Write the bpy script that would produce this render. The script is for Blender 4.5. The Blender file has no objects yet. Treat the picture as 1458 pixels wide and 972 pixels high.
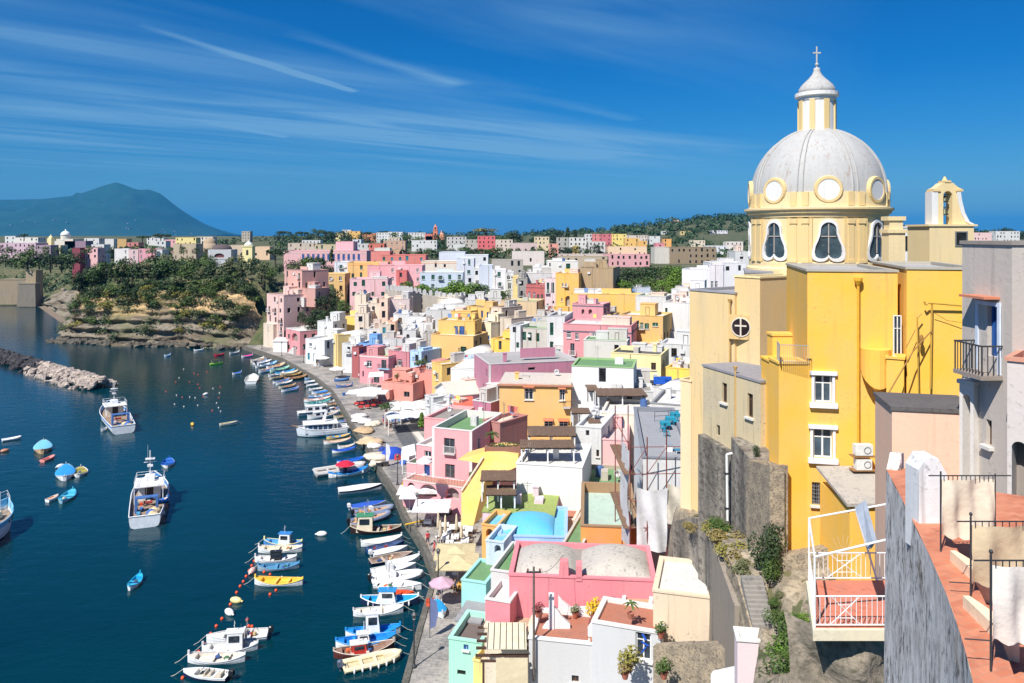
import bpy, math, random
from mathutils import Vector, Matrix, noise
R = math.radians
rnd = random.Random(7)
scene = bpy.context.scene
col = scene.collection
F, CX, CY, H0 = 1100.0, 729.0, 333.0, 37.0
CAM = Vector((0, 0, H0))
def ray(px, py):
 return Vector(((px - CX) / F, 1, (CY - py) / F))
def at(px, py, Y):
 d = ray(px, py); return CAM + d * (Y / d.y)
def onz(px, py, z):
 d = ray(px, py); return CAM + d * ((z - H0) / d.z)
def lin(c):
 out = []
 for v in c[:3]:
  v /= 255.0
  out.append(v / 12.92 if v <= .04045 else ((v + .055) / 1.055) ** 2.4)
 return out
MATS = {}
def newmat(key):
 m = bpy.data.materials.new(key); m.use_nodes = True
 nt = m.node_tree; b = nt.nodes['Principled BSDF']
 return m, nt, b
def N(nt, t, **kw):
 n = nt.nodes.new(t)
 for k, v in kw.items(): setattr(n, k, v)
 return n
def mixc(nt, fac, a, b, blend='MIX'):
 n = N(nt, 'ShaderNodeMix', data_type='RGBA', blend_type=blend)
 for sock, v in ((n.inputs[0], fac), (n.inputs[6], a), (n.inputs[7], b)):
  if hasattr(v, 'is_linked'): nt.links.new(v, sock)
  elif isinstance(v, (int, float)): sock.default_value = v
  else: sock.default_value = (*v[:3], 1)
 return n.outputs[2]
def ramp(nt, src, lo, hi):
 n = N(nt, 'ShaderNodeMapRange'); n.inputs[1].default_value = lo; n.inputs[2].default_value = hi
 nt.links.new(src, n.inputs[0]); return n.outputs[0]
def math_(nt, op, a, b=None):
 n = N(nt, 'ShaderNodeMath', operation=op)
 for i, v in enumerate((a, b)):
  if v is None: continue
  if hasattr(v, 'is_linked'): nt.links.new(v, n.inputs[i])
  else: n.inputs[i].default_value = v
 return n.outputs[0]
def noise_n(nt, scale, detail=3, vec=None, stretch=None, rough=.55):
 g = N(nt, 'ShaderNodeNewGeometry'); src = g.outputs['Position'] if vec is None else vec
 if stretch:
  mp = N(nt, 'ShaderNodeMapping'); mp.inputs['Scale'].default_value = stretch
  nt.links.new(src, mp.inputs[0]); src = mp.outputs[0]
 n = N(nt, 'ShaderNodeTexNoise'); n.inputs['Scale'].default_value = scale
 n.inputs['Detail'].default_value = detail; n.inputs['Roughness'].default_value = rough
 nt.links.new(src, n.inputs['Vector']); return n.outputs['Fac']
def bump(nt, b, h, strength, dist=.02):
 n = N(nt, 'ShaderNodeBump'); n.inputs['Strength'].default_value = strength; n.inputs['Distance'].default_value = dist
 nt.links.new(h, n.inputs['Height']); nt.links.new(n.outputs[0], b.inputs['Normal'])
def stucco(c, dirt=.35, rough=.9, grime=None):
 """painted render: cloudy fading, rain streaks and small chips, all with shapes of their own"""
 if min(c) > 186: c = tuple(int(v * .94) for v in c)
 key = 'stucco_%d_%d_%d_%d' % (*c, int(dirt * 100))
 if key in MATS: return MATS[key]
 m, nt, b = newmat(key); L = lin(c); lum = sum(L) / 3; L = [v * .9 + lum * .1 for v in L]
 a1 = noise_n(nt, .45, 5); a2 = noise_n(nt, 1.0, 5, stretch=(1.3, 1.3, .13)); a3 = noise_n(nt, 6.0, 4)
 lum = sum(L) / 3
 fade = [min(.85, v * .88 + lum * .12 + .012) for v in L]
 worn = [v * .66 + .26 * lum * .8 for v in L]
 g = grime and lin(grime) or [v * .42 + lum * .12 for v in L]
 c1 = mixc(nt, ramp(nt, a1, .35, .7), L, fade)
 a4 = noise_n(nt, .22, 6, rough=.65)
 c1 = mixc(nt, math_(nt, 'MULTIPLY', ramp(nt, a4, .50, .60), min(.85, dirt * .9)), c1, [min(.8, v * .72 + .16 * lum + .03) for v in L])
 c2 = mixc(nt, math_(nt, 'MULTIPLY', ramp(nt, a2, .50, .72), min(1, dirt * 1.6)), c1, worn)
 a5 = noise_n(nt, 2.6, 4, stretch=(1.5, 1.5, .07))
 c2 = mixc(nt, math_(nt, 'MULTIPLY', ramp(nt, a5, .58, .72), min(.8, dirt * 1.1)), c2, g)
 patch = math_(nt, 'MULTIPLY', ramp(nt, a3, .57, .70), ramp(nt, a1, .46, .62))
 c3 = mixc(nt, math_(nt, 'MULTIPLY', patch, min(1, dirt * 1.5)), c2, g)
 nt.links.new(c3, b.inputs['Base Color']); b.inputs['Roughness'].default_value = rough
 bump(nt, b, a3, .35, .03)
 MATS[key] = m; return m
def paint(c, rough=.5, metal=0, var=.1, spec=.5):
 key = 'paint_%d_%d_%d_%d_%d' % (*c, int(rough * 100), int(metal * 100))
 if key in MATS: return MATS[key]
 m, nt, b = newmat(key); L = lin(c)
 a = noise_n(nt, 2.5, 4)
 nt.links.new(mixc(nt, ramp(nt, a, .35, .7), [v * (1 - var) for v in L], [min(.9, v * (1 + var)) for v in L]), b.inputs['Base Color'])
 b.inputs['Roughness'].default_value = rough; b.inputs['Metallic'].default_value = metal
 MATS[key] = m; return m
def glass(c=(28, 38, 48), rough=.08):
 key = 'glass_%d_%d_%d' % c
 if key in MATS: return MATS[key]
 m, nt, b = newmat(key); L = lin(c); a = noise_n(nt, .9, 2)
 nt.links.new(mixc(nt, ramp(nt, a, .4, .6), L, [v * 1.7 + .01 for v in L]), b.inputs['Base Color'])
 b.inputs['Roughness'].default_value = rough; MATS[key] = m; return m
def fabric(c, rough=.95):
 key = 'fabric_%d_%d_%d' % c
 if key in MATS: return MATS[key]
 m, nt, b = newmat(key); L = lin(c); a = noise_n(nt, 1.6, 5)
 nt.links.new(mixc(nt, ramp(nt, a, .35, .7), [v * .82 for v in L], L), b.inputs['Base Color'])
 b.inputs['Roughness'].default_value = rough
 bump(nt, b, noise_n(nt, 5, 3), .4, .05); MATS[key] = m; return m
def foliage(c, c2, key):
 key = 'foliage_' + key
 if key in MATS: return MATS[key]
 m, nt, b = newmat(key)
 oi = N(nt, 'ShaderNodeObjectInfo'); a = noise_n(nt, .5, 3); e = noise_n(nt, 9, 2)
 f = math_(nt, 'ADD', math_(nt, 'MULTIPLY', oi.outputs['Random'], .45), math_(nt, 'MULTIPLY', ramp(nt, a, .35, .65), .35))
 f = math_(nt, 'ADD', f, math_(nt, 'MULTIPLY', ramp(nt, e, .4, .65), .35))
 nt.links.new(mixc(nt, f, lin(c), lin(c2)), b.inputs['Base Color']); b.inputs['Roughness'].default_value = .65
 MATS[key] = m; return m
def wood(c, key):
 key = 'wood_' + key
 if key in MATS: return MATS[key]
 m, nt, b = newmat(key); L = lin(c); a = noise_n(nt, 7, 5, stretch=(.25, 2, 2)); d = noise_n(nt, 3, 3)
 k = mixc(nt, ramp(nt, a, .35, .68), [v * .45 for v in L], [min(.8, v * 1.25) for v in L])
 nt.links.new(mixc(nt, ramp(nt, d, .4, .75), k, [v * .75 + .03 for v in L]), b.inputs['Base Color'])
 b.inputs['Roughness'].default_value = .85; bump(nt, b, a, .6, .03); MATS[key] = m; return m
def rock(c1, c2, c3, key, scale=.25, strata=None):
 key = 'rock_' + key
 if key in MATS: return MATS[key]
 m, nt, b = newmat(key)
 a = noise_n(nt, scale, 6, stretch=strata); d = noise_n(nt, scale * 5, 6); e = noise_n(nt, scale * .5, 3)
 k = mixc(nt, ramp(nt, a, .38, .62), lin(c1), lin(c2))
 k = mixc(nt, math_(nt, 'MULTIPLY', ramp(nt, d, .48, .66), .8), k, lin(c3))
 nt.links.new(k, b.inputs['Base Color']); b.inputs['Roughness'].default_value = .95
 bump(nt, b, d, .9, .5 / max(.2, scale * 5)); MATS[key] = m; return m
class MB:
 def __init__(s): s.v = []; s.f = []; s.mi = []; s.sm = []; s.M = None; s.cur = 0; s.smooth = False
 def add(s, vs, fs):
  o = len(s.v); M = s.M
  for p in vs:
   s.v.append(tuple(M @ Vector(p)) if M else tuple(p))
  for f in fs:
   s.f.append(tuple(o + i for i in f)); s.mi.append(s.cur); s.sm.append(s.smooth)
  return s
 def box(s, x0, x1, y0, y1, z0, z1):
  return s.add([(x0, y0, z0), (x1, y0, z0), (x1, y1, z0), (x0, y1, z0), (x0, y0, z1), (x1, y0, z1), (x1, y1, z1), (x0, y1, z1)],
                     [(0, 3, 2, 1), (4, 5, 6, 7), (0, 1, 5, 4), (1, 2, 6, 5), (2, 3, 7, 6), (3, 0, 4, 7)])
 def quad(s, a, b, c, d): return s.add([a, b, c, d], [(0, 1, 2, 3)])
 def prism(s, pts, z0, z1):
  n = len(pts)
  return s.add([(x, y, z0) for x, y in pts] + [(x, y, z1) for x, y in pts],
                     [tuple(range(n))[::-1], tuple(range(n, 2 * n))] + [(i, (i + 1) % n, n + (i + 1) % n, n + i) for i in range(n)])
 def slab(s, pts, d):
  """closed outline of 3-D points extruded along d"""
  n = len(pts); d = Vector(d)
  return s.add([Vector(p) for p in pts] + [Vector(p) + d for p in pts],
                     [tuple(range(n))[::-1], tuple(range(n, 2 * n))] + [(i, (i + 1) % n, n + (i + 1) % n, n + i) for i in range(n)])
 def tube(s, p, q, r, n=6, r2=None):
  p = Vector(p); q = Vector(q); d = (q - p)
  if d.length < 1e-6: return s
  d.normalize(); u = d.orthogonal().normalized(); w = d.cross(u); r2 = r if r2 is None else r2
  vs = []
  for P, rr in ((p, r), (q, r2)):
   for i in range(n):
    a = 2 * math.pi * i / n; vs.append(P + (u * math.cos(a) + w * math.sin(a)) * rr)
  return s.add(vs, [(i, (i + 1) % n, n + (i + 1) % n, n + i) for i in range(n)] + [tuple(range(n))[::-1], tuple(range(n, 2 * n))])
 def path(s, pts, r, n=6):
  for a, b in zip(pts, pts[1:]): s.tube(a, b, r, n)
  return s
 def lathe(s, prof, n=16, c=(0, 0, 0), a0=0, a1=2 * math.pi, caps=True):
  full = abs(a1 - a0 - 2 * math.pi) < 1e-6; m = n if full else n + 1
  vs = []; fs = []
  for r, z in prof:
   for i in range(m):
    a = a0 + (a1 - a0) * i / n; vs.append((c[0] + r * math.cos(a), c[1] + r * math.sin(a), c[2] + z))
  for j in range(len(prof) - 1):
   for i in range(n):
    k = (i + 1) % m; fs.append((j * m + i, j * m + k, (j + 1) * m + k, (j + 1) * m + i))
  if caps and full:
   fs.append(tuple(range(m))[::-1]); fs.append(tuple((len(prof) - 1) * m + i for i in range(m)))
  return s.add(vs, fs)
 def blob(s, c, r, seg=8, rings=5, jit=0, rs=None):
  rs = rs or rnd; prof = []
  vs = [(c[0], c[1], c[2] - r[2])]; fs = []
  for j in range(1, rings):
   t = math.pi * j / rings
   for i in range(seg):
    a = 2 * math.pi * i / seg; k = 1 + rs.uniform(-jit, jit)
    vs.append((c[0] + r[0] * math.sin(t) * math.cos(a) * k, c[1] + r[1] * math.sin(t) * math.sin(a) * k, c[2] - r[2] * math.cos(t) * k))
  vs.append((c[0], c[1], c[2] + r[2])); top = len(vs) - 1
  for i in range(seg):
   fs.append((0, 1 + (i + 1) % seg, 1 + i)); b = 1 + (rings - 2) * seg
   fs.append((top, b + i, b + (i + 1) % seg))
  for j in range(rings - 2):
   for i in range(seg):
    k = (i + 1) % seg; o = 1 + j * seg
    fs.append((o + i, o + k, o + seg + k, o + seg + i))
  return s.add(vs, fs)
 def mesh(s, name, mats):
  me = bpy.data.meshes.new(name); me.from_pydata(s.v, [], s.f)
  for m in (mats if isinstance(mats, (list, tuple)) else [mats]): me.materials.append(m)
  me.polygons.foreach_set('material_index', s.mi); me.polygons.foreach_set('use_smooth', s.sm)
  me.update(); return me
 def build(s, name, mats, parent=None):
  if not s.f: return None
  return link(name, s.mesh(name, mats), parent)
def link(name, data, parent=None):
 o = bpy.data.objects.new(name, data); col.objects.link(o)
 if parent: o.parent = parent
 return o
def empty(name, loc, rz=0):
 o = bpy.data.objects.new(name, None); col.objects.link(o); o.location = loc; o.rotation_euler[2] = rz
 o.empty_display_size = .5; return o
def tag(o, label, cat, group=None):
 o['label'] = label; o['category'] = cat
 if group: o['group'] = group
 return o
def setting(o, kind='structure'): o['kind'] = kind; return o
def copy_tree(o, parent=None):
 c = o.copy(); col.objects.link(c)
 if parent: c.parent = parent
 for ch in list(o.children): copy_tree(ch, c)
 return c
COAST = [(-8.4, -60)] + [tuple(onz(*q, 1.2))[:2] for q in ((572, 972), (595, 890), (617, 816), (598, 770), (575, 735), (560, 700), (540, 670), (525, 640), (497, 600), (480, 570), (470, 555), (445, 535), (400, 510), (345, 492), (300, 489), (250, 487), (200, 487), (150, 486), (80, 482))] + [
         (-168, 290), (-185, 324), (-244, 400), (-286, 431), (-420, 455), (-900, 520)]
LAND = COAST + [(-1600, 900), (-2000, 2500), (3200, 2500), (3200, -60)]
def inside(x, y):
 c = False; n = len(LAND); j = n - 1
 for i in range(n):
  xi, yi = LAND[i]; xj, yj = LAND[j]
  if (yi > y) != (yj > y) and x < (xj - xi) * (y - yi) / (yj - yi) + xi: c = not c
  j = i
 return c
def coast_dist(x, y):
 best = 1e18; bi = 0
 for i in range(len(COAST) - 1):
  ax, ay = COAST[i]; bx, by = COAST[i + 1]; dx, dy = bx - ax, by - ay
  t = max(0, min(1, ((x - ax) * dx + (y - ay) * dy) / (dx * dx + dy * dy)))
  q = (x - ax - dx * t) ** 2 + (y - ay - dy * t) ** 2
  if q < best: best = q; bi = i + t
 return math.sqrt(best), bi
def sst(x, a, b):
 t = max(0, min(1, (x - a) / (b - a))); return t * t * (3 - 2 * t)
def interp(x, xs, ys):
 if x <= xs[0]: return ys[0]
 for i in range(len(xs) - 1):
  if x <= xs[i + 1]: return ys[i] + (ys[i + 1] - ys[i]) * (x - xs[i]) / (xs[i + 1] - xs[i])
 return ys[-1]
CT = [at(px, py, Y) for px, py, Y in [(1000, 742, 53.5), (985, 742, 55.5), (1015, 752, 50), (1030, 765, 46.5), (1055, 800, 43), (1068, 815, 41.4), (1090, 812, 41), (1095, 790, 41.6), (1074, 852, 40.2), (1080, 876, 39.4), (1086, 902, 38.6), (1094, 930, 37.6),
      (1080, 775, 43.5), (1104, 775, 41.3), (1118, 790, 41.2), (1150, 788, 41), (1190, 782, 40.6), (1235, 775, 40.2), (1280, 770, 39.5), (1102, 838, 40), (1125, 840, 39.6), (1150, 834, 38.8), (1190, 830, 38), (1230, 820, 37.4), (1120, 862, 38.8), (1145, 878, 37), (1110, 892, 37.8), (1120, 912, 36.8), (1140, 930, 35), (1112, 940, 36), (1130, 968, 33.5), (1170, 965, 31), (1220, 945, 29), (1290, 900, 29), (1330, 830, 31)]]
ST0, ST1 = at(1070, 820, 40.6), at(1091, 908, 38)
LOWL = [(at(*q).x, q[2]) for q in ((950, 742, 60), (962, 742, 57), (985, 736, 55), (1006, 742, 51.5), (1013, 768, 46.5), (1046, 862, 40.4), (1066, 902, 38.2), (1072, 922, 37), (1060, 972, 33), (1000, 972, 28))]
def near_h(x, y):
 sw = 0; sz = 0
 for p in CT:
  d2 = (p.x - x) ** 2 + (p.y - y) ** 2; w = math.exp(-d2 / 5.5) + 1e-3 / (d2 + 2) ** 2; sw += w; sz += w * p.z
 z = sz / sw
 xl = interp(-y, [-q[1] for q in LOWL], [q[0] for q in LOWL])
 z = 5.5 + (z - 5.5) * sst(x, xl - .25, xl + .35)
 dx, dy = ST1.x - ST0.x, ST1.y - ST0.y; t = ((x - ST0.x) * dx + (y - ST0.y) * dy) / (dx * dx + dy * dy)
 if -.1 < t < 1.1:
  q = math.hypot(x - ST0.x - dx * t, y - ST0.y - dy * t); zs = ST0.z + (ST1.z - ST0.z) * t - .7; z = z + (min(z, zs) - z) * (1 - sst(q, .7, 1.25))
 return z
def ground(x, y):
 if not inside(x, y):
  d, _ = coast_dist(x, y); return -4 - min(6, d * .2)
 d, i = coast_dist(x, y)
 if i < 14:                                   # the harbour slope
  ye = interp(y, [40, 60, 75, 120, 200, 240], [20, 20, 70, 105, 88, 70])
  P = interp(y, [40, 80, 110, 150, 200, 240, 300], [20, 17, 12, 9.5, 10.5, 12.5, 15.5])
  st = interp(y, [60, 90, 130, 180, 220], [15, 16, 22, 20, 9])
  h = .9 + P * sst(d, st, st + ye)
  if 20 < y < 66 and x > 9.5:
   k = sst(x, 9.5, 10.5) * (1 - sst(y, 58, 66))
   h = h * (1 - k) + near_h(x, y) * k
 else:
  P = interp(i, [14, 15, 18, 19, 21, 23, 24], [20, 22, 22, 21, 17, 15, 15])
  w = interp(i, [14, 18, 20, 22, 25], [20, 20, 30, 34, 60])
  h = -5 + (P + 5) * sst(d, 6 if i < 20.5 else 4, (11 if i < 20.5 else w + 4)) if i > 14.3 else -.4 + P * sst(d, -2, 26)
 if y > 240:
  t = sst(y, 240, 330)
  far = interp(y, [240, 300, 480, 700, 1000, 1500], [13.5, 17.5, 21, 23.5, 28, 30.5]) + 2 * noise.noise((x * .006, y * .006, 3))
  far += 38 * math.exp(-(((x - 430) / 230) ** 2 + ((y - 1500) / 420) ** 2)) + 6 * math.exp(-(((x + 130) / 260) ** 2 + ((y - 1250) / 300) ** 2))
  if d > 40 or i < 14: h = h + (far - h) * t * sst(d, 25, 120)
 return h
cam = bpy.data.cameras.new('Camera'); co = bpy.data.objects.new('Camera', cam); col.objects.link(co)
co.location = CAM; co.rotation_euler = (math.pi / 2, 0, 0); cam.shift_y = (CY - 486) / 1458
cam.sensor_width = 36; cam.lens = 36 * F / 1458; cam.clip_end = 60000; cam.clip_start = .2
scene.camera = co
ELEV = R(50); SX, SY = -.56, -.83
sl = math.hypot(SX, SY); SX, SY = SX / sl, SY / sl
sun = bpy.data.lights.new('Sun', 'SUN'); so = bpy.data.objects.new('Sun', sun); col.objects.link(so)
sun.energy = 4.6; sun.angle = R(.5); sun.color = (1, .955, .88)
sd = Vector((SX * math.cos(ELEV), SY * math.cos(ELEV), math.sin(ELEV)))
so.rotation_euler = sd.to_track_quat('Z', 'Y').to_euler(); so.location = (0, 0, 100)
w = bpy.data.worlds.new('World'); scene.world = w; w.use_nodes = True
nt = w.node_tree; bg = nt.nodes['Background']
sky = N(nt, 'ShaderNodeTexSky', sky_type='NISHITA'); sky.sun_disc = False
sky.sun_elevation = ELEV; sky.sun_rotation = math.atan2(SX, SY); sky.altitude = 50; sky.air_density = 1.0; sky.dust_density = .25; sky.ozone_density = 4.0
hs = N(nt, 'ShaderNodeHueSaturation'); hs.inputs['Saturation'].default_value = 1.3; hs.inputs['Hue'].default_value = .487
hs.inputs['Value'].default_value = .8
nt.links.new(sky.outputs[0], hs.inputs['Color'])
tc = N(nt, 'ShaderNodeTexCoord'); sep = N(nt, 'ShaderNodeSeparateXYZ'); nt.links.new(tc.outputs['Generated'], sep.inputs[0])
dz = math_(nt, 'MAXIMUM', sep.outputs[2], .012)
u0 = math_(nt, 'DIVIDE', sep.outputs[0], dz); v0 = math_(nt, 'DIVIDE', sep.outputs[1], dz)     # where the ray meets the cirrus sheet, in sheet heights
AZ = R(47)                                                                                   # the streaks run towards this bearing
along = math_(nt, 'ADD', math_(nt, 'MULTIPLY', u0, math.sin(AZ)), math_(nt, 'MULTIPLY', v0, math.cos(AZ)))
across = math_(nt, 'SUBTRACT', math_(nt, 'MULTIPLY', u0, math.cos(AZ)), math_(nt, 'MULTIPLY', v0, math.sin(AZ)))
def cirrus(sa, sc, seed, lo, hi, detail=5, dist=0.6):
 cb = N(nt, 'ShaderNodeCombineXYZ')
 nt.links.new(math_(nt, 'MULTIPLY', along, sa), cb.inputs[0]); nt.links.new(math_(nt, 'MULTIPLY', across, sc), cb.inputs[1]); cb.inputs[2].default_value = seed
 n = N(nt, 'ShaderNodeTexNoise'); n.inputs['Scale'].default_value = 1; n.inputs['Detail'].default_value = detail; n.inputs['Distortion'].default_value = dist
 nt.links.new(cb.outputs[0], n.inputs['Vector']); return ramp(nt, n.outputs['Fac'], lo, hi)
c_a = cirrus(.10, .55, 3.3, .42, .72); c_b = cirrus(.3, 1.3, 8.1, .2, .8, 5, 1.6)
band = math_(nt, 'MULTIPLY', c_a, c_b)
def streak(a0, a1, c0, wid, slope=0):
 """a condensation trail: a narrow strip of the sheet between two distances along its bearing"""
 t = ramp(nt, along, a0, a1); t = math_(nt, 'MULTIPLY', t, ramp(nt, along, a1, a1 - (a1 - a0) * .08))
 cc = math_(nt, 'SUBTRACT', math_(nt, 'SUBTRACT', across, c0), math_(nt, 'MULTIPLY', math_(nt, 'SUBTRACT', along, a0), slope))
 d = math_(nt, 'ABSOLUTE', cc); wv = math_(nt, 'MULTIPLY', math_(nt, 'ADD', .35, c_b), wid)
 s = math_(nt, 'SUBTRACT', 1, math_(nt, 'DIVIDE', d, wv)); s = math_(nt, 'MAXIMUM', s, 0)
 return math_(nt, 'MULTIPLY', s, math_(nt, 'POWER', t, .6))
def sheet(px, py):
 d = ray(px, py); k = d.x / d.z, d.y / d.z
 return k[0] * math.sin(AZ) + k[1] * math.cos(AZ), k[0] * math.cos(AZ) - k[1] * math.sin(AZ)
def trail(p, q, wid):
 (a0, c0), (a1, c1) = sheet(*p), sheet(*q)
 if a0 > a1: a0, c0, a1, c1 = a1, c1, a0, c0
 return streak(a0, a1, c0, wid, (c1 - c0) / (a1 - a0))
dens = math_(nt, 'ADD', math_(nt, 'MULTIPLY', band, .9), math_(nt, 'MULTIPLY', trail((195, 34), (508, 131), .085), 1.0))
dens = math_(nt, 'ADD', dens, math_(nt, 'MULTIPLY', trail((405, 45), (660, 122), .16), .45))
dens = math_(nt, 'ADD', dens, math_(nt, 'MULTIPLY', trail((-60, 140), (880, 225), 1.1), .6))
dens = math_(nt, 'ADD', dens, math_(nt, 'MULTIPLY', trail((300, 140), (1090, 212), .7), .6))
dens = math_(nt, 'ADD', dens, math_(nt, 'MULTIPLY', trail((285, 172), (410, 196), .18), .5))
dens = math_(nt, 'ADD', dens, math_(nt, 'MULTIPLY', trail((700, 125), (905, 172), .2), .25))
low = ramp(nt, sep.outputs[2], .05, .10)
low2 = math_(nt, 'MULTIPLY', ramp(nt, sep.outputs[2], .5, .35), ramp(nt, sep.outputs[0], .42, .1))
dens = math_(nt, 'MULTIPLY', math_(nt, 'MULTIPLY', dens, low), low2)
dens = math_(nt, 'MINIMUM', dens, .62)
tint = mixc(nt, 1.0, hs.outputs[0], mixc(nt, ramp(nt, sep.outputs[2], .0, .2), (.40, .60, .80), (.10, .53, .93)), 'MULTIPLY')
skyc = mixc(nt, dens, tint, (2.1, 4.0, 5.8))
nt.links.new(skyc, bg.inputs['Color']); bg.inputs['Strength'].default_value = .085
scene.view_settings.view_transform = 'Standard'; scene.view_settings.look = 'None'; scene.view_settings.gamma = 1; scene.view_settings.exposure = .56
scene.view_settings.use_curve_mapping = False
scene.render.engine = 'CYCLES'; scene.cycles.use_denoising = True; scene.cycles.max_bounces = 6
scene.cycles.diffuse_bounces = 3; scene.cycles.glossy_bounces = 3; scene.cycles.transparent_max_bounces = 8; scene.cycles.volume_bounces = 0
m_soil = rock((70, 84, 50), (104, 98, 70), (52, 70, 38), 'soil', .12)
mb = MB(); mb.smooth = True
NR, NC = 210, 200
rows = [22 * (2600 / 22) ** (i / NR) for i in range(NR + 1)]
vs = []; fs = []
for Y in rows:
 for j in range(NC + 1):
  a = -1.1 + 2.2 * j / NC; x = Y * a
  vs.append((x, Y, ground(x, Y)))
for i in range(NR):
 for j in range(NC):
  o = i * (NC + 1) + j; fs.append((o, o + 1, o + NC + 2, o + NC + 1))
fs = [f for f in fs if max(vs[k][2] for k in f) > -3.5]
mb.add(vs, fs); ter = setting(mb.build('terrain', m_soil))
m_hill = rock((170, 156, 134), (132, 122, 106), (104, 96, 80), 'hill', .9)
mb = MB(); mb.smooth = True; n = 150
vs = []; fs = []
for i in range(n + 1):
 for j in range(n + 1):
  x = 8.5 + 22 * j / n; y = 23 + 42 * i / n
  z = ground(x, y) + .05 + .16 * noise.noise((x * .9, y * .9, 1)) + .14 * noise.noise((x * 3, y * 3, 5))
  vs.append((x, y, z if 0 < j < n and i < n else z - 1.5))
for i in range(n):
 for j in range(n):
  o = i * (n + 1) + j; fs.append((o, o + 1, o + n + 2, o + n + 1))
mb.add(vs, fs); setting(mb.build('hillside', m_hill))
m_sea, nt2, b = newmat('sea')
n1 = noise_n(nt2, .35, 3, stretch=(1, 1.6, 1)); n2 = noise_n(nt2, 1.6, 3, stretch=(1, 2.2, 1)); n3 = noise_n(nt2, .02, 3)
nt2.links.new(mixc(nt2, ramp(nt2, n3, .35, .7), (.0003, .023, .036), (.0006, .035, .050)), b.inputs['Base Color'])
b.inputs['Specular Tint'].default_value = (.35, .95, 1, 1); b.inputs['Roughness'].default_value = .04; b.inputs['IOR'].default_value = 1.33
hsum = math_(nt2, 'ADD', math_(nt2, 'MULTIPLY', n1, 1.0), math_(nt2, 'MULTIPLY', n2, .3))
bump(nt2, b, hsum, .28, .30)
mb = MB(); mb.quad((-30000, -300, 0), (30000, -300, 0), (30000, 40000, 0), (-30000, 40000, 0)); setting(mb.build('sea', m_sea))
m_mtn = rock((16, 58, 50), (26, 70, 54), (40, 70, 60), 'mountain', .0016)
RID = [(-420, 318), (-200, 305), (-60, 292), (0, 284), (60, 283), (105, 278), (108, 273), (115, 275), (150, 263), (166, 259), (178, 263), (190, 268), (200, 270), (212, 269), (228, 275), (255, 296), (280, 313), (300, 323), (322, 333)]
mb = MB(); mb.smooth = True; YM = 11500.0
def ridge(px): return interp(px, [r[0] for r in RID], [r[1] for r in RID])
vs = []; fs = []; nc, nr = 150, 44
for i in range(nr + 1):
 t = i / nr
 for j in range(nc + 1):
  px = -420 + 742 * j / nc
  X = (px - CX) / F * YM
  top = max(0, (CY - ridge(px)) / F * YM + H0) * 1.0
  s = 1 - abs(2 * t - 1); Y = YM + (t - .5) * 5600
  nz = noise.fractal((X * .0009, Y * .0009, 0), 1, 2, 5)
  prof = s ** 1.1; gully = 1 - .5 * abs(nz) * (1 - s ** 5)
  z = top * prof * gully * (1 + .06 * nz * (1 - s)) - 12 * (1 - s) - 3
  vs.append((X * (1 + (Y - YM) / YM * .35), Y, z))
for i in range(nr):
 for j in range(nc):
  o = i * (nc + 1) + j; fs.append((o, o + 1, o + nc + 2, o + nc + 1))
mb.add(vs, fs); setting(mb.build('mountain', m_mtn))
HZ = 1
if HZ:
 m = bpy.data.materials.new('haze'); m.use_nodes = True; nth = m.node_tree
 nth.nodes.remove(nth.nodes['Principled BSDF']); pv = N(nth, 'ShaderNodeVolumePrincipled')
 pv.inputs['Color'].default_value = (.02, .42, .98, 1); pv.inputs['Density'].default_value = 4.4e-5; pv.inputs['Anisotropy'].default_value = .0
 nth.links.new(pv.outputs[0], nth.nodes['Material Output'].inputs['Volume'])
 mb = MB(); mb.box(-30500, 30500, -400, 40500, -12, 860); setting(mb.build('haze', m), 'stuff')
m = MB(); rw = random.Random(5)
for i in range(170):
 px = rw.gauss(60, 60) if i % 3 else rw.uniform(-100, 260); row = 334 - abs(rw.gauss(0, 5)) if i % 14 else rw.uniform(312, 325)
 if row < ridge(px) + 12: continue
 Y = 9500; x = (px - CX) / F * Y; z = H0 + (333 - row) / F * Y; a_ = rw.uniform(5, 12); m.box(x - a_, x + a_, Y, Y + 20, z - 10, z + rw.uniform(1, 5))
setting(m.build('distant_town', stucco((120, 126, 130), .1)), 'stuff')
WIN = {}
GREEN, BLUE, WHITE, GREYF, BROWN, DARK, TEAL = (24, 84, 66), (36, 84, 150), (228, 228, 224), (120, 122, 124), (92, 66, 48), (40, 42, 44), (50, 130, 140)
STY = {  # frame colour, glass, shutters colour or None, sill
 'w': (WHITE, (34, 44, 54), None, 1), 'g': (WHITE, (30, 40, 46), GREEN, 1), 'b': (WHITE, (32, 48, 70), BLUE, 1), 'd': (GREYF, (22, 24, 28), None, 0),
 'k': (BROWN, (24, 26, 28), None, 1), 'n': (GREYF, (36, 44, 50), (110, 92, 70), 1), 'W': (WHITE, (60, 74, 84), None, 1), 'o': (DARK, (16, 16, 18), None, 0),
 'D': (BROWN, (44, 34, 28), None, 0), 'G': (GREEN, (26, 64, 52), None, 0), 'B': (BLUE, (30, 66, 120), None, 0), 'T': (TEAL, (46, 112, 124), None, 0), 'R': (GREYF, (52, 54, 58), None, 0), 'I': (GREYF, (30, 34, 40), None, 1)}
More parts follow.
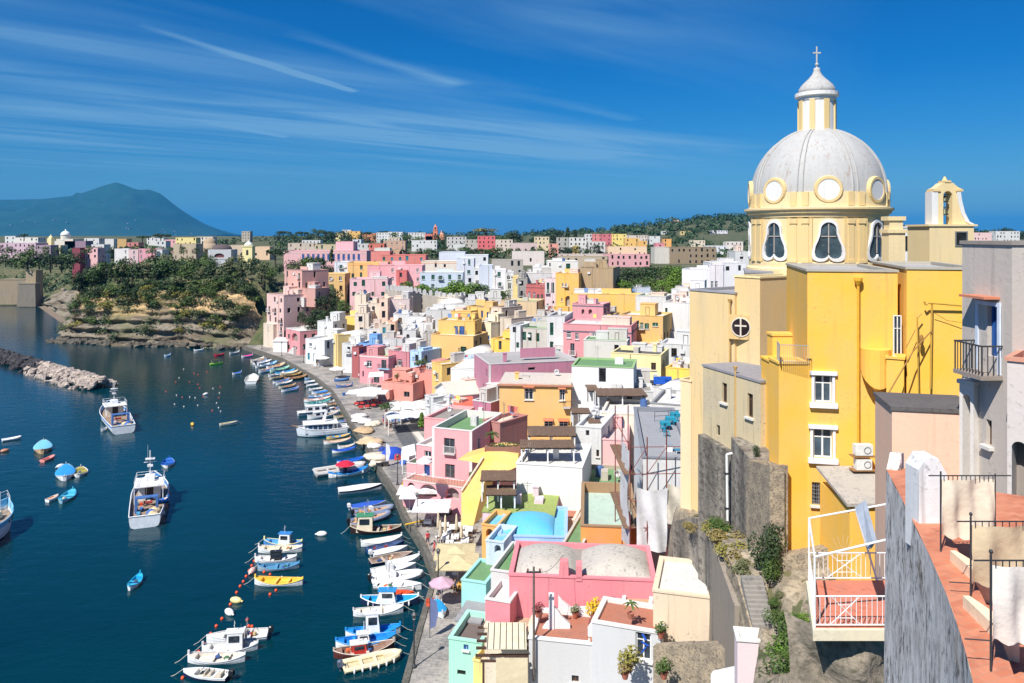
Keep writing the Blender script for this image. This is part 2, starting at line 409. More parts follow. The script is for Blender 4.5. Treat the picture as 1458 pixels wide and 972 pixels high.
def win_meshes(w, h, s, simple):
 k = (round(w, 1), round(h, 1), s, simple)
 if k in WIN: return WIN[k]
 fc, gc, sh, sill = STY[s]; w, h = max(k[0], .3), max(k[1], .3); out = {}
 mf = paint(fc, .55); mg = glass(gc)
 t = min(.09, w * .12)
 f = MB()
 f.box(-w / 2, -w / 2 + t, -.02, .08, 0, h); f.box(w / 2 - t, w / 2, -.02, .08, 0, h); f.box(-w / 2 + t, w / 2 - t, -.02, .08, h - t, h); f.box(-w / 2 + t, w / 2 - t, -.02, .08, 0, t)
 if s not in 'odDGBT' or w > 1.2: f.box(-t * .5, t * .5, -.01, .06, t, h - t)
 if s in 'wWgbkn' and h > 1.1: f.box(-w / 2 + t, w / 2 - t, -.005, .05, h * .68, h * .68 + t * .7)
 if s == 'I':
  for q in range(1, 6): f.box(-w / 2 + w * q / 6 - .012, -w / 2 + w * q / 6 + .012, -.1, -.08, -.02, h + .02)
  for q in range(1, 6): f.box(-w / 2 - .02, w / 2 + .02, -.108, -.084, h * q / 6 - .012, h * q / 6 + .012)
 su = MB()
 if s == 'W':
  y0, y1 = -.24, -.162; k_ = .14
  su.box(-w / 2 - k_, -w / 2 - .004, y0, y1, 0, h); su.box(w / 2 + .004, w / 2 + k_, y0, y1, 0, h); su.box(-w / 2 - k_ - .1, w / 2 + k_ + .1, y0 - .1, y1, h + .004, h + .2)
  su.box(-w / 2 - k_ - .12, w / 2 + k_ + .12, y0 - .16, y1, -.26, -.004)
 g = MB(); g.box(-w / 2 + t * .5, w / 2 - t * .5, .03, .045, t * .5, h - t * .5)
 sl = MB(); sl.box(-w / 2 - .12, w / 2 + .12, -.34, -.02, -.12, -.005)
 st = MB()
 if sh:
  for sx in (-1, 1):
   for q in range(max(4, int(h / .16))):
    n = max(4, int(h / .16)); z0 = h * q / n
    st.box(min(sx * w / 2, sx * .03), max(sx * w / 2, sx * .03), -.075 + .02 * (q % 2), -.025, z0 + .01, z0 + h / n)
 if simple:
  a = MB()
  for part, mi in ((f, 0), (g, 1), (sl if sill else MB(), 0), (st, 2)):
   a.cur = mi; a.add(part.v, part.f)
  out['one'] = a.mesh('window', [mf, mg, paint(sh or fc, .6)])
 else:
  out['frame'] = f.mesh('frame', mf); out['pane'] = g.mesh('pane', mg)
  if s == 'W': out['surround'] = su.mesh('surround', paint((226, 226, 230), .8))
  elif sill: out['sill'] = sl.mesh('sill', paint((214, 210, 204), .8))
  if sh: out['shutter'] = st.mesh('shutter', paint(sh, .6))
 WIN[k] = out; return out
def put_window(parent, loc, rz, w, h, s, simple, depth=.16):
 door = s in 'DGBTR' or h > w * 1.9 and h > 2.05
 m = win_meshes(w, h, s, simple); nm = 'door' if door else 'window'
 c, q = math.cos(rz), math.sin(rz); p = Vector(loc) + Vector((-q * depth, c * depth, 0))
 if simple:
  o = link(nm, m['one'], parent)
 else:
  o = link(nm, m['frame'], parent); link('pane', m['pane'], o)
  if 'surround' in m: link('surround', m['surround'], o)
  if 'sill' in m and not door:
   link('sill', m['sill'], o)
  if 'shutter' in m: link('shutter', m['shutter'], o)
 o.location = p; o.rotation_euler[2] = rz
 return o
def wall_face(mb, org, ax, L, zt, ops, thick=.22):
 """vertical face from org along ax (unit 2-D), length L, height zt(0..L) constant; ops = (a0,a1,z0,z1); normal = to the right of ax"""
 nx, ny = -ax[1], ax[0]                       # inward
 P = lambda a, z, d=0: (org[0] + ax[0] * a + nx * d, org[1] + ax[1] * a + ny * d, z)
 xs = sorted({0, L, *[o[0] for o in ops], *[o[1] for o in ops]}); zs = sorted({0, zt, *[o[2] for o in ops], *[o[3] for o in ops]})
 for i in range(len(xs) - 1):
  for j in range(len(zs) - 1):
   cx, cz = (xs[i] + xs[i + 1]) / 2, (zs[j] + zs[j + 1]) / 2
   if any(o[0] < cx < o[1] and o[2] < cz < o[3] for o in ops): continue
   mb.quad(P(xs[i], zs[j]), P(xs[i + 1], zs[j]), P(xs[i + 1], zs[j + 1]), P(xs[i], zs[j + 1]))
 for op in ops:
  a0, a1, z0, z1 = op[:4]; th = thick
  if len(op) > 4 and op[4] == 'A':
   th = .75; r = (a1 - a0) / 2; rr = min(r, (z1 - z0) * .6); n = 10; c0 = (a0 + a1) / 2
   arc = [(c0 - r * math.cos(math.pi * i / n), z1 - rr + rr * math.sin(math.pi * i / n)) for i in range(n + 1)]
   for i in range(n):
    (a, z), (b, y) = arc[i], arc[i + 1]
    mb.quad(P(a, z), P(b, y), P(b, z1), P(a, z1)); mb.quad(P(a, z), P(b, y), P(b, y, th), P(a, z, th))
   for (a, z), (b, y) in (((a0, z0), (a0, z1 - rr)), ((a1, z1 - rr), (a1, z0)), ((a1, z0), (a0, z0))): mb.quad(P(a, z), P(b, y), P(b, y, th), P(a, z, th))
   continue
  for q in (((a0, z0), (a0, z1)), ((a0, z1), (a1, z1)), ((a1, z1), (a1, z0)), ((a1, z0), (a0, z0))):
   (a, z), (b, y) = q
   mb.quad(P(a, z), P(b, y), P(b, y, thick + .05), P(a, z, thick + .05))
RF = {'white': (226, 222, 214), 'grey': (168, 164, 158), 'green': (104, 150, 92), 'terra': (178, 106, 76), 'cream': (220, 206, 180), 'dark': (92, 88, 86), 'lime': (150, 168, 76),
      'red': (176, 84, 62), 'blue': (120, 170, 215), 'lgreen': (150, 176, 120), 'conc': (150, 142, 132)}
def H(label, c, A, B, top, D, win=None, auto=None, roof='white', bot=None, z0=None, cap=None, name='house', cat='house', par=.35, dirt=.5, group=None, trim=None,
      lod=None, extra=None, seed=None, side=None, band=None, sides_only=None, plinth=None, gable=None):
 """c wall colour; A,B = (px, Y) of the front face's two vertical edges; top = row of its top edge at A"""
 rs = random.Random(seed if seed is not None else hash((A, B, top)) & 0xffff)
 rs = random.Random(int(A[0] * 7 + top * 13 + A[1] * 3))
 pa = at(A[0], top, A[1]); zt = pa.z
 pb = at(B[0], top, B[1])
 for _ in range(3):                                   # second edge at the same height
  row = CY - F * (zt - H0) / B[1]; pb = at(B[0], row, B[1])
 u = Vector((pb.x - pa.x, pb.y - pa.y)); L = u.length; u /= L; v = Vector((-u.y, u.x))
 if bot is not None: zb = at(A[0], bot, A[1]).z
 elif z0 is not None: zb = z0
 else:
  zb = min(ground(pa.x, pa.y), ground(pb.x, pb.y), ground(pa.x + v.x * D, pa.y + v.y * D), ground(pb.x + v.x * D, pb.y + v.y * D)) - .8
  zb = min(zb, zt - 2.5)
 h = zt - zb; rz = math.atan2(u.y, u.x)
 root = tag(empty(name, (pa.x, pa.y, zb), rz), label, cat, group)
 cl = Vector((-pa.x, -pa.y)); cx = cl.dot(u); cy = cl.dot(v)          # camera in plan, local
 vis = ['F'] + (['L'] if cx < 0 else ['R'] if cx > L else [])
 dist = A[1]; simple = dist > 235 if lod is None else lod
 faces = {'F': ((0, 0), (1, 0), L), 'R': ((L, 0), (0, 1), D), 'K': ((L, D), (-1, 0), L), 'L': ((0, D), (0, -1), D)}
 ops = {k: [] for k in faces}
 def add(fk, a0, a1, q0, q1, s):
  if a0 > a1: a0, a1 = a1, a0
  a0 = max(a0, .12); a1 = min(a1, faces[fk][2] - .12); q0 = max(q0, .02); q1 = min(q1, h - .12)
  if a1 - a0 < .25 or q1 - q0 < .25: return
  for o in ops[fk]:
   if a0 < o[1] + .05 and a1 > o[0] - .05 and q0 < o[3] + .05 and q1 > o[2] - .05: return
  ops[fk].append((round(a0, 3), round(a1, 3), round(q0, 3), round(q1, 3), s))
 Mi = Matrix.Translation((pa.x, pa.y, zb)) @ Matrix.Rotation(rz, 4, 'Z'); Minv = Mi.inverted(); cl3 = Minv @ CAM
 def hit(fk, px, py):
  d = Minv.to_3x3() @ ray(px, py)
  if fk == 'F': t = (0 - cl3.y) / d.y; p = cl3 + d * t; return p.x, p.z
  if fk == 'R': t = (L - cl3.x) / d.x; p = cl3 + d * t; return p.y, p.z
  t = (0 - cl3.x) / d.x; p = cl3 + d * t; return D - p.y, p.z
 for wd in (win or []):
  fk, x0, y0, x1, y1, s = wd if isinstance(wd[0], str) else ('F', *wd)
  a0, q1 = hit(fk, x0, y0); a1, _ = hit(fk, x1, y0); _, q0 = hit(fk, (x0 + x1) / 2, y1)
  add(fk, a0, a1, q0, q1, s)
 if win and not auto and L > 3 and D > 4 and 90 < A[1] < 262 and len(vis) > 1 and not any(isinstance(q[0], str) for q in win): auto = ('d', .4); only = vis[1:]
 else: only = vis
 if auto:
  stl, dens = auto if isinstance(auto, tuple) else (auto, .75)
  for fk in only:
   LL = faces[fk][2]; nfl = max(1, int(round(h / 3.3))); nfl = min(nfl, 6); n = max(1, int(LL / 2.9))
   if LL < 1.6: continue
   for k in range(nfl):
    zc = h - (k + 1) * 3.2 + .9
    if zc < .2: break
    for i in range(n):
     if rs.random() > dens: continue
     xc = LL * (i + .5) / n + rs.uniform(-.35, .35); ww = rs.choice((.85, 1.0, 1.1)); hh = rs.choice((1.3, 1.5, 1.6, 2.1))
     add(fk, xc - ww / 2, xc + ww / 2, zc, zc + min(hh, 2), rs.choice(stl))
 wm = MB()
 for fk, (org, ax, LL) in faces.items(): wall_face(wm, org, ax, LL, h, ops[fk])
 if gable:                                            # pitched top: ridge along local y
  zr = gable; wm.add([(0, 0, h), (L, 0, h), (L / 2, 0, h + zr)], [(0, 1, 2)]); wm.add([(0, D, h), (L, D, h), (L / 2, D, h + zr)], [(0, 2, 1)])
 sm = stucco(c, dirt)
 wall = wm.build('wall', sm, root)
 for fk, (org, ax, LL) in faces.items():
  r2 = math.atan2(ax[1], ax[0])
  for a0, a1, q0, q1, s in ops[fk]:
   ac = (a0 + a1) / 2
   if s == 'A':
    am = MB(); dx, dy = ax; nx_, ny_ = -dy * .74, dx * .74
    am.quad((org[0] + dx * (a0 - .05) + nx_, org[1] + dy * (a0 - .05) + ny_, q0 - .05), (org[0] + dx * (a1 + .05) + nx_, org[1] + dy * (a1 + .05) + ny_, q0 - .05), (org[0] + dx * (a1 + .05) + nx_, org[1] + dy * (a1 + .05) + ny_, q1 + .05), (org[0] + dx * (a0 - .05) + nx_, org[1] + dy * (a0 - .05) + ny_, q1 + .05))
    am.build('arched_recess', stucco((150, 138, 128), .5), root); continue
   put_window(root, (org[0] + ax[0] * ac, org[1] + ax[1] * ac, q0), r2, a1 - a0 - .004, q1 - q0 - .004, s, simple)
 rc = RF.get(roof, roof if isinstance(roof, tuple) else RF['white']); cc = cap or c
 rm = MB(); ov = .06
 if gable:
  zr = gable; e = .35
  for s_ in (0, 1):
   x0, x1 = (-e, L / 2) if s_ == 0 else (L + e, L / 2); zz = h - e * zr / (L / 2)
   rm.slab([(x0, -e, zz + .02), (x1, -e, h + zr + .02), (x1, D + e, h + zr + .02), (x0, D + e, zz + .02)], (0, 0, .16))
 elif par > 0:
  t = min(.28, L * .1)
  rm.cur = 0; rm.quad((t * .5, t * .5, h - par), (L - t * .5, t * .5, h - par), (L - t * .5, D - t * .5, h - par), (t * .5, D - t * .5, h - par))
  rm.cur = 1
  for x0, x1, y0, y1 in ((-ov, L + ov, -ov, t), (-ov, L + ov, D - t, D + ov), (-ov, t, t, D - t), (L - t, L + ov, t, D - t)):
   rm.box(x0, x1, y0, y1, h - .004, h + .12)
  for x0, x1, y0, y1 in ((t - .04, L - t + .04, t - .04, t - .003), (t - .04, L - t + .04, D - t + .003, D - t + .04), (t - .04, t - .003, t - .003, D - t + .003), (L - t + .003, L - t + .04, t - .003, D - t + .003)):
   rm.box(x0, x1, y0, y1, h - par - .01, h - .006)
 else:
  rm.cur = 0; rm.box(-ov, L + ov, -ov, D + ov, h - .002, h + .14)
 ro = rm.build('roof', [stucco(rc, .55), stucco(cc, .3)], root)
 if band:                                             # string course along the visible faces
  bm_ = MB()
  for bz in (band if isinstance(band, (list, tuple)) else [band]):
   zz = h - bz; bm_.box(-.05, L + .05, -.05, -.002, zz - .14, zz + .14); bm_.box(L + .002, L + .05, -.002, D, zz - .14, zz + .14); bm_.box(-.05, -.002, -.002, D, zz - .14, zz + .14)
  bm_.build('string_course', stucco(trim or (235, 225, 215), .15), root)
 if trim and not band:
  bm_ = MB(); e = .07
  for x0, x1 in ((-.03, .35), (L - .35, L + .03)): bm_.box(x0, x1, -.03, -.002, 0, h - .01)
  bm_.build('corner_trim', stucco(trim, .15), root)
 if extra is None and 75 < A[1] < 262 and L > 3:
  extra = [k_ for k_, pr in (('chimney', .5), ('chimney', .25), ('box', .6), ('volume', .75 if A[1] > 118 else 0), ('volume', .5 if A[1] > 118 else 0), ('tank', .2), ('hut', .18 if D > 6 and A[1] > 125 else 0), ('dish', .3), ('pole', .5), ('line', .2)) if rs.random() < pr]
 if extra is not None:
  for kind in extra:
   x = rs.uniform(.2, .8) * L; y = rs.uniform(.3, .8) * D; e = MB()
   if kind == 'chimney':
    e.box(x - .3, x + .3, y - .25, y + .25, h - .3, h + 1.1); e.box(x - .38, x + .38, y - .33, y + .33, h + 1.1, h + 1.22); e.build('chimney', sm, ro)
   elif kind == 'hut':
    wx, wy = min(L * .3, 1.7), min(D * .3, 1.5); e.box(x - wx, x + wx, y - wy, y + wy, h - .3, h + 2.2); e.box(x - wx - .1, x + wx + .1, y - wy - .1, y + wy + .1, h + 2.2, h + 2.34)
    e.build('roof_hut', stucco(rs.choice([(230, 226, 220), c]), .3), ro)
    put_window(root, (x, y - wy - .17, h - .3), 0, .9, 1.95, 'D', True)
   elif kind == 'tank':
    e.lathe([(.5, 0), (.5, 1), (.3, 1.15)], 12, (x, y, h - .3)); e.build('water_tank', paint(rs.choice([(70, 100, 150), (190, 190, 190)]), .4), ro)
   elif kind == 'box':
    a, b_ = rs.uniform(.3, .9), rs.uniform(.3, .8); e.box(x - a, x + a, y - b_, y + b_, h - .38, h + rs.uniform(.3, .9)); e.build('roof_box', stucco(rs.choice([(220, 216, 210), (190, 180, 170), c]), .7), ro)
   elif kind == 'volume':
    a, b_ = rs.uniform(.12, .24) * L, rs.uniform(.12, .25) * D; x = min(max(x, a + .3), L - a - .3); y = min(max(y, b_ + .3), D - b_ - .3); zz = h + rs.uniform(.5, 2.3); vc = rs.choice([(224, 220, 214), (214, 206, 196), c, c, (226, 196, 176)])
    e.box(x - a, x + a, y - b_, y + b_, h - .38, zz); e.box(x - a - .06, x + a + .06, y - b_ - .06, y + b_ + .06, zz + .002, zz + .1); e.build('roof_room', stucco(vc, .7), ro)
    if zz > h + 1.5: put_window(ro, (x + rs.uniform(-.4, .4) * a, y - b_ - .17, h - .3), 0, .8, 1.6, rs.choice('Ddok'), True)
   elif kind == 'dish':
    for q in range(6): t = 2 * math.pi * q / 6; e.tube((x, y, h + .75), (x + .38 * math.cos(t), y - .14, h + .75 + .38 * math.sin(t)), .0, 4, .24)
    e.tube((x, y, h - .3), (x, y, h + .7), .03, 4); e.build('satellite_dish', paint((205, 205, 205), .5), ro)
   elif kind == 'pole':
    e.tube((x, y, h - .3), (x, y, h + 2.4), .025, 4); e.box(x - .5, x + .5, y - .015, y + .015, h + 2.2, h + 2.23); e.box(x - .35, x + .35, y - .015, y + .015, h + 1.95, h + 1.98); e.build('aerial', paint((120, 120, 120), .5, .5), ro)
   elif kind == 'line':
    for xx in (.3, L - .3): e.tube((xx, y, h - .3), (xx, y, h + 1.6), .03, 4)
    e.tube((.3, y, h + 1.5), (L - .3, y, h + 1.5), .012, 4); e.build('washing_line', paint((130, 130, 130), .6), ro)
    for q in range(rs.randint(2, 5)):
     xx = rs.uniform(.5, max(.6, L - 1.3)); cl_ = MB(); cl_.box(xx, xx + rs.uniform(.5, 1.0), y - .015, y + .015, h + rs.uniform(.4, .8), h + 1.49); cl_.build('laundry', fabric(rs.choice([(230, 228, 224), (120, 150, 200), (220, 120, 110), (240, 210, 120)])), ro)
   elif kind == 'vault':
    n = 10; r = min(L * .42, D * .5) ; zs = min(1.4, r * .5); sec = [(L / 2 - L * .44 * math.cos(math.pi * i / n), h + zs * math.sin(math.pi * i / n)) for i in range(n + 1)]
    e.smooth = True; e.slab([(a, D * .06, z) for a, z in sec], (0, D * .88, 0)); e.build('vault', stucco(rc, .6), ro)
   elif kind == 'pergola':
    for xx in (.15, L - .3):
     for yy in (.3, D * .55): e.box(xx, xx + .14, yy, yy + .14, h - .3, h + 2.1)
    for q in range(7): e.box(.0, L, .2 + q * D * .06, .26 + q * D * .06, h + 2.1, h + 2.2)
    e.build('pergola', wood((120, 95, 72), 'pergola'), ro)
   elif kind == 'rail':
    for q in range(int(L / .9) + 1):
     xx = min(q * .9, L - .03); e.box(xx, xx + .03, .0, .03, h + .12, h + 1.0)
    for zz in (.4, .7, 1.0): e.box(0, L, 0, .03, h + zz, h + zz + .03)
    e.build('railing', paint((150, 150, 150), .5), ro)
 if 118 < A[1] < 300:
  if rs.random() < .7:
   e = MB(); x = rs.uniform(.1, .9) * L; e.tube((x, -.07, .3), (x, -.07, h - .1), .05, 5); e.build('downpipe', paint(rs.choice([(150, 120, 90), (120, 120, 124), c]), .6), root)
  if auto and L > 3.5 and h > 4 and rs.random() < .5:
   e = MB(); aw_ = rs.uniform(.35, .6) * L; x0 = rs.choice([0, L - aw_]) ; ah_ = rs.uniform(.35, .7) * h; ad = rs.uniform(.8, 1.8); e.box(x0 + .02, x0 + aw_ - .02, -ad, -.003, 0, ah_); e.box(x0 - .04, x0 + aw_ + .04, -ad - .05, -.004, ah_ + .002, ah_ + .12)
   an = e.build('annex', stucco(rs.choice([c, (224, 220, 214), (222, 200, 176)]), .6), root); put_window(an, (x0 + aw_ * .5, -ad - .17, max(.2, ah_ - 2.3)), 0, .9, 1.5, rs.choice('dgwk'), True)
  for fk in vis:
   for a0, a1, q0, q1, s in ops[fk]:
    if fk == 'F' and q0 > 3 and s in 'dgGwbR' and rs.random() < (.3 if auto else .0): balcony(root, (a0 + a1) / 2, q0, a1 - a0 + .7, .75, rs.choice(['iron', 'white']))
  if rs.random() < .5:
   e = MB(); x = rs.uniform(.15, .85) * L; z = h - rs.uniform(1, 2.2); e.box(x - .4, x + .4, -.36, -.003, z - .3, z + .3); e.build('air_conditioner', paint((214, 214, 212), .5), root)
  if auto and L > 4 and h > 5 and rs.random() < .3:
   e = MB(); x0 = rs.uniform(.05, .3) * L; e.slab([(x0, -.9, 0), (x0 + L * .55, -.9, 0), (x0 + L * .55, -.9, 3.0), (x0 + L * .45, -.9, 3.0), (x0, -.9, .4)], (0, .89, 0)); e.build('outside_stair', stucco(rs.choice([(220, 216, 210), c]), .6), root)
  if rs.random() < .4:
   e = MB(); x0 = rs.uniform(0, .5) * L; e.box(x0, x0 + L * .4, D * .4, D * .4 + .3, h + .1, h + rs.uniform(.8, 1.8)); e.build('parapet_wall', sm, ro)
 return root, L, D, h
def local(root): return Matrix.Translation(root.location) @ Matrix.Rotation(root.rotation_euler[2], 4, 'Z')
def balcony(root, x, z, w, d=.9, style='iron', slab=(210, 205, 198)):
 b = MB(); b.box(x - w / 2, x + w / 2, -d, -.002, z - .14, z); o = b.build('balcony', stucco(slab, .3), root)
 r = MB(); n = max(3, int(w / .16))
 for i in range(n + 1):
  xx = x - w / 2 + .03 + (w - .06) * i / n; r.box(xx - .012, xx + .012, -d + .03, -d + .055, z, z + .95)
 for q in range(4):
  for sx in (-1, 1): xx = x + sx * (w / 2 - .03); yy = -d + .05 + q * d / 4; r.box(xx - .012, xx + .012, yy, yy + .024, z, z + .95)
 r.box(x - w / 2, x + w / 2, -d + .02, -d + .065, z + .95, z + 1.0)
 for sx in (-1, 1): xx = x + sx * (w / 2 - .03); r.box(xx - .02, xx + .02, -d + .065, -.01, z + .95, z + 1.0)
 r.build('railing', paint((60, 62, 64) if style == 'iron' else (225, 225, 222), .5), o)
def merge(dst, src):
 """make the pieces of one building parts of one thing"""
 M = local(dst).inverted() @ local(src)
 for ch in list(src.children):
  mw = M @ ch.matrix_basis; ch.parent = dst; ch.matrix_basis = mw
 bpy.data.objects.remove(src)
PINK, LPINK, SALM, YEL, GOLD, CREAM, PEACH, WH, GR, LBLUE, TUFF, MAUVE, RED, ORA = (228, 150, 152), (236, 192, 188), (226, 140, 122), (232, 182, 92), (226, 172, 66), (240, 218, 168), (246, 206, 172), (224, 223, 220), (182, 176, 170), (170, 204, 236), (176, 148, 108), (194, 122, 148), (198, 90, 86), (246, 148, 56)
BEI, TAN = (224, 208, 186), (214, 184, 140)
H('tall pale pink house rising from the quay end under the wooded cliff', (230, 186, 176), (380, 247), (404, 240), 418, 10, auto=('d', .8), roof='grey', win=[(385, 474, 392, 487, 'A'), ('R', 404.5, 470, 409, 487, 'A')])
H('stepped dusty pink house stacked above the tall cliffside house, with dark balcony slab', (216, 160, 146), (405, 254), (430, 247), 384, 10, auto=('dG', .7), roof='grey', extra=['hut'])
H('low dusty pink annex with green shuttered opening beside the stepped cliff house', (206, 150, 136), (424, 246), (449, 243), 410, 7, auto=('dG', .6), roof='grey', z0=14)
H('pink loggia house with white flat roof next to the white shed on the quay', (224, 142, 146), (407, 236), (427, 228), 467, 15, win=[(410, 475, 412.5, 482, 'G'), (415.5, 473, 424, 486, 'A'), (410, 490, 412.5, 497, 'G'), (417, 492, 423, 497.5, 'w')], auto=('G', .5), roof='white', cap=(236, 232, 226))
H('white quayside house with a bright blue door', (238, 238, 236), (435, 214), (462, 210), 482, 9, win=[(446, 503, 450, 515, 'B'), (438, 502, 441, 512, 'T'), (440, 488, 444, 493, 'w')], auto=('wd', .5), extra=['hut'])
H('small white cube house with roof terrace, behind the blue-doored quayside house', WH, (452, 222), (474, 220), 457, 7, auto=('d', .5))
H('bright yellow cube house standing above the white quayside houses', (238, 200, 84), (476, 231), (519, 228), 450, 9, auto=('d', .45), roof='cream', extra=['chimney'])
H('white house with a vaulted roof below the bright yellow cube house', WH, (478, 208), (506, 205), 479, 9, auto=('dw', .5), extra=['vault'])
H('cream yellow strip house leaning against the vaulted white house', (240, 206, 120), (475, 206), (481, 204), 476, 5, auto=('d', .4))
H('white terrace house with outside stair beside the blue parapet house', WH, (487, 200), (507, 198), 489, 8, auto=('dw', .6))
H('narrow dark red house squeezed between white and blue walls', (176, 84, 84), (501, 193), (511, 192), 494, 6, auto=('b', .6))
H('cornflower blue box house on top of the pink restaurant house', (104, 164, 224), (511, 197), (545, 195), 489, 6, auto=('d', .3), roof='grey')
ph = H('pink restaurant house with white framed windows and a first floor balcony', (224, 140, 148), (512, 186), (553, 183), 505, 9, win=[(522, 513, 529, 522, 'w'), (543, 512, 550, 524.5, 'R'), (543, 505.5, 548, 509, 'w'), (516, 528, 518, 536, 'd'), (532, 532, 540, 545, 'R')], band=.25, roof='lime')
ph2 = H('plum pink house wing with arched gateway, adjoining the balcony restaurant', (206, 122, 134), (553, 187), (583, 184), 499, 9, win=[(557, 513, 560.5, 521, 'w'), (566, 511, 572, 520, 'w'), (564.5, 528, 575, 541, 'A'), (556, 530, 561, 543, 'G')])
H('small pale blue house set back behind the plum pink wing', (172, 206, 238), (584, 183), (600, 181), 499, 7, auto=('d', .4))
H('salmon terrace house with potted plants along its tiled roof terrace', (228, 146, 126), (543, 168), (588, 165), 543, 7, win=[(550, 553, 553, 563, 'T'), (575, 557, 583, 565, 'd')], roof='terra')
H('taller salmon house whose terrace overflows with greenery, beside a yellow stair', (226, 140, 122), (588, 171), (616, 168), 524, 8, auto=('d', .5), roof='terra')
H('golden yellow corner house with a stepped outer stair', (242, 190, 88), (615, 161), (629, 158), 516, 8, auto=('d', .5), roof='white', win=[(620, 530, 624, 541, 'w')])
H('baby blue house with white terrace roof between yellow corner house and white vaults', (178, 210, 240), (629, 162), (668, 160), 518, 9, auto=('bw', .6), roof='white', cap=WH)
H('white domed rooftop house above the baby blue terrace', WH, (655, 174), (694, 172), 505, 9, auto=('d', .4), extra=['vault'])
H('white barrel vaulted house behind the arched boathouse', (240, 238, 232), (642, 152), (691, 150), 525, 9, auto=('bd', .6), extra=['vault'], roof='white')
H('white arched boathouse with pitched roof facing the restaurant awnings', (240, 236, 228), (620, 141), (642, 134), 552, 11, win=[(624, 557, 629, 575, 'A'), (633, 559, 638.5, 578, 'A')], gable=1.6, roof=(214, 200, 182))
H('cream roofed white house with wide window, beside the orange tiled awning', (236, 232, 220), (664, 138), (695, 136), 552, 7, win=[(678, 551.5, 691, 559, 'w'), (667, 553, 674, 566, 'o')], roof='cream', par=0)
H('white stair tower by the restaurant awnings', WH, (605, 136), (617, 134), 563, 3, win=[(608, 569, 611, 577, 'w')])
H('low white house with outside stair under the arched boathouse', WH, (616, 130), (646, 127), 575, 6, auto=('d', .4), roof='white')
H('small mauve house with flat white roof below the wide windowed white house', (190, 112, 140), (673, 126), (699, 124), 570, 8, roof='white', cap=WH)
mv = H('large mauve house with a grey sheeted roof terrace, behind the apricot house', (194, 120, 144), (696, 129), (824, 133), 519, 12, win=[(752, 523, 762, 527, 'd'), (703, 575, 711, 580, 'n')], roof='grey', cap=(206, 200, 200), extra=['chimney'], trim=WH)
apri = H('apricot yellow house with tile hooded windows and a pale gently sloping roof', (240, 184, 96), (711, 116), (813, 115), 546, 9, win=[(746.6, 552.7, 759.4, 569, 'w'), (796.5, 554, 804.5, 570, 'w'), (775, 599, 787, 612, 'w'), (796, 599, 808.5, 612, 'w')], par=0, roof=(222, 206, 188), dirt=.15)
pj = H('pink house with green roof terrace and a white balcony door, on the restaurant quay', (238, 156, 160), (615.5, 103), (672, 101), 609, 11, win=[(632, 623, 647.5, 645, 'R'), (633.7, 660, 647.5, 680.5, 'R'), ('R', 680, 625, 684, 640, 'w')], roof='green', cap=(232, 226, 220), par=.9, dirt=.12, trim=(236, 226, 222))
H('lower pink wing with small terrace on the harbour side of the green roofed house', (238, 156, 160), (593, 104.2), (615.2, 103.2), 633, 8, win=[(604, 641, 614, 650.5, 'w'), (604, 661, 612, 681, 'B')], roof='white', cap=(236, 230, 226), dirt=.12)
H('lowest pink step of the quay house with a green felt roof', (238, 156, 160), (579, 104.8), (592.8, 104.2), 659, 7, roof='green', cap=(232, 226, 220), dirt=.12)
H('pale pink rear block of the quay house with concrete roof', (236, 160, 160), (604, 114), (640, 112.5), 595, 9, roof='conc')
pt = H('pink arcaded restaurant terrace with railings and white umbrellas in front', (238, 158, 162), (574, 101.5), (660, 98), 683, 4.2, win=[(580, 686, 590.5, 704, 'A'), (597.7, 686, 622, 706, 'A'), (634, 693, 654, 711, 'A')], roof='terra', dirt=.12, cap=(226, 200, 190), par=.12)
H('brick red rough wall house squeezed behind the pink green roofed house', (190, 120, 110), (688, 108), (712, 106), 598, 6, roof='cream', dirt=.8)
H('white house with two reed pergolas on its roof terrace', (240, 238, 234), (735, 83.5), (829, 82), 660, 9, roof='white', dirt=.2)
H('white stair house stacked behind the reed pergolas', WH, (820, 94), (856, 93), 607, 9, win=[(849, 640, 853, 650, 'k'), (834, 612, 839, 620, 'd')], roof='white')
H('lilac house with lime green roof in front of the white pergola house', (236, 208, 222), (687, 78), (789, 77), 729, 7, roof='lime', par=0, dirt=.3)
H('cream wall house beside the lime green roof with dry plant terrace', (226, 206, 184), (787, 79), (818, 78.4), 738, 5, roof='terra', dirt=.6)
bd = H('sky blue house with turquoise domed roof', (150, 190, 236), (709, 72), (807, 71.5), 763, 8, win=[(713, 768, 722, 779, 'B')], roof=(96, 190, 226), par=.2, dirt=.2, extra=())
H('small pale blue and white annex with arched blue niche beside the domed house', (206, 222, 238), (692, 70), (717, 69.5), 770, 4, win=[(704, 775, 713, 787, 'A')], roof=(96, 190, 226))
H('orange arch house at the foot of the yellow ramp', (240, 170, 70), (686, 74), (708, 73.5), 747, 4, win=[(692, 752, 702, 764, 'A')], roof=(96, 190, 226))
H('white house with small green felt terrace below the domed roof', WH, (699, 63.5), (727, 63), 812, 6, roof='green')
vr = H('raspberry pink house with two grey concrete vaults on its roof', (236, 124, 136), (725, 57), (934, 56), 819, 6.2, win=[(859.6, 849, 876, 879, 'R')], roof='conc', dirt=.4, par=.25, extra=())
H('raspberry pink step with white roof at the left of the vaulted house', (236, 128, 140), (691, 56), (726, 55.4), 853, 3.2, roof='white', cap=WH)
H('green roofed low house between domed and orange houses', (196, 190, 176), (799, 67), (827, 66.5), 778, 13, roof='green', par=.15)
ora = H('orange house with brown parapet around a mint green terrace', (250, 152, 50), (827, 68.5), (909, 68), 749, 12, roof=(176, 198, 180), dirt=.15, cap=(160, 124, 84), par=.9, extra=())
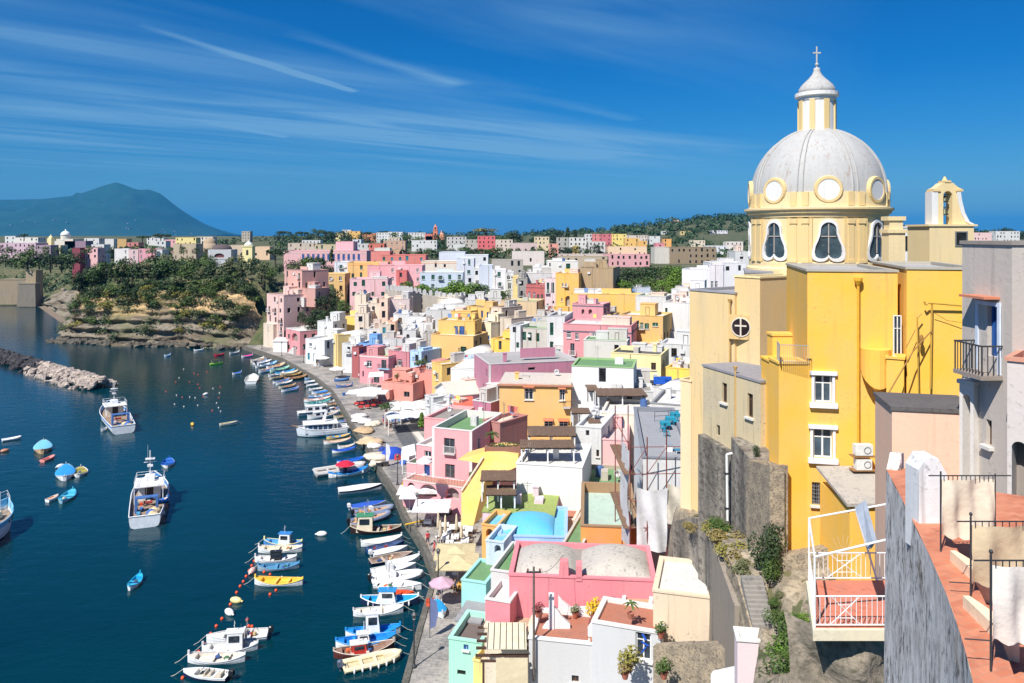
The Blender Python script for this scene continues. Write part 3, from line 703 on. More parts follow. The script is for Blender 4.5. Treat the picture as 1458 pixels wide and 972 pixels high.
H('concrete house with worn green roof behind the orange house', (190, 178, 160), (829, 85), (897, 84.3), 694, 8.5, roof='green', dirt=.7, cap=(176, 160, 140))
H('rose pink block house with stepped parapet beside the scaffolding', (238, 178, 176), (858, 93), (895, 92.5), 626, 11, roof=(222, 196, 190), dirt=.2)
H('cream terrace wall house under the reed roofed kitchen', (242, 230, 208), (856, 101), (929, 99.5), 588, 9, roof='white', dirt=.2)
H('white terrace house with open dark doorway under a reed pergola', WH, (852, 113), (930, 112), 556, 6, win=[(893, 560, 900, 582, 'o')], roof='conc')
H('white house with green flat roof and a tall dark stairwell window', (240, 240, 240), (814, 117), (902, 115), 521, 8, win=[(852.5, 523, 863, 544, 'd')], roof='green', dirt=.12, cap=(150, 186, 120), par=.15)
H('long white house with a blue solar panel on its roof', (238, 236, 234), (853, 123), (972, 121), 548, 6, roof='conc')
H('grey and white modern house above the cafe terrace', (226, 222, 218), (926, 98), (973, 96.5), 574, 9, win=[(929, 582, 933, 601, 'd')], roof='white', cap=(150, 150, 150))
H('small white rooftop house behind the modern house', WH, (938, 108), (970, 106.5), 553, 6, roof='white', extra=['vault'])
H('pale yellow house with a black felt roof and one small window', (234, 218, 152), (870, 131), (941, 128), 502, 8, win=[(927, 516, 934, 526.5, 'k')], roof='dark', dirt=.2, par=.15)
H('pink house with dark string course and cluttered roof terrace', (224, 142, 146), (802, 164), (899, 160), 461, 11, win=[(807, 472, 813, 481, 'w'), (819, 474, 824, 483, 'w'), (843, 473.5, 849, 480, 'w'), (812, 488.5, 818, 505, 'R'), (885, 472, 889, 480, 'w')], band=1.5, trim=(96, 92, 110), roof='white')
H('white house with flat mossy roof and green awning below the string course house', (226, 222, 210), (831, 149), (893, 147), 484, 6, auto=('do', .4), roof='green', par=.1)
H('tall white house with two green balcony doors', WH, (779, 169), (804, 168), 450, 10, win=[(783, 459, 788, 477, 'G'), (783, 486, 788, 498, 'G')], roof='conc')
H('weathered grey house with three green shuttered windows and green roof', (208, 200, 188), (741, 173), (779, 171), 467, 9, win=[(744, 472, 749, 484, 'G'), (752, 473, 757, 485, 'G'), (763, 474, 768, 486, 'G'), (754, 496, 758, 502, 'd')], roof='green', dirt=.8, par=.1)
H('slim white house with sloping buttress left of the weathered grey house', WH, (726, 173), (741, 172), 463, 8, win=[(735, 487, 739, 495, 'G'), (730, 465, 735, 473, 'o')])
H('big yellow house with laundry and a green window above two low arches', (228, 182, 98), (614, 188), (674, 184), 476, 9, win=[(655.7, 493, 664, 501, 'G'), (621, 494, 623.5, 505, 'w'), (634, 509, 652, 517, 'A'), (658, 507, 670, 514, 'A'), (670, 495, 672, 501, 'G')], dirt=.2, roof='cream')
H('upper yellow storey set back on the big yellow house, with blue windows', (228, 182, 84), (624, 192), (676, 190), 456, 7, win=[(646.5, 464, 652, 476, 'b'), (654, 464, 662, 476, 'b')], roof='cream', dirt=.2)
H('yellow stepped gable house rising left of the blue doored terrace', (230, 186, 82), (642, 202), (667, 200), 443, 7, auto=('d', .3), roof='cream', dirt=.2)
H('yellow house with a row of four blue doors below the crenellated wall', (234, 186, 92), (663, 207), (697, 203), 436, 8, win=[(668, 442, 671, 451, 'B'), (677, 442, 680.3, 455, 'B'), (685, 442, 687.8, 452, 'B'), (693, 444, 696, 456, 'B')], roof='conc')
H('cream house with two white arches under the row of blue doors', (242, 222, 184), (674, 200), (699, 196), 457, 6, win=[(677, 466, 681, 477, 'A'), (683, 468, 687, 478, 'A'), (694, 477, 697, 483, 'b')])
H('lemon yellow buttressed house at the side of the slim white house', (240, 190, 52), (699, 178), (726, 175), 482, 6, auto=('d', .3), dirt=.1)
H('crumbling beige house with stained walls beside the blue doored house', (222, 196, 170), (697, 204), (714, 201), 437, 8, auto=('d', .7), dirt=.9, roof='conc')
H('narrow crumbling beige house with tin awning', (218, 200, 176), (712, 198), (728, 195), 452, 8, auto=('do', .6), dirt=.9, roof='conc')
H('tan rough house with lime green roof', (218, 188, 142), (713, 216), (764, 213), 428, 9, roof='lgreen', dirt=.8, auto=('d', .2))
H('dark red house with white framed balcony doors', (196, 92, 88), (749, 229), (776, 226), 405, 9, win=[(752, 415, 755, 424, 'w'), (759, 416, 762, 426, 'w'), (764.5, 419, 768, 437, 'R'), (770, 419, 773.5, 437, 'R')], roof='conc', band=.8, trim=(150, 70, 70))
H('tall lilac white house with green balcony doors right of the dark red house', (230, 206, 210), (776, 225), (791, 223.5), 396, 9, win=[(778.5, 402, 782, 417, 'G'), (785, 402, 789, 417, 'G'), (778.5, 432, 781, 443, 'G'), (786, 428, 789, 432, 'd')])
H('tall marigold house with an arched loggia', (242, 184, 70), (791, 223), (824, 221.5), 389, 9, win=[(800, 403, 803, 408, 'w'), (804.5, 403, 807.5, 408, 'w'), (805, 421, 813, 438, 'A'), (799, 424, 801, 429, 'w'), (799, 435, 802, 442, 'G')])
H('windowless tan tufa gable house beside the tall marigold house', TUFF, (824, 227), (873, 224), 381, 12, dirt=.9, roof='conc')
H('long low yellow wall house below the tufa gable', (240, 190, 80), (811, 213), (916, 209), 418, 5, roof='cream', dirt=.3)
H('pink house with grey cornice and arched windows below the long yellow wall', (226, 146, 152), (815, 196), (859, 193), 432, 7, win=[(828, 440, 832, 447, 'A'), (838, 440, 843, 447, 'A')], band=.5, trim=(110, 104, 120))
H('yellow house with a row of dark green shutters near the church', (228, 178, 90), (881, 171), (944, 167), 448, 9, win=[(905, 456, 910, 464, 'g'), (911.5, 459, 916, 468, 'g'), (918, 460, 924, 468, 'g'), (929, 459, 937, 464, 'g')], roof='white', extra=['hut'])
H('white house with tall green shuttered door right of the yellow shuttered house', (238, 232, 228), (944, 176), (985, 173), 430, 9, win=[(947, 438, 950.5, 454, 'G'), (952, 470, 958, 480, 'd')], roof='white')
H('rough whitewashed house with mossy terrace behind the yellow shuttered house', (228, 224, 216), (905, 193), (948, 190), 421, 9, auto=('d', .3), dirt=.8, roof='lgreen')
H('white villa with green doors and balustraded terrace near the church', (238, 236, 238), (971, 206), (1010, 203), 383, 9, win=[(984, 399, 990, 411, 'G'), (999, 399, 1006, 406, 'G')], roof='white', extra=['rail'])
H('pale lilac villa wing with white door, adjoining the white villa', (230, 222, 226), (1010, 203), (1030, 202), 377, 9, win=[(1012, 400, 1016, 412, 'w'), (1018, 400, 1022, 412, 'w')])
H('white terrace house under the white villa', (236, 232, 230), (956, 190), (1000, 187), 412, 8, auto=('dw', .4), roof='white')
H('white shanty house with laundry and yellow door beside the church wall', WH, (940, 140), (985, 138), 489, 7, auto=('do', .6), extra=['hut'])
H('low yellow terrace house draped with laundry, at the church wall', (252, 206, 40), (948, 128), (984, 126), 523, 5, auto=('o', .4), roof='white')
H('narrow pink house glimpsed beside the cream church wall', (232, 140, 160), (977, 150), (990, 148), 473, 5, auto=('d', .4))
H('mint green house with a brown felt roof on the quay', (158, 220, 196), (639, 59.5), (686, 58.8), 909, 4.5, win=[(660, 917, 667, 925, 'b'), (651, 953, 663, 961, 'o')], roof=(110, 96, 90), dirt=.15, par=.5)
H('aqua house with a small green roof beside the beige market umbrella', (150, 216, 208), (657, 66.5), (692, 65.8), 826, 4.5, roof='green', dirt=.15, par=.12)
H('low shed with corrugated grey roof behind the mint green house', (190, 180, 170), (648, 63), (684, 62.5), 884, 3.5, roof=(150, 148, 150), par=0)
H('beige roofed terrace house with the dark beamed pergola', (226, 206, 176), (690, 55.3), (754, 54.6), 893, 4, roof=(186, 156, 120), par=.1)
H('small yellow lean-to house at the edge of the mint green house', (236, 212, 110), (674, 57.5), (688, 57.2), 940, 2.5, roof=(200, 180, 150))
tw = H('white house with a terracotta tiled terrace, at the lower edge of town', (214, 213, 212), (753, 52), (843, 51.2), 909, 4.2, win=[(814, 961, 824, 971, 'k')], roof='terra', dirt=.12, par=.12, cap=(240, 238, 236), extra=())
td = H('white house with a white door painted with blue shapes', (214, 214, 215), (843, 50.8), (942, 49.3), 886, 3.6, win=[(905, 899, 927, 940, 'w')], roof='terra', dirt=.1, par=.12, cap=(236, 230, 226), extra=())
H('white house with brown straw roof panels behind the painted door', (238, 236, 234), (884, 54.5), (926, 54), 866, 4.5, roof=(176, 150, 112), par=.1)
H('beige stone house with white lime terrace roof and wire mesh on its wall', (226, 202, 170), (930, 50.5), (1014, 49.5), 842, 5.5, roof='white', dirt=.7, par=.12)
H('pale rose house with white parapet wall, cut by the lower picture edge', (240, 216, 220), (1050, 37), (1090, 36.8), 912, 1.1, roof='white', dirt=.1, cap=(242, 240, 236))
rf = random.Random(21); FC = [('white', (226, 222, 216)), ('white', (220, 216, 210)), ('cream', (226, 206, 178)), ('rose', (224, 170, 160)), ('white', (228, 226, 222)), ('pale grey', (198, 192, 184)), ('ochre', (222, 178, 100))]
k = 0
while k < 46:
 Y = rf.uniform(140, 232); px = rf.uniform(488, 940); p = at(px, 450, Y); d_, _ = coast_dist(p.x, Y)
 if not 24 < d_ < 110: continue
 w_ = rf.uniform(3, 5.5); nm, cc = rf.choice(FC); zt = ground(p.x, Y) + rf.uniform(5, 8.5); row = 333 + (37 - zt) / Y * F; q = px + w_ / Y * F
 H('small ' + nm + ' house squeezed between the larger houses of the middle town', cc, (px, Y), (q, Y - rf.uniform(-2, 2)), row, rf.uniform(3.5, 6), auto=('dgwko', .7), dirt=.7, roof=rf.choice(['white', 'conc', 'terra', 'grey', 'cream']), group='small ' + nm + ' filler houses'); k += 1
def FY(row): return interp(row, [330, 336, 341, 345, 350, 356, 362, 370, 380, 390, 402, 415, 430], [1150, 1000, 830, 700, 580, 480, 400, 345, 300, 275, 256, 240, 226])
def U(label, c, x0, x1, top, D=9, auto=('d', .5), roof='white', Y=None, skew=0, **k):
 Y = Y or FY(top + 6); H(label, c, (x0, Y + skew), (x1, Y - skew * .3), top, D, auto=auto, roof=roof, lod=True, **k)
U('old beige house with a big dark arch under the crenellated wall', BEI, 505, 521, 419, 8, ('d', .8), 'conc', 238, dirt=.9)
U('pale pink terrace house with green doors, left end of the crenellated wall', (232, 180, 182), 498, 552, 397, 9, ('G', .6), 'grey', 252)
U('flaking cream house of many small windows beside the old beige arch house', (228, 208, 184), 520, 541, 432, 8, ('d', .9), 'conc', 224, dirt=.9)
U('tall peach house in the crowded white quarter, below the wall', (246, 204, 176), 540, 552, 425, 7, ('d', .8), 'white', 222, dirt=.6)
U('rose tinted plain house with one black slot window, below the crenellated wall', (232, 208, 202), 552, 583, 426, 9, ('d', .15), 'white', 226, dirt=.6)
U('white house with grey shutters in front of the rose tinted plain house', WH, 560, 582, 447, 8, ('dn', .7), 'white', 211, dirt=.4)
U('white house with an iron balcony and dark awning in the crowded quarter', (232, 230, 226), 580, 602, 450, 8, ('dG', .7), 'conc', 208, dirt=.6)
U('white arched house with green door in the crowded quarter', WH, 573, 592, 470, 7, ('GA', .6), 'white', 200)
U('small white house with a flat brown terrace beside the yellow stepped gable', (240, 236, 230), 598, 616, 459, 7, ('d', .5), 'red', 203, dirt=.4)
U('bare grey concrete house wall left of the big yellow house', (190, 184, 176), 602, 617, 474, 7, ('d', .2), 'conc', 194, dirt=.9)
U('white terrace house with dome tank, behind the yellow stepped gable', WH, 606, 645, 441, 7, ('dG', .5), 'white', 214, extra=['tank'])
U('white vaulted house at the foot of the round bastion', WH, 624, 662, 433, 7, ('d', .2), 'white', 218, extra=['vault'])
U('pale apricot house strip beside the white grey shuttered house', (246, 190, 150), 552, 563, 458, 6, ('d', .6), 'white', 206)
U('cream old house with turquoise awning in the crowded quarter', (234, 214, 190), 541, 556, 462, 7, ('dT', .8), 'white', 205, dirt=.7)
U('white low house with green door behind the pink restaurant roof', WH, 545, 573, 482, 6, ('dG', .6), 'red', 196)
U('stained white house stepping down behind the cornflower blue box', (230, 224, 216), 523, 545, 468, 7, ('d', .7), 'conc', 207, dirt=.9)
U('cream house with wide dark loggias left of the crowded quarter', (226, 206, 182), 505, 525, 446, 8, ('do', .9), 'conc', 216, dirt=.8)
U('white flat house above the four blue doors', WH, 662, 690, 427, 7, ('d', .2), 'white', 214)
U('grey white cube houses below the round bastion steps', (220, 216, 210), 688, 714, 424, 7, ('d', .4), 'conc', 220, dirt=.6)
U('long pink school building with a row of tall blue windows', (228, 170, 172), 404, 522, 357, 16, None, 'grey', 345, win=[(430 + 7.2 * i, 361.5, 433.5 + 7.2 * i, 370, 'b') for i in range(12)], band=.9, trim=(226, 196, 190))
U('square pink block rising from the roof of the long pink school', (232, 168, 176), 478, 503, 344, 10, ('d', .0), 'grey', 356)
U('ochre house with arched white door and terrace parapet', (226, 184, 106), 452, 491, 390, 9, ('wk', .5), 'cream', 268)
U('white house with blue shaded balcony beside the ochre house', (228, 232, 240), 476, 496, 373, 9, ('gd', .7), 'white', 287)
U('orange corniced yellow house with green shutters on its balcony', (240, 186, 96), 495, 549, 374, 10, ('gG', .7), 'cream', 284, band=.7, trim=(246, 168, 70))
U('pink villa with a grey flat roof right of the orange cornice', (236, 160, 164), 523, 554, 378, 9, ('w', .3), 'grey', 276)
U('rosy villa with slim windows next to the coral recess', (238, 168, 172), 554, 601, 378, 10, ('w', .5), 'grey', 273)
U('coral red recess wing with four small windows on the rosy villa', (222, 104, 98), 564, 579, 385, 3, ('d', .9), 'grey', 270)
U('pale blue villa with teal doors and a sloped stair wall', (208, 224, 240), 598, 659, 388, 10, ('gG', .7), 'white', 262, cap=WH)
U('bluish white tall house with green doors by the pale blue villa', (222, 226, 236), 650, 675, 368, 10, ('gd', .6), 'white', 283)
U('slim white house with two stacked windows near the garden trees', WH, 674, 683, 382, 8, ('d', .9), 'white', 270)
U('plain grey blue gable wall house right of the slim white house', (206, 214, 228), 682, 701, 378, 10, ('d', .0), 'white', 268, dirt=.15)
U('white house with green shutters and shaded porch by the garden', (238, 234, 234), 701, 720, 384, 9, ('gG', .8), 'white', 262)
U('thin white gabled house beside the green shuttered porch', WH, 719, 731, 388, 8, ('w', .7), 'grey', 257)
U('yellow and white striped small house under the blue tarp', (240, 210, 130), 730, 741, 394, 7, ('w', .6), 'grey', 248)
U('dark grey weathered house with shuttered windows, left of the dark red house', (166, 160, 152), 737, 751, 396, 9, ('gd', .8), (70, 90, 130), 240, dirt=.9)
U('coral villa with red tiled eaves and teal shutters', (222, 120, 108), 542, 606, 363, 10, ('Tg', .7), 'red', 320)
U('coral gable house adjoining the red tiled villa', (224, 128, 116), 528, 555, 358, 9, ('d', .4), 'grey', 326)
U('white long house with peach window band behind the pink terraces', (240, 224, 206), 600, 652, 372, 9, ('d', .5), 'white', 300, band=.6, trim=(240, 180, 130))
U('bluish white block house with rooftop frames', (216, 224, 236), 625, 662, 359, 10, ('d', .1), 'white', 315, extra=['rail'])
U('white blank house with rooftop shed beside the rooftop frames', (230, 232, 238), 660, 695, 363, 9, ('d', .2), 'white', 306)
U('long white terrace house with a red edge behind the flat roofs', (236, 220, 212), 729, 775, 358, 10, ('d', .3), 'lgreen', 420)
U('cream block house with one dark green window on top', (242, 236, 226), 780, 823, 372, 11, ('d', .0), 'white', 258, win=[(806, 375, 812, 383, 'G'), (782, 374, 784, 379, 'o')])
U('white stepped house with tiny windows left of the cream block house', (238, 234, 230), 759, 781, 380, 9, ('d', .5), 'white', 255)
U('broad white house with grey patched roof below the cream block house', (232, 226, 222), 741, 790, 389, 8, ('d', .2), 'conc', 247, dirt=.7)
U('grey rubble roof house in front of the long red edged terrace', (180, 170, 158), 700, 745, 370, 9, ('d', .4), 'conc', 300, dirt=.9)
U('low tan house with greenhouse frames behind the tufa gable', (188, 168, 140), 795, 865, 365, 10, ('d', .3), 'conc', 330, dirt=.8)
U('ruined dark tufa palace with empty windows', (150, 128, 98), 954, 1020, 352, 14, ('o', .8), 'conc', 430, dirt=.9)
U('pale grey windowless side house of the ruined tufa palace', (204, 196, 184), 932, 955, 352, 12, ('d', .0), 'white', 432, dirt=.6)
U('pink school wing with rows of dark window bands', (222, 156, 160), 860, 925, 362, 10, ('o', .9), 'white', 400)
U('long pale terrace house with red rail band beside the pink school wing', (226, 206, 196), 796, 862, 362, 9, ('k', .6), 'grey', 405)
U('peach apartment house behind the pink school wing', (240, 200, 160), 866, 921, 351, 10, ('d', .5), 'conc', 500)
U('small white house with blue hut among the garden trees', (206, 216, 232), 902, 926, 409, 6, ('d', .3), 'white', 226)
U('white terrace house with battlement parapet at the church side', (240, 238, 240), 1012, 1062, 374, 9, ('d', .6), 'white', 225)
U('white tower house with openings beside the round dome drum', WH, 1047, 1066, 358, 9, ('o', .6), 'white', 240)
U('long lilac apartment block at the left picture edge', (206, 170, 186), -6, 51, 346, 14, ('o', .9), 'white', 520)
U('white villa on the roofs of the lilac apartment block', WH, 7, 22, 336, 9, ('d', .7), 'white', 620)
U('white long house with grey roof behind the lilac block', (236, 230, 222), 21, 54, 338, 10, ('d', .4), 'conc', 600)
U('grey shaded pink house right of the lilac block', (170, 140, 156), 52, 72, 349, 9, ('d', .5), 'conc', 500)
U('cream house below the white domed church far left', (240, 220, 170), 71, 86, 349, 9, ('d', .6), 'cream', 530)
U('low white house beside the cream house of the far left', WH, 72, 92, 343, 9, ('d', .5), 'white', 640)
U('pink cube house in front of the white dome', (232, 176, 176), 92, 104, 343, 9, ('d', .3), 'white', 560)
U('mauve shaded cube house right of the white dome', (150, 120, 140), 107, 122, 343, 9, ('d', .0), 'white', 500)
U('dark wine red house among the cliff trees', (140, 50, 70), 103, 114, 353, 8, ('d', .2), 'red', 440)
U('pink and white low house beside the wine red house', (236, 180, 180), 113, 139, 353, 8, ('d', .4), 'red', 445)
U('white villa with dark tree in front, far left', WH, 120, 141, 339, 9, ('d', .6), 'conc', 640)
U('white cottage near the tufa cube house', WH, 143, 162, 340, 9, ('d', .5), 'cream', 660)
U('ochre tufa cube house on the far ridge', (202, 160, 90), 167, 180, 340, 9, ('d', .1), 'conc', 640)
U('red roofed low house right of the ochre tufa cube', (206, 120, 110), 181, 197, 345, 8, ('d', .4), 'white', 560)
U('white wall house above the cliff trees, left of the pale pink one', (238, 232, 228), 163, 183, 354, 8, ('w', .5), 'white', 420)
U('pale pink cliff villa with white windows above the trees', (236, 196, 196), 183, 198, 355, 8, ('w', .7), 'white', 415)
U('rose coloured long villa on the clifftop', (226, 150, 164), 197, 222, 354, 8, ('w', .6), 'white', 415)
U('white end house of the rose clifftop villa', WH, 221, 231, 355, 8, ('w', .5), 'white', 415)
U('white cube house under the umbrella pine', WH, 209, 220, 338, 9, ('d', .7), 'white', 680)
U('white double house right of the umbrella pine', WH, 219, 233, 339, 9, ('d', .7), 'white', 670)
U('small pink house on the far ridge beside the yellow one', (230, 160, 164), 234, 250, 341, 9, ('o', .6), 'white', 600)
U('yellow house with three dark windows on the far ridge', (236, 214, 130), 250, 279, 338, 9, ('o', .7), 'cream', 600)
U('cream apartment house behind the brown domes', (236, 224, 206), 279, 303, 337, 9, ('d', .8), 'red', 640)
U('grey stone palazzo with pale windows, front of the far left town', (190, 170, 140), 246, 279, 347, 11, ('n', .6), 'conc', 470, dirt=.9)
U('white low house at the ridge left of the palazzo', WH, 221, 236, 343, 8, ('d', .5), 'white', 560)
U('white house at the far left shore', WH, 130, 148, 348, 8, ('d', .6), 'white', 480)
U('orange tile roofed low house right of the yellow bell tower', (226, 190, 150), 361, 384, 351, 9, ('d', .4), (220, 110, 60), 480)
U('beige stone low house left of the yellow bell tower', (206, 184, 156), 320, 346, 349, 10, ('d', .2), 'conc', 500, dirt=.8)
U('small white house with red tiles left of the beige stone house', (238, 230, 220), 306, 322, 350, 8, ('d', .3), 'red', 490)
U('lone stone tower house on the ridge among pines', (180, 168, 150), 344, 356, 329, 9, ('d', .7), 'conc', 900)
U('long grey terrace of flats above the pink school', (200, 180, 160), 410, 452, 346, 10, ('d', .6), 'conc', 520, dirt=.7)
U('white long house above the terrace of flats', WH, 430, 456, 342, 8, ('d', .6), 'white', 620)
U('tan house with green shutters, left of the pink block', (200, 178, 140), 448, 478, 348, 9, ('g', .7), 'conc', 450)
U('white balcony house right of the pink block', (226, 230, 238), 502, 514, 341, 9, ('d', .7), 'white', 560)
U('dark low white house beside the white balcony house', (214, 210, 206), 512, 530, 347, 8, ('d', .6), 'white', 480)
U('brick red house with flat roof above the coral villa', (214, 106, 84), 525, 547, 347, 9, ('d', .7), 'conc', 460)
U('tan house with white framed windows right of the brick red house', (206, 160, 130), 546, 577, 343, 9, ('w', .7), 'conc', 500)
U('white retaining house in front of the brick red house', (234, 228, 218), 533, 555, 353, 7, ('d', .0), 'white', 420)
U('pale yellow hilltop house under the pines', (240, 220, 150), 478, 497, 331, 9, ('d', .5), 'cream', 900)
U('golden hilltop house right of the pale yellow one', (232, 180, 80), 495, 513, 329, 9, ('d', .5), 'red', 900)
U('white hilltop villa behind the golden house', WH, 487, 500, 327, 9, ('d', .4), 'white', 960)
U('orange hilltop house with brown roof', (206, 130, 80), 516, 536, 332, 9, ('o', .5), 'red', 880)
U('white hilltop group house with many windows', WH, 536, 555, 331, 9, ('d', .9), 'white', 860)
U('white tall hilltop house right of the many windowed one', (240, 238, 240), 553, 573, 330, 9, ('d', .8), 'white', 850)
U('beige palazzo below the white hilltop houses', (210, 186, 160), 553, 569, 338, 9, ('w', .7), 'conc', 650)
U('white house with red gable left of the red bell tower', WH, 581, 606, 331, 9, ('d', .7), 'red', 860)
U('salmon church hall at the foot of the red bell tower', (226, 110, 90), 605, 616, 333, 9, ('d', .2), 'red', 830)
U('white long low house below the red bell tower', WH, 586, 622, 342, 8, ('d', .7), 'white', 640)
U('grey apartment terrace right of the red domed church', (196, 190, 186), 636, 664, 337, 10, ('d', .9), 'conc', 680, dirt=.6)
U('grey weathered tenement with small windows left of the red house', (186, 176, 164), 662, 682, 341, 10, ('d', .9), 'conc', 620, dirt=.9)
U('white ground floor row under the grey apartment terrace', WH, 641, 662, 348, 8, ('d', .5), 'white', 560)
U('strawberry red house with two balconies', (226, 90, 96), 680, 705, 336, 10, ('d', .7), 'conc', 600)
U('beige house with flat roof right of the strawberry red house', (216, 200, 180), 705, 730, 341, 9, ('d', .6), 'conc', 620)
U('pink lilac low house row right of the beige flat roof', (226, 196, 190), 727, 765, 346, 8, ('d', .6), 'white', 560)
U('sand coloured tower house with pink ground floor', (224, 200, 156), 761, 782, 337, 10, ('d', .6), 'conc', 610)
U('coral pink low house beneath the sand coloured tower house', (232, 150, 130), 782, 795, 347, 9, ('d', .6), 'conc', 520)
U('tall weathered grey house with slots near the dark cypresses', (180, 172, 160), 793, 809, 338, 10, ('o', .8), 'conc', 540, dirt=.9)
U('white rambling house with arches right of the cypresses', (236, 230, 222), 811, 834, 338, 10, ('oA', .8), 'conc', 560, dirt=.6)
U('white modern ridge house with dark window band', WH, 833, 850, 333, 9, ('o', .8), 'white', 700)
U('coral long ridge house', (222, 126, 120), 844, 858, 333, 9, ('d', .6), 'conc', 680)
U('deep pink ridge house beside the coral long one', (214, 100, 110), 857, 871, 333, 9, ('d', .5), 'conc', 660)
U('sunny yellow ridge house', (246, 214, 100), 871, 892, 333, 9, ('d', .6), 'white', 690)
U('amber house below the sunny yellow ridge house', (240, 186, 80), 890, 910, 339, 9, ('d', .5), 'conc', 600)
U('amber low wing with dark doors right of the amber house', (236, 176, 70), 908, 921, 343, 8, ('o', .6), 'conc', 580)
U('white shabby house below the coral ridge houses', (226, 220, 212), 838, 862, 344, 9, ('d', .8), 'conc', 560, dirt=.8)
U('yellow arched cottage among trees below the rambling house', (246, 206, 90), 816, 824, 350, 7, ('A', .9), 'conc', 500)
U('pale terrace house left of the hill foot', (230, 210, 196), 892, 922, 335, 9, ('d', .6), 'red', 800)
U('white house at the hill foot', WH, 925, 940, 336, 9, ('d', .6), 'white', 800)
U('orange house at the hill foot behind trees', (240, 170, 70), 945, 956, 340, 9, ('d', .4), 'conc', 620)
U('rose low house beside the ruined tufa palace', (226, 130, 140), 934, 946, 346, 8, ('d', .3), 'conc', 520)
U('white villa on the wooded hill', WH, 942, 952, 329, 9, ('d', .5), 'white', 1100)
U('yellow villa on the wooded hill', (240, 210, 130), 970, 984, 329, 9, ('d', .5), 'cream', 1050)
U('white lilac villa with many windows on the wooded hill', (232, 226, 236), 1012, 1036, 328, 12, ('d', .9), 'white', 1050)
U('pale grey house high on the wooded hill', (220, 214, 214), 1054, 1066, 325, 9, ('d', .6), 'conc', 1150)
U('square stone watchtower house on the hill crest', (200, 160, 140), 960, 967, 313, 9, ('d', .3), 'conc', 1400)
U('white long house behind the ruined palace', (232, 232, 238), 1006, 1035, 350, 9, ('d', .6), 'white', 520)
U('white house with terracotta edge right of the ruined palace', (238, 226, 216), 1034, 1058, 344, 9, ('o', .7), 'red', 600)
U('cream house on trees edge under the hill villas', (236, 218, 190), 984, 1004, 342, 9, ('d', .6), 'cream', 700)
U('white terraced house seen between dome and bell gable', (238, 240, 244), 1262, 1326, 324, 14, ('d', .2), 'white', 74)
U('pink and white village house far right of the bell gable', (232, 190, 186), 1386, 1412, 331, 10, ('d', .6), 'red', 620)
U('white village house at the right edge behind the grey house', WH, 1418, 1452, 329, 10, ('d', .6), 'white', 660)
CHC = (228, 202, 144); CHL = (236, 226, 200)
cpt = at(1163, 380, 60.5); CX0, CY0 = cpt.x, cpt.y
def zr(row, Y=60.5): return at(1163, row, Y).z
church = tag(empty('church', (CX0, CY0, 20)), 'pale yellow church with a big grey ribbed dome, lantern and cross', 'church')
m_ch = stucco(CHC, .3); m_trim = stucco((226, 194, 126), .25); m_dome = stucco((178, 177, 174), .5, grime=(150, 120, 100)); m_wht = stucco((236, 234, 230), .25)
Rd = 4.98; zb0 = zr(384) - 20; zc = zr(301) - 20; zd = zr(277) - 20; zt_ = zr(184) - 20
view = math.atan2(-CY0, -CX0)               # bearing from the dome to the viewpoint
angs = [view + R(9) + k * math.pi / 4 for k in range(8)]
m = MB(); m.smooth = False
m.lathe([(Rd + .3, -6), (Rd + .3, zb0 + .2), (Rd + .12, zb0 + .35), (Rd + .12, zb0 + .7), (Rd, zb0 + .8), (Rd, zc - .6), (Rd + .1, zc - .5), (Rd + .1, zc - .3), (Rd + .3, zc - .2), (Rd + .3, zc - .05), (Rd + .48, zc + .05), (Rd + .48, zc + .2), (Rd + .1, zc + .28), (Rd + .06, zd), (Rd - .4, zd)], 64)
drum = m.build('drum', m_ch, church)
pl = None
for k in range(8):
 a = angs[k] + math.pi / 8
 q = MB(); q.M = Matrix.Rotation(a, 4, 'Z')
 for s in (-1, 1):
  for z0, z1, o_, wd in ((zb0 + .72, zc - .62, .14, .22), (zb0 + .72, zb0 + .95, .2, .27), (zc - 1.0, zc - .62, .2, .27), (zc + .3, zd - .02, .16, .22)):
   q.box(Rd - .2, Rd + o_, s * .42 - wd, s * .42 + wd, z0, z1)
 q.box(Rd - .2, Rd + .08, -.9, .9, zb0 + .73, zc - .63)
 q.build('pilaster', m_trim, drum)
def on_drum(a, x, z, r):                     # wrap a flat outline round the drum
 t = a - x / Rd; return (r * math.cos(t), r * math.sin(t), z)
def pear(sc):
 pts = []
 for i in range(11): t = math.pi * i / 10; pts.append((-.52 * math.cos(t) * 1, 1.95 + .52 * math.sin(t)))
 for z, x in ((1.6, .55), (1.2, .68), (.8, .86), (.4, .92)): pts.append((x, z))
 for i in range(1, 6): t = math.pi * i / 6; pts.append((.92 - .46 + .46 * math.cos(t), .25 - .32 * math.sin(t)))
 pts.append((0, .22))
 half = pts[11:]
 for x, z in reversed(half[:-1]): pts.append((-x, z))
 cx_, cz_ = 0, 1.2
 return [((x - cx_) * sc, cz_ + (z - cz_) * (1 + (sc - 1) * .8)) for x, z in pts]
wz = zr(364) - 20; wh = (zr(318) - zr(364)) / 2.45
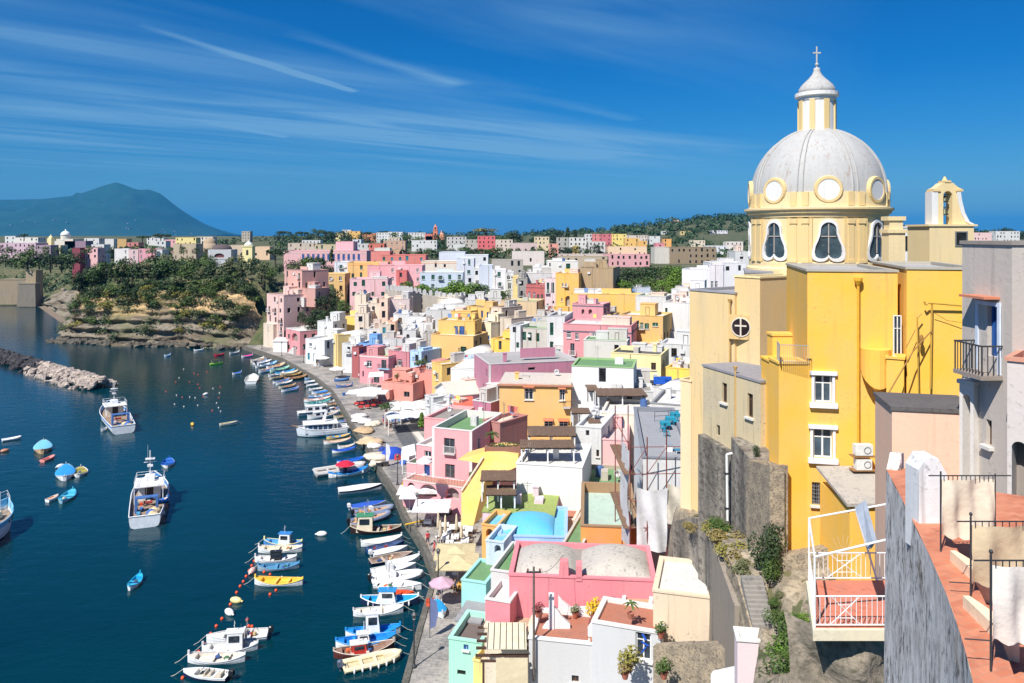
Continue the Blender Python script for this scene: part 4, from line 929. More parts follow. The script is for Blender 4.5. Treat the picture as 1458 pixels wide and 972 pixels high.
for k in range(8):
 a = angs[k]
 gl = MB(); P = pear(1.0); ring = MB(); Q = pear(1.22); n = len(P)
 gl.add([on_drum(a, x, wz + z * wh, Rd + .02) for x, z in P] + [on_drum(a, 0, wz + 1.2 * wh, Rd + .02)], [(i, (i + 1) % n, n) for i in range(n)])
 for rr in (Rd - .1,):
  va = [on_drum(a, x, wz + z * wh, Rd + .17) for x, z in P]; vb = [on_drum(a, x, wz + z * wh, Rd + .17) for x, z in Q]
  vc = [on_drum(a, x, wz + z * wh, Rd - .05) for x, z in P]; vd = [on_drum(a, x, wz + z * wh, Rd - .05) for x, z in Q]
  ring.add(va + vb + vc + vd, [(i, (i + 1) % n, n + (i + 1) % n, n + i) for i in range(n)] + [(i, (i + 1) % n, 2 * n + (i + 1) % n, 2 * n + i) for i in range(n)] + [(n + i, n + (i + 1) % n, 3 * n + (i + 1) % n, 3 * n + i) for i in range(n)])
 wo = ring.build('window', m_wht, drum); gl.build('pane', glass((52, 66, 74)), wo)
 bars = MB(); bars.M = Matrix.Rotation(a, 4, 'Z')
 bars.box(Rd + .03, Rd + .09, -.035, .035, wz + .3 * wh, wz + 2.4 * wh); bars.box(Rd + .03, Rd + .08, -.5, .5, wz + 1.45 * wh, wz + 1.52 * wh)
 bars.build('bars', paint((170, 160, 150), .6), wo)
dm = MB(); dm.smooth = True; Hd = zt_ - zd
prof = []
for i in range(21):
 t = (math.pi / 2) * i / 20; prof.append(((Rd - .02) * math.cos(t * .93), zd + Hd * math.sin(t * .93) / math.sin(math.pi / 2 * .93)))
dm.lathe(prof, 64, caps=False); dome = dm.build('dome', m_dome, church)
def dome_r(t): return (Rd - .02) * math.cos(t * .93), zd + Hd * math.sin(t * .93) / math.sin(math.pi / 2 * .93)
for k in range(8):
 a = angs[k] + math.pi / 8; rb = MB()
 for s in (-1, 1):
  pts = []
  for i in range(29):
   r_, z_ = dome_r(math.pi / 2 * i / 28); aa = a + s * .14 / max(r_, 1.2) * (r_ / Rd + .4)
   pts.append(((r_ + .02) * math.cos(aa), (r_ + .02) * math.sin(aa), z_ + .02))
  rb.path(pts, .08, 5)
 rb.build('rib', m_dome, dome)
for k in range(8):
 a = angs[k]; oc = MB(); oc.M = Matrix.Rotation(a, 4, 'Z') @ Matrix.Translation((Rd + .07, 0, zd + .15)) @ Matrix.Rotation(R(90), 4, 'Y')
 n = 24; o1 = [(math.cos(2 * math.pi * i / n), math.sin(2 * math.pi * i / n)) for i in range(n)]
 va = []
 for r_, z_ in ((.76, .07), (.94, .07), (1.0, -.05), (1.0, -1.6), (.76, .02)):
  va += [(-y * r_, x * r_, z_) for x, y in o1]
 f = []
 for j in (0, 1, 2): f += [(j * n + i, j * n + (i + 1) % n, (j + 1) * n + (i + 1) % n, (j + 1) * n + i) for i in range(n)]
 f += [(i, (i + 1) % n, 4 * n + (i + 1) % n, 4 * n + i) for i in range(n)]
 oc.add(va, f); ob = oc.build('dormer', m_trim, dome)
 d2 = MB(); d2.M = oc.M.copy(); d2.add([(-y * .78, x * .78, .03) for x, y in o1], [tuple(range(n))]); d2.build('dormer_disc', m_wht, dome)
lz0, lz1, lz2, lz3 = zr(190) - 20, zr(140) - 20, zr(133) - 20, zr(97) - 20
ln = MB(); ln.lathe([(1.55, lz0 - .3), (1.5, lz0), (1.32, lz0 + .05), (1.32, lz1 - .3), (1.4, lz1 - .2), (1.4, lz1), (1.62, lz1 + .1), (1.62, lz2), (1.2, lz2 + .02)], 24)
lan = ln.build('lantern', m_wht, church)
for k in range(8):
 a = angs[k] + math.pi / 8; q = MB(); q.M = Matrix.Rotation(a, 4, 'Z'); q.box(1.1, 1.42, -.2, .2, lz0 + .04, lz1 - .22); q.build('pilaster', m_trim, lan)
cp = MB(); cp.smooth = True; hh = lz3 - lz2
cp.lathe([(1.38, lz2 + .02), (1.36, lz2 + .15 * hh), (1.2, lz2 + .3 * hh), (.92, lz2 + .45 * hh), (.6, lz2 + .6 * hh), (.36, lz2 + .75 * hh), (.24, lz2 + .9 * hh), (.24, lz3), (.1, lz3 + .05)], 24); cp.build('lantern_cap', m_dome, lan)
cr = MB(); z3 = zr(66) - 20; cr.tube((0, 0, lz3), (0, 0, z3), .06); cr.box(-.3, .3, -.05, .05, z3 - .55, z3 - .45); cr.blob((0, 0, lz3 + .3), (.14, .14, .14)); cr.build('cross', paint((190, 186, 180), .5), lan)
CB = (226, 194, 132)
def into(r): merge(church, r[0])
into(H('w', CB, (982, 57.5), (1046, 54), 413, 11, dirt=.4, roof=(150, 150, 158), par=.1, cap=(150, 150, 158)))
into(H('w', CB, (1046, 54.3), (1082, 52.5), 394, 9, dirt=.25, roof=(150, 150, 158), par=.1, cap=(240, 216, 150)))
into(H('w', (206, 176, 120), (1080, 55), (1150, 54), 428, 5, dirt=.95, roof=(140, 140, 148), par=.05, cap=(140, 140, 148)))
into(H('w', CB, (1084, 58.5), (1152, 58), 392, 6, dirt=.3, roof=(140, 140, 148), par=0))
into(H('w', CB, (1062, 57), (1100, 56.5), 389, 6, dirt=.3, roof=(140, 140, 148), par=0))
into(H('w', (206, 186, 142), (1001, 53), (1083, 47), 521, 6.5, dirt=.95, roof=(142, 140, 146), par=0, win=[(1028, 544, 1035, 573, 'k'), (1064, 559, 1072, 594, 'k'), (1020, 604, 1025, 620, 'o')]))
into(H('w', (244, 206, 156), (969, 58), (984, 57.3), 541, 2, dirt=.2))
pw = at(1056, 465, 53.8); nrm = Vector((-.35, -1, 0)).normalized(); ax_ = Vector((-nrm.y, nrm.x, 0)); ax_ = Vector((1, -.5, 0)).normalized()
Mw = Matrix.Translation(pw - Vector((CX0, CY0, 20)) + Vector((-.12, -.25, 0))) @ Matrix.Rotation(math.atan2(-1.9, 3.4), 4, 'Z')
rw = MB(); rw.M = Mw; rw.box(-.85, .85, -.05, .1, -.85, .85); ro_ = rw.build('window', stucco((216, 180, 110), .7), church)
rg = MB(); rg.M = Mw; n = 24; rg.add([(.62 * math.cos(2 * math.pi * i / n), -.06, .62 * math.sin(2 * math.pi * i / n)) for i in range(n)], [tuple(range(n))]); rg.build('pane', glass((40, 26, 24)), ro_)
rc = MB(); rc.M = Mw; rc.box(-.05, .05, -.13, -.07, -.62, .62); rc.box(-.4, .4, -.128, -.072, .05, .15)
for i in range(n):
 a, b_ = 2 * math.pi * i / n, 2 * math.pi * (i + 1) / n; rc.tube((.64 * math.cos(a), -.07, .64 * math.sin(a)), (.64 * math.cos(b_), -.07, .64 * math.sin(b_)), .05, 5)
rc.build('tracery', paint((210, 200, 186), .7), ro_)
dp = MB()
for px_, r0, r1, Yp in ((1039, 428, 516, 54.25), (1047, 524, 628, 49.55)):
 p0 = at(px_, r0, Yp - .15) - Vector((CX0, CY0, 20)); p1 = at(px_, r1, Yp - .15) - Vector((CX0, CY0, 20)); p1.x = p0.x; p1.y = p0.y
 d_ = MB(); d_.tube(p0, p1, .06); d_.lathe([(.08, -.1), (.16, .12)], 8, p0); d_.build('downpipe', paint((196, 160, 100), .6), church)
ck = tag(empty('chimney', at(1272, 392, 52)), 'cream scroll topped chimney stack right of the dome drum', 'chimney')
m = MB(); hz = (392 - 308) / F * 52
m.box(-.55, .55, -.5, .5, -2, hz * .72); m.box(-.65, .65, -.6, .6, hz * .72, hz * .78); m.box(-.45, .45, -.4, .4, hz * .78, hz * .93); m.box(-.6, .6, -.5, .5, hz * .93, hz); m.build('stack', m_ch, ck)
bgY = 62; bp = at(1345, 372, bgY)
bell = tag(empty('bell_gable', (bp.x, bp.y, bp.z)), 'cream bell gable with two hanging bells and curved white shoulders', 'bell gable')
s_ = bgY / F; zt1 = (372 - 322) * s_; ztop = (372 - 262) * s_
m = MB(); m.box(-1.75, 1.75, -1, 2.4, -5, zt1); m.box(-1.9, 2.0, -1.1, 2.5, zt1, zt1 + .15); m.build('tower_base', m_ch, bell)
pl_ = []
aw = .36; z0 = zt1 + .15
arc = [(aw * math.cos(math.pi * i / 10), z0 + 2.3 + aw * math.sin(math.pi * i / 10)) for i in range(11)]
outer_r = [(2.15, z0), (1.7, z0 + .22), (1.35, z0 + .9), (1.12, z0 + 1.8), (1.0, z0 + 2.6), (1.1, z0 + 2.64), (1.1, z0 + 2.85), (.85, z0 + 2.95), (.6, z0 + 3.15), (.45, z0 + 3.3), (.25, z0 + 3.34), (0, z0 + 3.4)]
g = MB()
def half(sg):
 right = [(aw, z0)] + arc[:6]
 poly = [(sg * x, z) for x, z in right] + [(sg * x, z) for x, z in reversed(outer_r if sg > 0 else [(1.05, z0), (1.05, z0 + 1.8), (1.0, z0 + 2.6)] + outer_r[5:])]
 g.slab([(x, -.45, z) for x, z in poly], (0, .9, 0))
half(1); half(-1); g.build('gable', m_ch, bell)
sh = MB(); sh.slab([(x, -.52, z) for x, z in outer_r[:5]] + [(x - .32, -.52, z) for x, z in reversed(outer_r[:5])], (0, 1.04, 0)); sh.build('shoulder', m_wht, bell)
sh = MB(); sh.box(-1.3, -.8, -.5, .5, z0 - .01, z0 + 2.6); sh.build('pier', m_wht, bell)
for cx_ in (-.9, .9): cpn = MB(); cpn.box(cx_ - .28, cx_ + .28, -.55, .55, z0 + 2.62, z0 + 2.8); cpn.build('cornice', m_trim, bell)
cpn = MB(); cpn.box(-.25, .25, -.5, .5, z0 + 3.35, z0 + 3.5); cpn.lathe([(.22, 0), (.05, .35)], 8, (0, 0, z0 + 3.5)); cpn.build('finial', m_trim, bell)
for zz in (z0 + 1.8, z0 + .75):
 b_ = MB(); b_.smooth = True; b_.lathe([(.3, 0), (.24, .12), (.17, .4), (.1, .52), (.02, .55)], 14, (0, 0, zz)); b_.tube((-.36, 0, zz + .62), (.36, 0, zz + .62), .035); b_.build('bell', paint((86, 92, 76), .5, .6), bell)
put_window(bell, (.75, -1.02, zt1 - 1.6), 0, 1.0, 1.2, 'd', False, depth=-.02)
YP = (252, 188, 24)
yr = H('large egg yolk yellow building with white framed windows, right of the church', YP, (1149.5, 42), (1278, 41), 386, 9, dirt=.3, cat='building', name='yellow_building', roof=(170, 168, 172), cap=(176, 168, 150), par=.08,
       win=[(1159, 532, 1185, 573, 'W'), (1158, 610, 1185, 652, 'W'), (1156, 686, 1177, 719, 'I')], z0=15)
yroot = yr[0]
for r in (H('w', YP, (1291, 40.2), (1400, 39.3), 383, 9, dirt=.12, roof=(170, 168, 172), cap=(176, 168, 150), par=.08, z0=15),
          H('w', YP, (1109, 42), (1150, 42), 518, 1.6, dirt=.12, roof=(190, 180, 160), par=.05, z0=15, win=[('L', 1107, 531, 1109, 560, 'w')]),
          H('w', YP, (1084, 48), (1110, 44.5), 509, 4, dirt=.2, roof=(160, 160, 170), par=.05, z0=14),
          H('w', YP, (1100, 48), (1146, 48), 478, 1, dirt=.15, roof=YP, par=0),
          H('w', YP, (1262, 40), (1287, 39.6), 510, 1.2, dirt=.12, roof=YP, par=.05, z0=22)):
 merge(yroot, r[0])
Ly = local(yroot).inverted()
def yl(px, py, Y): return Ly @ at(px, py, Y)
d_ = MB(); a, b_ = yl(1222, 402, 41.2), yl(1222, 682, 41.2); b_.x, b_.y = a.x, a.y; d_.tube(a, b_, .07, 8); d_.lathe([(.09, -.15), (.22, .1), (.22, .25)], 10, a); d_.build('downpipe', paint((226, 170, 50), .6), yroot)
cb = MB(); cb.smooth = False; c0 = yl(1247, 540, 41.1); zt2 = yl(1247, 500, 40).z; zb2 = yl(1247, 556, 40).z; Rr = .75
pts = [(-Rr, 0)] + [(-Rr * math.cos(math.pi * i / 10), -1.0 * math.sin(math.pi * i / 10)) for i in range(1, 10)] + [(Rr, 0)]
n = len(pts)
cb.add([(c0.x + x, .0 + y - .02, zt2) for x, y in pts] + [(c0.x + x, y - .02, zb2 + .9 * (1 - abs(y))) for x, y in pts] + [(c0.x, 0, zb2 - .3)],
       [(i, i + 1, n + i + 1, n + i) for i in range(n - 1)] + [tuple(range(n))] + [(n + i, n + i + 1, 2 * n) for i in range(n - 1)])
cb.build('curved_balcony', stucco(YP, .12), yroot)
rl = MB(); p = [yl(1108, 517, 41.6), yl(1150, 518, 42)]
zt3 = yl(1109, 518, 41.6).z
x0, x1 = p[0].x + .1, p[1].x - .05; y0 = p[0].y + .1
for i in range(16): xx = x0 + (x1 - x0) * i / 15; rl.box(xx - .012, xx + .012, y0, y0 + .024, zt3, zt3 + 1.0)
for i in range(26): yy = y0 + 1.4 * i / 25; rl.box(x0 - .012, x0 + .012, yy, yy + .024, zt3, zt3 + 1.0)
rl.box(x0, x1, y0 - .01, y0 + .035, zt3 + 1, zt3 + 1.05); rl.box(x0 - .02, x0 + .025, y0 + .035, y0 + 1.4, zt3 + 1, zt3 + 1.05)
rl.build('railing', paint((170, 164, 150), .5), yroot)
cbx = MB()
def onY(px, py, Y=39.6):
 return yl(px, py, Y)
cbx.path([onY(1316, 429), onY(1318, 434), onY(1322, 431), onY(1369, 435, 39.3)], .05); cbx.path([onY(1327, 433), onY(1325, 553)], .05); cbx.path([onY(1308, 562), onY(1306, 452), onY(1312, 446)], .035)
cbx.build('wall_pipe', paint((190, 150, 60), .6), yroot)
cbx = MB(); cbx.path([onY(1262, 565, 38.5), onY(1300, 500, 39.2), onY(1326, 471, 39.5)], .035); cbx.path([onY(1290, 495), onY(1303, 470)], .02); cbx.blob(onY(1312, 484), (.12, .12, .3)); cbx.path([onY(1330, 445), onY(1348, 456), onY(1369, 459, 39.3)], .015); cbx.build('cable', paint((150, 110, 50), .7), yroot)
sw = put_window(yroot, tuple(yl(1277.5, 508, 40.8)), 0, .4, 2.2, 'w', False, depth=-.02)
ac = tag(empty('air_conditioner', at(1229, 668, 40.2)), 'two stacked white air conditioner boxes on the yellow wall', 'air conditioner')
m = MB(); m.box(-.45, .45, -.15, .25, .75, 1.3); m.box(-.4, .4, -.15, .25, 0, .55); m.build('casing', paint((222, 220, 214), .5), ac)
m = MB()
for zz in (1.02, .28):
 for i in range(14):
  a, b_ = 2 * math.pi * i / 14, 2 * math.pi * (i + 1) / 14; m.tube((.16 + .17 * math.cos(a), -.16, zz + .17 * math.sin(a)), (.16 + .17 * math.cos(b_), -.16, zz + .17 * math.sin(b_)), .02, 4)
m.build('fan_grille', paint((120, 120, 120), .5), ac)
m = MB(); m.box(-.6, .6, -.18, .35, -.06, -.01); m.box(-.6, .6, -.18, .35, .66, .71); m.build('bracket', paint((150, 110, 70), .7), ac)
lr = tag(empty('lean_to', at(1234, 760, 38)), 'small yellow lean-to with grey cement roof at the foot of the yellow building', 'lean-to')
m = MB(); m.box(-1.1, 1.3, -.6, 3, -4, 1.6); m.build('wall', stucco(YP, .2), lr)
m = MB(); m.slab([(-1.3, -.8, 1.62), (1.5, -.8, 1.62), (1.5, 3, 2.3), (-1.3, 3, 2.3)], (0, 0, .15)); m.build('roof', stucco((176, 168, 156), .8), lr)
gr = H('grey plastered house with a black iron balcony at the right picture edge', (196, 184, 172), (1370, 27.5), (1441, 24.9), 347, 6, dirt=.5, roof='conc', win=[(1406, 434, 1426, 508, 'B'), (1404, 596, 1412, 634, 'k')], z0=20, cap=(150, 140, 130), par=.1)
groot = gr[0]; Lg = local(groot).inverted()
q0 = Lg @ at(1402, 512, 26); bx = gr[1] * .55; bz = (Lg @ at(1404, 545, 26)).z
balcony(groot, bx, bz + .35, 1.5, .75, 'iron', (150, 136, 124))
m = MB(); m.box(bx - .75, bx + .6, -.55, -.003, bz + 2.85, bz + 2.93); m.build('door_hood', stucco((206, 120, 80), .3), groot)
m = MB(); 
for sx in (-.62, .52): m.box(bx + sx, bx + sx + .13, -.06, -.003, bz + .36, bz + 2.6)
m.box(bx - .62, bx + .65, -.06, -.003, bz + 2.604, bz + 2.74); m.build('surround', paint((206, 216, 232), .7), groot)
r2 = H('rosy grey house with arched porch and tiled ledge, below the iron balcony', (206, 194, 186), (1434, 23.6), (1500, 22.8), 513, 4.5, dirt=.4, roof='terra', z0=20, win=[(1428, 625, 1462, 770, 'A'), (1436, 625, 1466, 770, 'A')], cap=(206, 140, 110), par=.1)
r3 = H('peach coloured cube house with a dark felt roof, between yellow and grey buildings', (238, 190, 156), (1246, 30.6), (1270, 28.1), 563, 2.9, dirt=.25, roof=(96, 90, 88), par=0, z0=16)
r4 = H('tall pale arch wall between peach cube house and grey house', (232, 224, 214), (1366, 27), (1386, 26.5), 545, 2, dirt=.3, z0=20, name='wall', cat='wall', win=[(1369, 560, 1383, 690, 'A')], par=0)
def hull_pts(L, W, kind, n=14):
 """stations from stern (0) to bow (L): half breadth, sheer, keel"""
 out = []
 for i in range(n + 1):
  t = i / n
  if kind == 'double': b = math.sin(math.pi * (t * .96 + .02)) ** .62; sh = .42 + .34 * (2 * t - 1) ** 2 + (.12 * t ** 3)
  elif kind == 'rib': b = 1.0 if t < .55 else math.sqrt(max(0, 1 - ((t - .55) / .45) ** 2.2)); sh = .42 + .25 * t ** 3
  else: b = (.86 + .14 * math.sin(math.pi * min(1, t * 1.6))) if t < .45 else max(0.02, 1 - ((t - .45) / .55) ** 2.1); sh = .5 + .28 * t ** 2
  out.append((t * L, max(.015, b) * W / 2, sh))
 return out
def make_boat(label, stern, bow, kind='double', hull=(230, 230, 228), inner=(214, 206, 190), rim=None, wr=.34, cabin=None, motor=False, cover=None, anti=(60, 40, 44), canopy=None, thwarts=True,
              group='moored small boats', name='boat', cat='boat', windshield=False, cargo=None, sc=1.0, z=0, fenders=0, stripe=None, console=False, seats=None):
 a = onz(*stern, z + .3) if z == 0 else onz(*stern, z); b = onz(*bow, z + .3) if z == 0 else onz(*bow, z)
 d = Vector((b.x - a.x, b.y - a.y)); L = d.length; W = max(.9, min(L * wr, 3.2)); k = max(.75, min(1.6, L / 6))
 root = tag(empty(name, (a.x, a.y, z), math.atan2(d.y, d.x)), label, cat, group)
 st = hull_pts(L, W, kind); n = len(st)
 H_ = MB(); H_.smooth = False
 rows = []
 for x, bw, sh in st:
  s = sh * k; zk = -.25
  rk = 1 + .12 * (s - .3)
  rows.append([(x, -bw, s), (x, -bw * .97, s * .55), (x, -bw * .82, .02), (x, 0, zk), (x, bw * .82, .02), (x, bw * .97, s * .55), (x, bw, s)])
 vs = [p for r in rows for p in r]; m = 7
 fs = []; mi = []
 for i in range(n - 1):
  for j in range(6):
   fs.append((i * m + j, i * m + j + 1, (i + 1) * m + j + 1, (i + 1) * m + j)); mi.append(1 if j in (2, 3) else 2 if stripe and j in (0, 5) else 0)
 fs.append(tuple(range(m))); mi.append(0)
 H_.v = vs; H_.f = fs; H_.mi = mi; H_.sm = [False] * len(fs)
 H_.build('hull', [paint(hull, .35), paint(anti, .5), paint(stripe or hull, .35)], root)
 D = MB(); fl = .18 * k
 ins = [(x, bw * .88, s * k) for x, bw, s in st]
 f0 = 1; f1 = n - 2
 for i in range(f0, f1):
  (x0, b0, s0), (x1, b1, s1) = ins[i], ins[i + 1]
  t = i / (n - 1)
  fore = t > (.68 if kind != 'double' else .8) or (kind == 'double' and t < .12)
  z0, z1 = (s0 - .03, s1 - .03) if fore else (fl, fl)
  D.quad((x0, -b0, z0), (x0, b0, z0), (x1, b1, z1), (x1, -b1, z1))
  if not fore:
   for sg in (-1, 1): D.quad((x0, sg * b0, fl), (x1, sg * b1, fl), (x1, sg * b1, s1 - .01), (x0, sg * b0, s0 - .01))
  else:
   D.quad((x0, -b0, fl), (x0, b0, fl), (x0, b0, z0), (x0, -b0, z0))
 i = f1; D.quad((ins[i][0], -ins[i][1], ins[i][2] - .03), (ins[i][0], ins[i][1], ins[i][2] - .03), (ins[-1][0], ins[-1][1], ins[-1][2] - .03), (ins[-1][0], -ins[-1][1], ins[-1][2] - .03))
 D.quad((0, -ins[0][1], ins[0][2] - .03), (0, ins[0][1], ins[0][2] - .03), (ins[1][0], ins[1][1], ins[1][2] - .03), (ins[1][0], -ins[1][1], ins[1][2] - .03))
 D.build('deck', paint(inner, .6), root)
 Rm = MB(); r_ = .05 * k if kind != 'rib' else W * .13
 for sg in (-1, 1):
  Rm.path([(x, sg * (bw - (.0 if kind != 'rib' else W * .06)), s * k - (.0 if kind != 'rib' else .05)) for x, bw, s in st], r_, 6 if kind != 'rib' else 8)
 Rm.tube((0, -st[0][1], st[0][2] * k), (0, st[0][1], st[0][2] * k), r_ * (1 if kind != 'rib' else .5))
 if kind == 'double': Rm.box(L - .12, L + .05, -.05, .05, st[-1][2] * k - .1, st[-1][2] * k + .3); Rm.box(-.06, .08, -.05, .05, st[0][2] * k - .1, st[0][2] * k + .2)
 Rm.build('tube' if kind == 'rib' else 'gunwale', paint(rim or tuple(int(v * .92) for v in hull), .45), root)
 if thwarts and not cover:
  for t in ((.3, .55) if L < 6 else (.25, .45, .62)):
   x = t * L; bw = interp(x, [q[0] for q in st], [q[1] for q in st]) * .9
   m_ = MB(); m_.box(x - .14, x + .14, -bw, bw, fl + .22 * k, fl + .27 * k); m_.build('thwart', paint(rim or inner, .6), root)
 if seats:
  for t in (.2, .42, .55):
   x = t * L; m_ = MB(); m_.box(x - .3, x + .3, -W * .26, W * .26, fl, fl + .3 * k); m_.box(x - .32, x - .22, -W * .26, W * .26, fl + .3 * k, fl + .62 * k); m_.build('seat', fabric(seats), root)
 if motor:
  m_ = MB(); m_.box(-.5, -.08, -.2, .2, .5 * k, 1.0 * k); m_.blob((-.3, 0, .98 * k), (.26, .21, .16)); m_.box(-.34, -.2, -.06, .06, -.3, .5 * k); m_.build('outboard_motor', paint((34, 36, 40) if motor is True else motor, .35), root)
 if console:
  x = .42 * L; m_ = MB(); m_.box(x - .28, x + .28, -.36, .36, fl, fl + .95 * k); o = m_.build('console', paint((228, 228, 226), .4), root)
  w_ = MB(); w_.slab([(x + .28, -.34, fl + .95 * k), (x + .28, .34, fl + .95 * k), (x + .1, .3, fl + 1.3 * k), (x + .1, -.3, fl + 1.3 * k)], (-.03, 0, 0)); w_.build('windscreen', glass((50, 64, 74)), o)
  w_ = MB()
  for sg in (-.34, .34): w_.path([(x - .5, sg, fl), (x - .4, sg, fl + 1.9 * k)], .025, 5)
  w_.tube((x - .4, -.34, fl + 1.9 * k), (x - .4, .34, fl + 1.9 * k), .03, 5); w_.build('roll_bar', paint((190, 192, 194), .3, .6), root)
 if windshield:
  x = .6 * L; bw = W * .38; m_ = MB(); m_.slab([(x + .2, -bw * .7, st[8][2] * k), (x + .2, bw * .7, st[8][2] * k), (x - .25, bw * .7, st[8][2] * k + .55 * k), (x - .25, -bw * .7, st[8][2] * k + .55 * k)], (-.04, 0, 0))
  m_.build('windshield', glass((40, 52, 62)), root)
 if cabin:
  cx, cl, cw, ch, cc = cabin[:5]; x = cx * L; sh = fl + .05
  m_ = MB(); hw = W * cw / 2; t = .14 * cl
  z1 = sh + ch
  m_.add([(x - cl / 2, -hw, sh), (x + cl / 2, -hw, sh), (x + cl / 2, hw, sh), (x - cl / 2, hw, sh), (x - cl / 2, -hw * .92, z1), (x + cl / 2 - t, -hw * .92, z1), (x + cl / 2 - t, hw * .92, z1), (x - cl / 2, hw * .92, z1)],
               [(0, 1, 5, 4), (1, 2, 6, 5), (2, 3, 7, 6), (3, 0, 4, 7), (4, 5, 6, 7)])
  cb_ = m_.build('cabin', paint(cc, .4), root)
  rf = MB(); rf.box(x - cl / 2 - .12, x + cl / 2, -hw, hw, z1 + .002, z1 + .09); rf.build('cabin_roof', paint(cabin[5] if len(cabin) > 5 else (226, 228, 228), .45), cb_)
  nw = max(1, int(cl / 1.1))
  for q in range(nw):
   for sg in (-1, 1):
    xx = x - cl / 2 + cl * (q + .5) / nw - .03; ww = cl / nw * .3; w_ = MB()
    y0 = sg * hw * .955; w_.box(xx - ww, xx + ww, min(y0, y0 + sg * .05), max(y0, y0 + sg * .05), sh + ch * .5, sh + ch * .86); w_.build('window', glass(), cb_)
  w_ = MB(); w_.box(x + cl / 2 - t * .5 - .02, x + cl / 2 - t * .5 + .04, -hw * .7, hw * .7, sh + ch * .5, sh + ch * .85); w_.build('window', glass(), cb_)
  w_ = MB(); w_.box(x - cl / 2 - .045, x - cl / 2 - .005, -hw * .5, hw * .1, sh + .1, sh + ch * .85); w_.build('door', glass((40, 40, 44)), cb_)
  w_ = MB(); w_.tube((x, 0, z1 + .08), (x, 0, z1 + 1.2 * k), .03, 5); w_.tube((x, -.3, z1 + .8 * k), (x, .3, z1 + .8 * k), .02, 4); w_.build('mast', paint((220, 220, 220), .4), cb_)
 if cover:
  m_ = MB(); m_.smooth = True; pr = []
  for i in range(n):
   x, bw, s = st[i]; pr.append([(x, bw * 1.05 * math.cos(math.pi * j / 6), s * k + .03 + .17 * k * math.sin(math.pi * j / 6) * min(1, 3 * min(i, n - 1 - i) / n)) for j in range(7)])
  m_.add([p for r in pr for p in r], [(i * 7 + j, i * 7 + j + 1, (i + 1) * 7 + j + 1, (i + 1) * 7 + j) for i in range(n - 1) for j in range(6)]); m_.build('cover', fabric(cover), root)
 if canopy:
  x = .42 * L; m_ = MB(); hh = 1.75 * k
  if canopy[0] == 'umbrella':
   m_.smooth = False; m_.lathe([(1.5, hh - .1), (.8, hh + .3), (.03, hh + .45)], 10, (x, 0, 0)); m_.build('umbrella', fabric(canopy[1]), root); p_ = MB(); p_.tube((x, 0, fl), (x, 0, hh + .3), .035); p_.box(x - .25, x + .25, -.25, .25, fl, fl + 1.0); p_.build('pole', paint((40, 44, 60), .5), root)
  else:
   m_.slab([(x - 1.1, -W * .42, hh), (x + 1.1, -W * .42, hh), (x + 1.1, W * .42, hh), (x - 1.1, W * .42, hh)], (0, 0, .06)); m_.build('bimini', fabric(canopy[1]), root); p_ = MB()
   for xx in (-1, 1):
    for yy in (-1, 1): p_.tube((x + xx, yy * W * .4, fl), (x + xx, yy * W * .4, hh), .025, 5)
   p_.build('bimini_frame', paint((200, 200, 200), .4), root)
 if fenders:
  for q in range(fenders):
   x = L * (.15 + .7 * q / max(1, fenders - 1)); bw = interp(x, [p[0] for p in st], [p[1] for p in st]); s = interp(x, [p[0] for p in st], [p[2] for p in st]) * k
   for sg in (-1,):
    m_ = MB(); m_.smooth = True; m_.blob((x, sg * (bw + .1), s * .55), (.1, .1, .26)); m_.build('fender', paint((236, 236, 232), .4), root)
 if cargo:
  for q in range(cargo):
   x = L * rnd.uniform(.2, .6); m_ = MB()
   if rnd.random() < .5: m_.blob((x, rnd.uniform(-.2, .2) * W, fl + .15), (.28, .24, .2), 7, 4, .25)
   else: m_.box(x - .22, x + .22, -.2, .15, fl, fl + .25)
   m_.build('gear', fabric(rnd.choice([(220, 110, 60), (60, 90, 140), (210, 190, 140), (150, 60, 50), (70, 110, 80)])), root)
 if L > 3.2 and z == 0:
  rp = MB(); x, bw, s = st[-1]; p0 = Vector((L, 0, s * k)); p1 = Vector((L + 1.4, .25, -.15))
  rp.path([p0, p0.lerp(p1, .5) + Vector((0, 0, -.12)), p1], .022, 4); rp.build('mooring_line', paint((210, 204, 190), .8), root)
 return root
WB, CRM, SKY, NAVY, ROYAL, WOOD = (232, 233, 233), (224, 212, 186), (70, 160, 214), (36, 46, 84), (44, 100, 180), (156, 112, 74)
B = make_boat
LG = 'boats at the buoy line in the open water'
B('white open motorboat with black outboard, topmost of the lower left four', (381, 902), (294, 910), 'transom', WB, (222, 218, 212), motor=True, console=True, group=LG, cargo=3)
B('white cabin boat with tall square wheelhouse among the lower left four', (367, 919), (288, 924), 'double', WB, (222, 220, 214), cabin=(.42, 1.5, .55, 1.5, (226, 226, 226)), group=LG, fenders=2)
B('long white boat with bowsprit and navy lower hull, above the speedboat', (349, 936), (268, 937), 'double', WB, (220, 210, 196), anti=(30, 40, 80), group=LG, cargo=2, stripe=None)
B('white speedboat with navy striped side, lowest of the lower left four', (325, 962), (261, 957), 'transom', NAVY, (228, 226, 222), rim=(240, 240, 240), motor=True, windshield=True, group=LG, stripe=WB, seats=(210, 200, 180))
B('blue decked boat with small blue and white cabin behind the cream gozzo', (430, 773), (376, 771), 'double', (80, 140, 200), (90, 160, 210), cabin=(.45, 1.4, .55, 1.2, (224, 230, 236), (60, 130, 200)), group=LG, rim=(230, 220, 160))
B('cream wooden gozzo in front of the blue decked cabin boat', (430, 781), (368, 782), 'double', WB, CRM, group=LG, cargo=2, fenders=3)
B('white boat with a black folded sunshade amidships', (422, 794), (363, 796), 'double', WB, (226, 224, 220), cabin=(.5, 1.2, .4, .9, (40, 42, 46), (34, 36, 40)), group=LG)
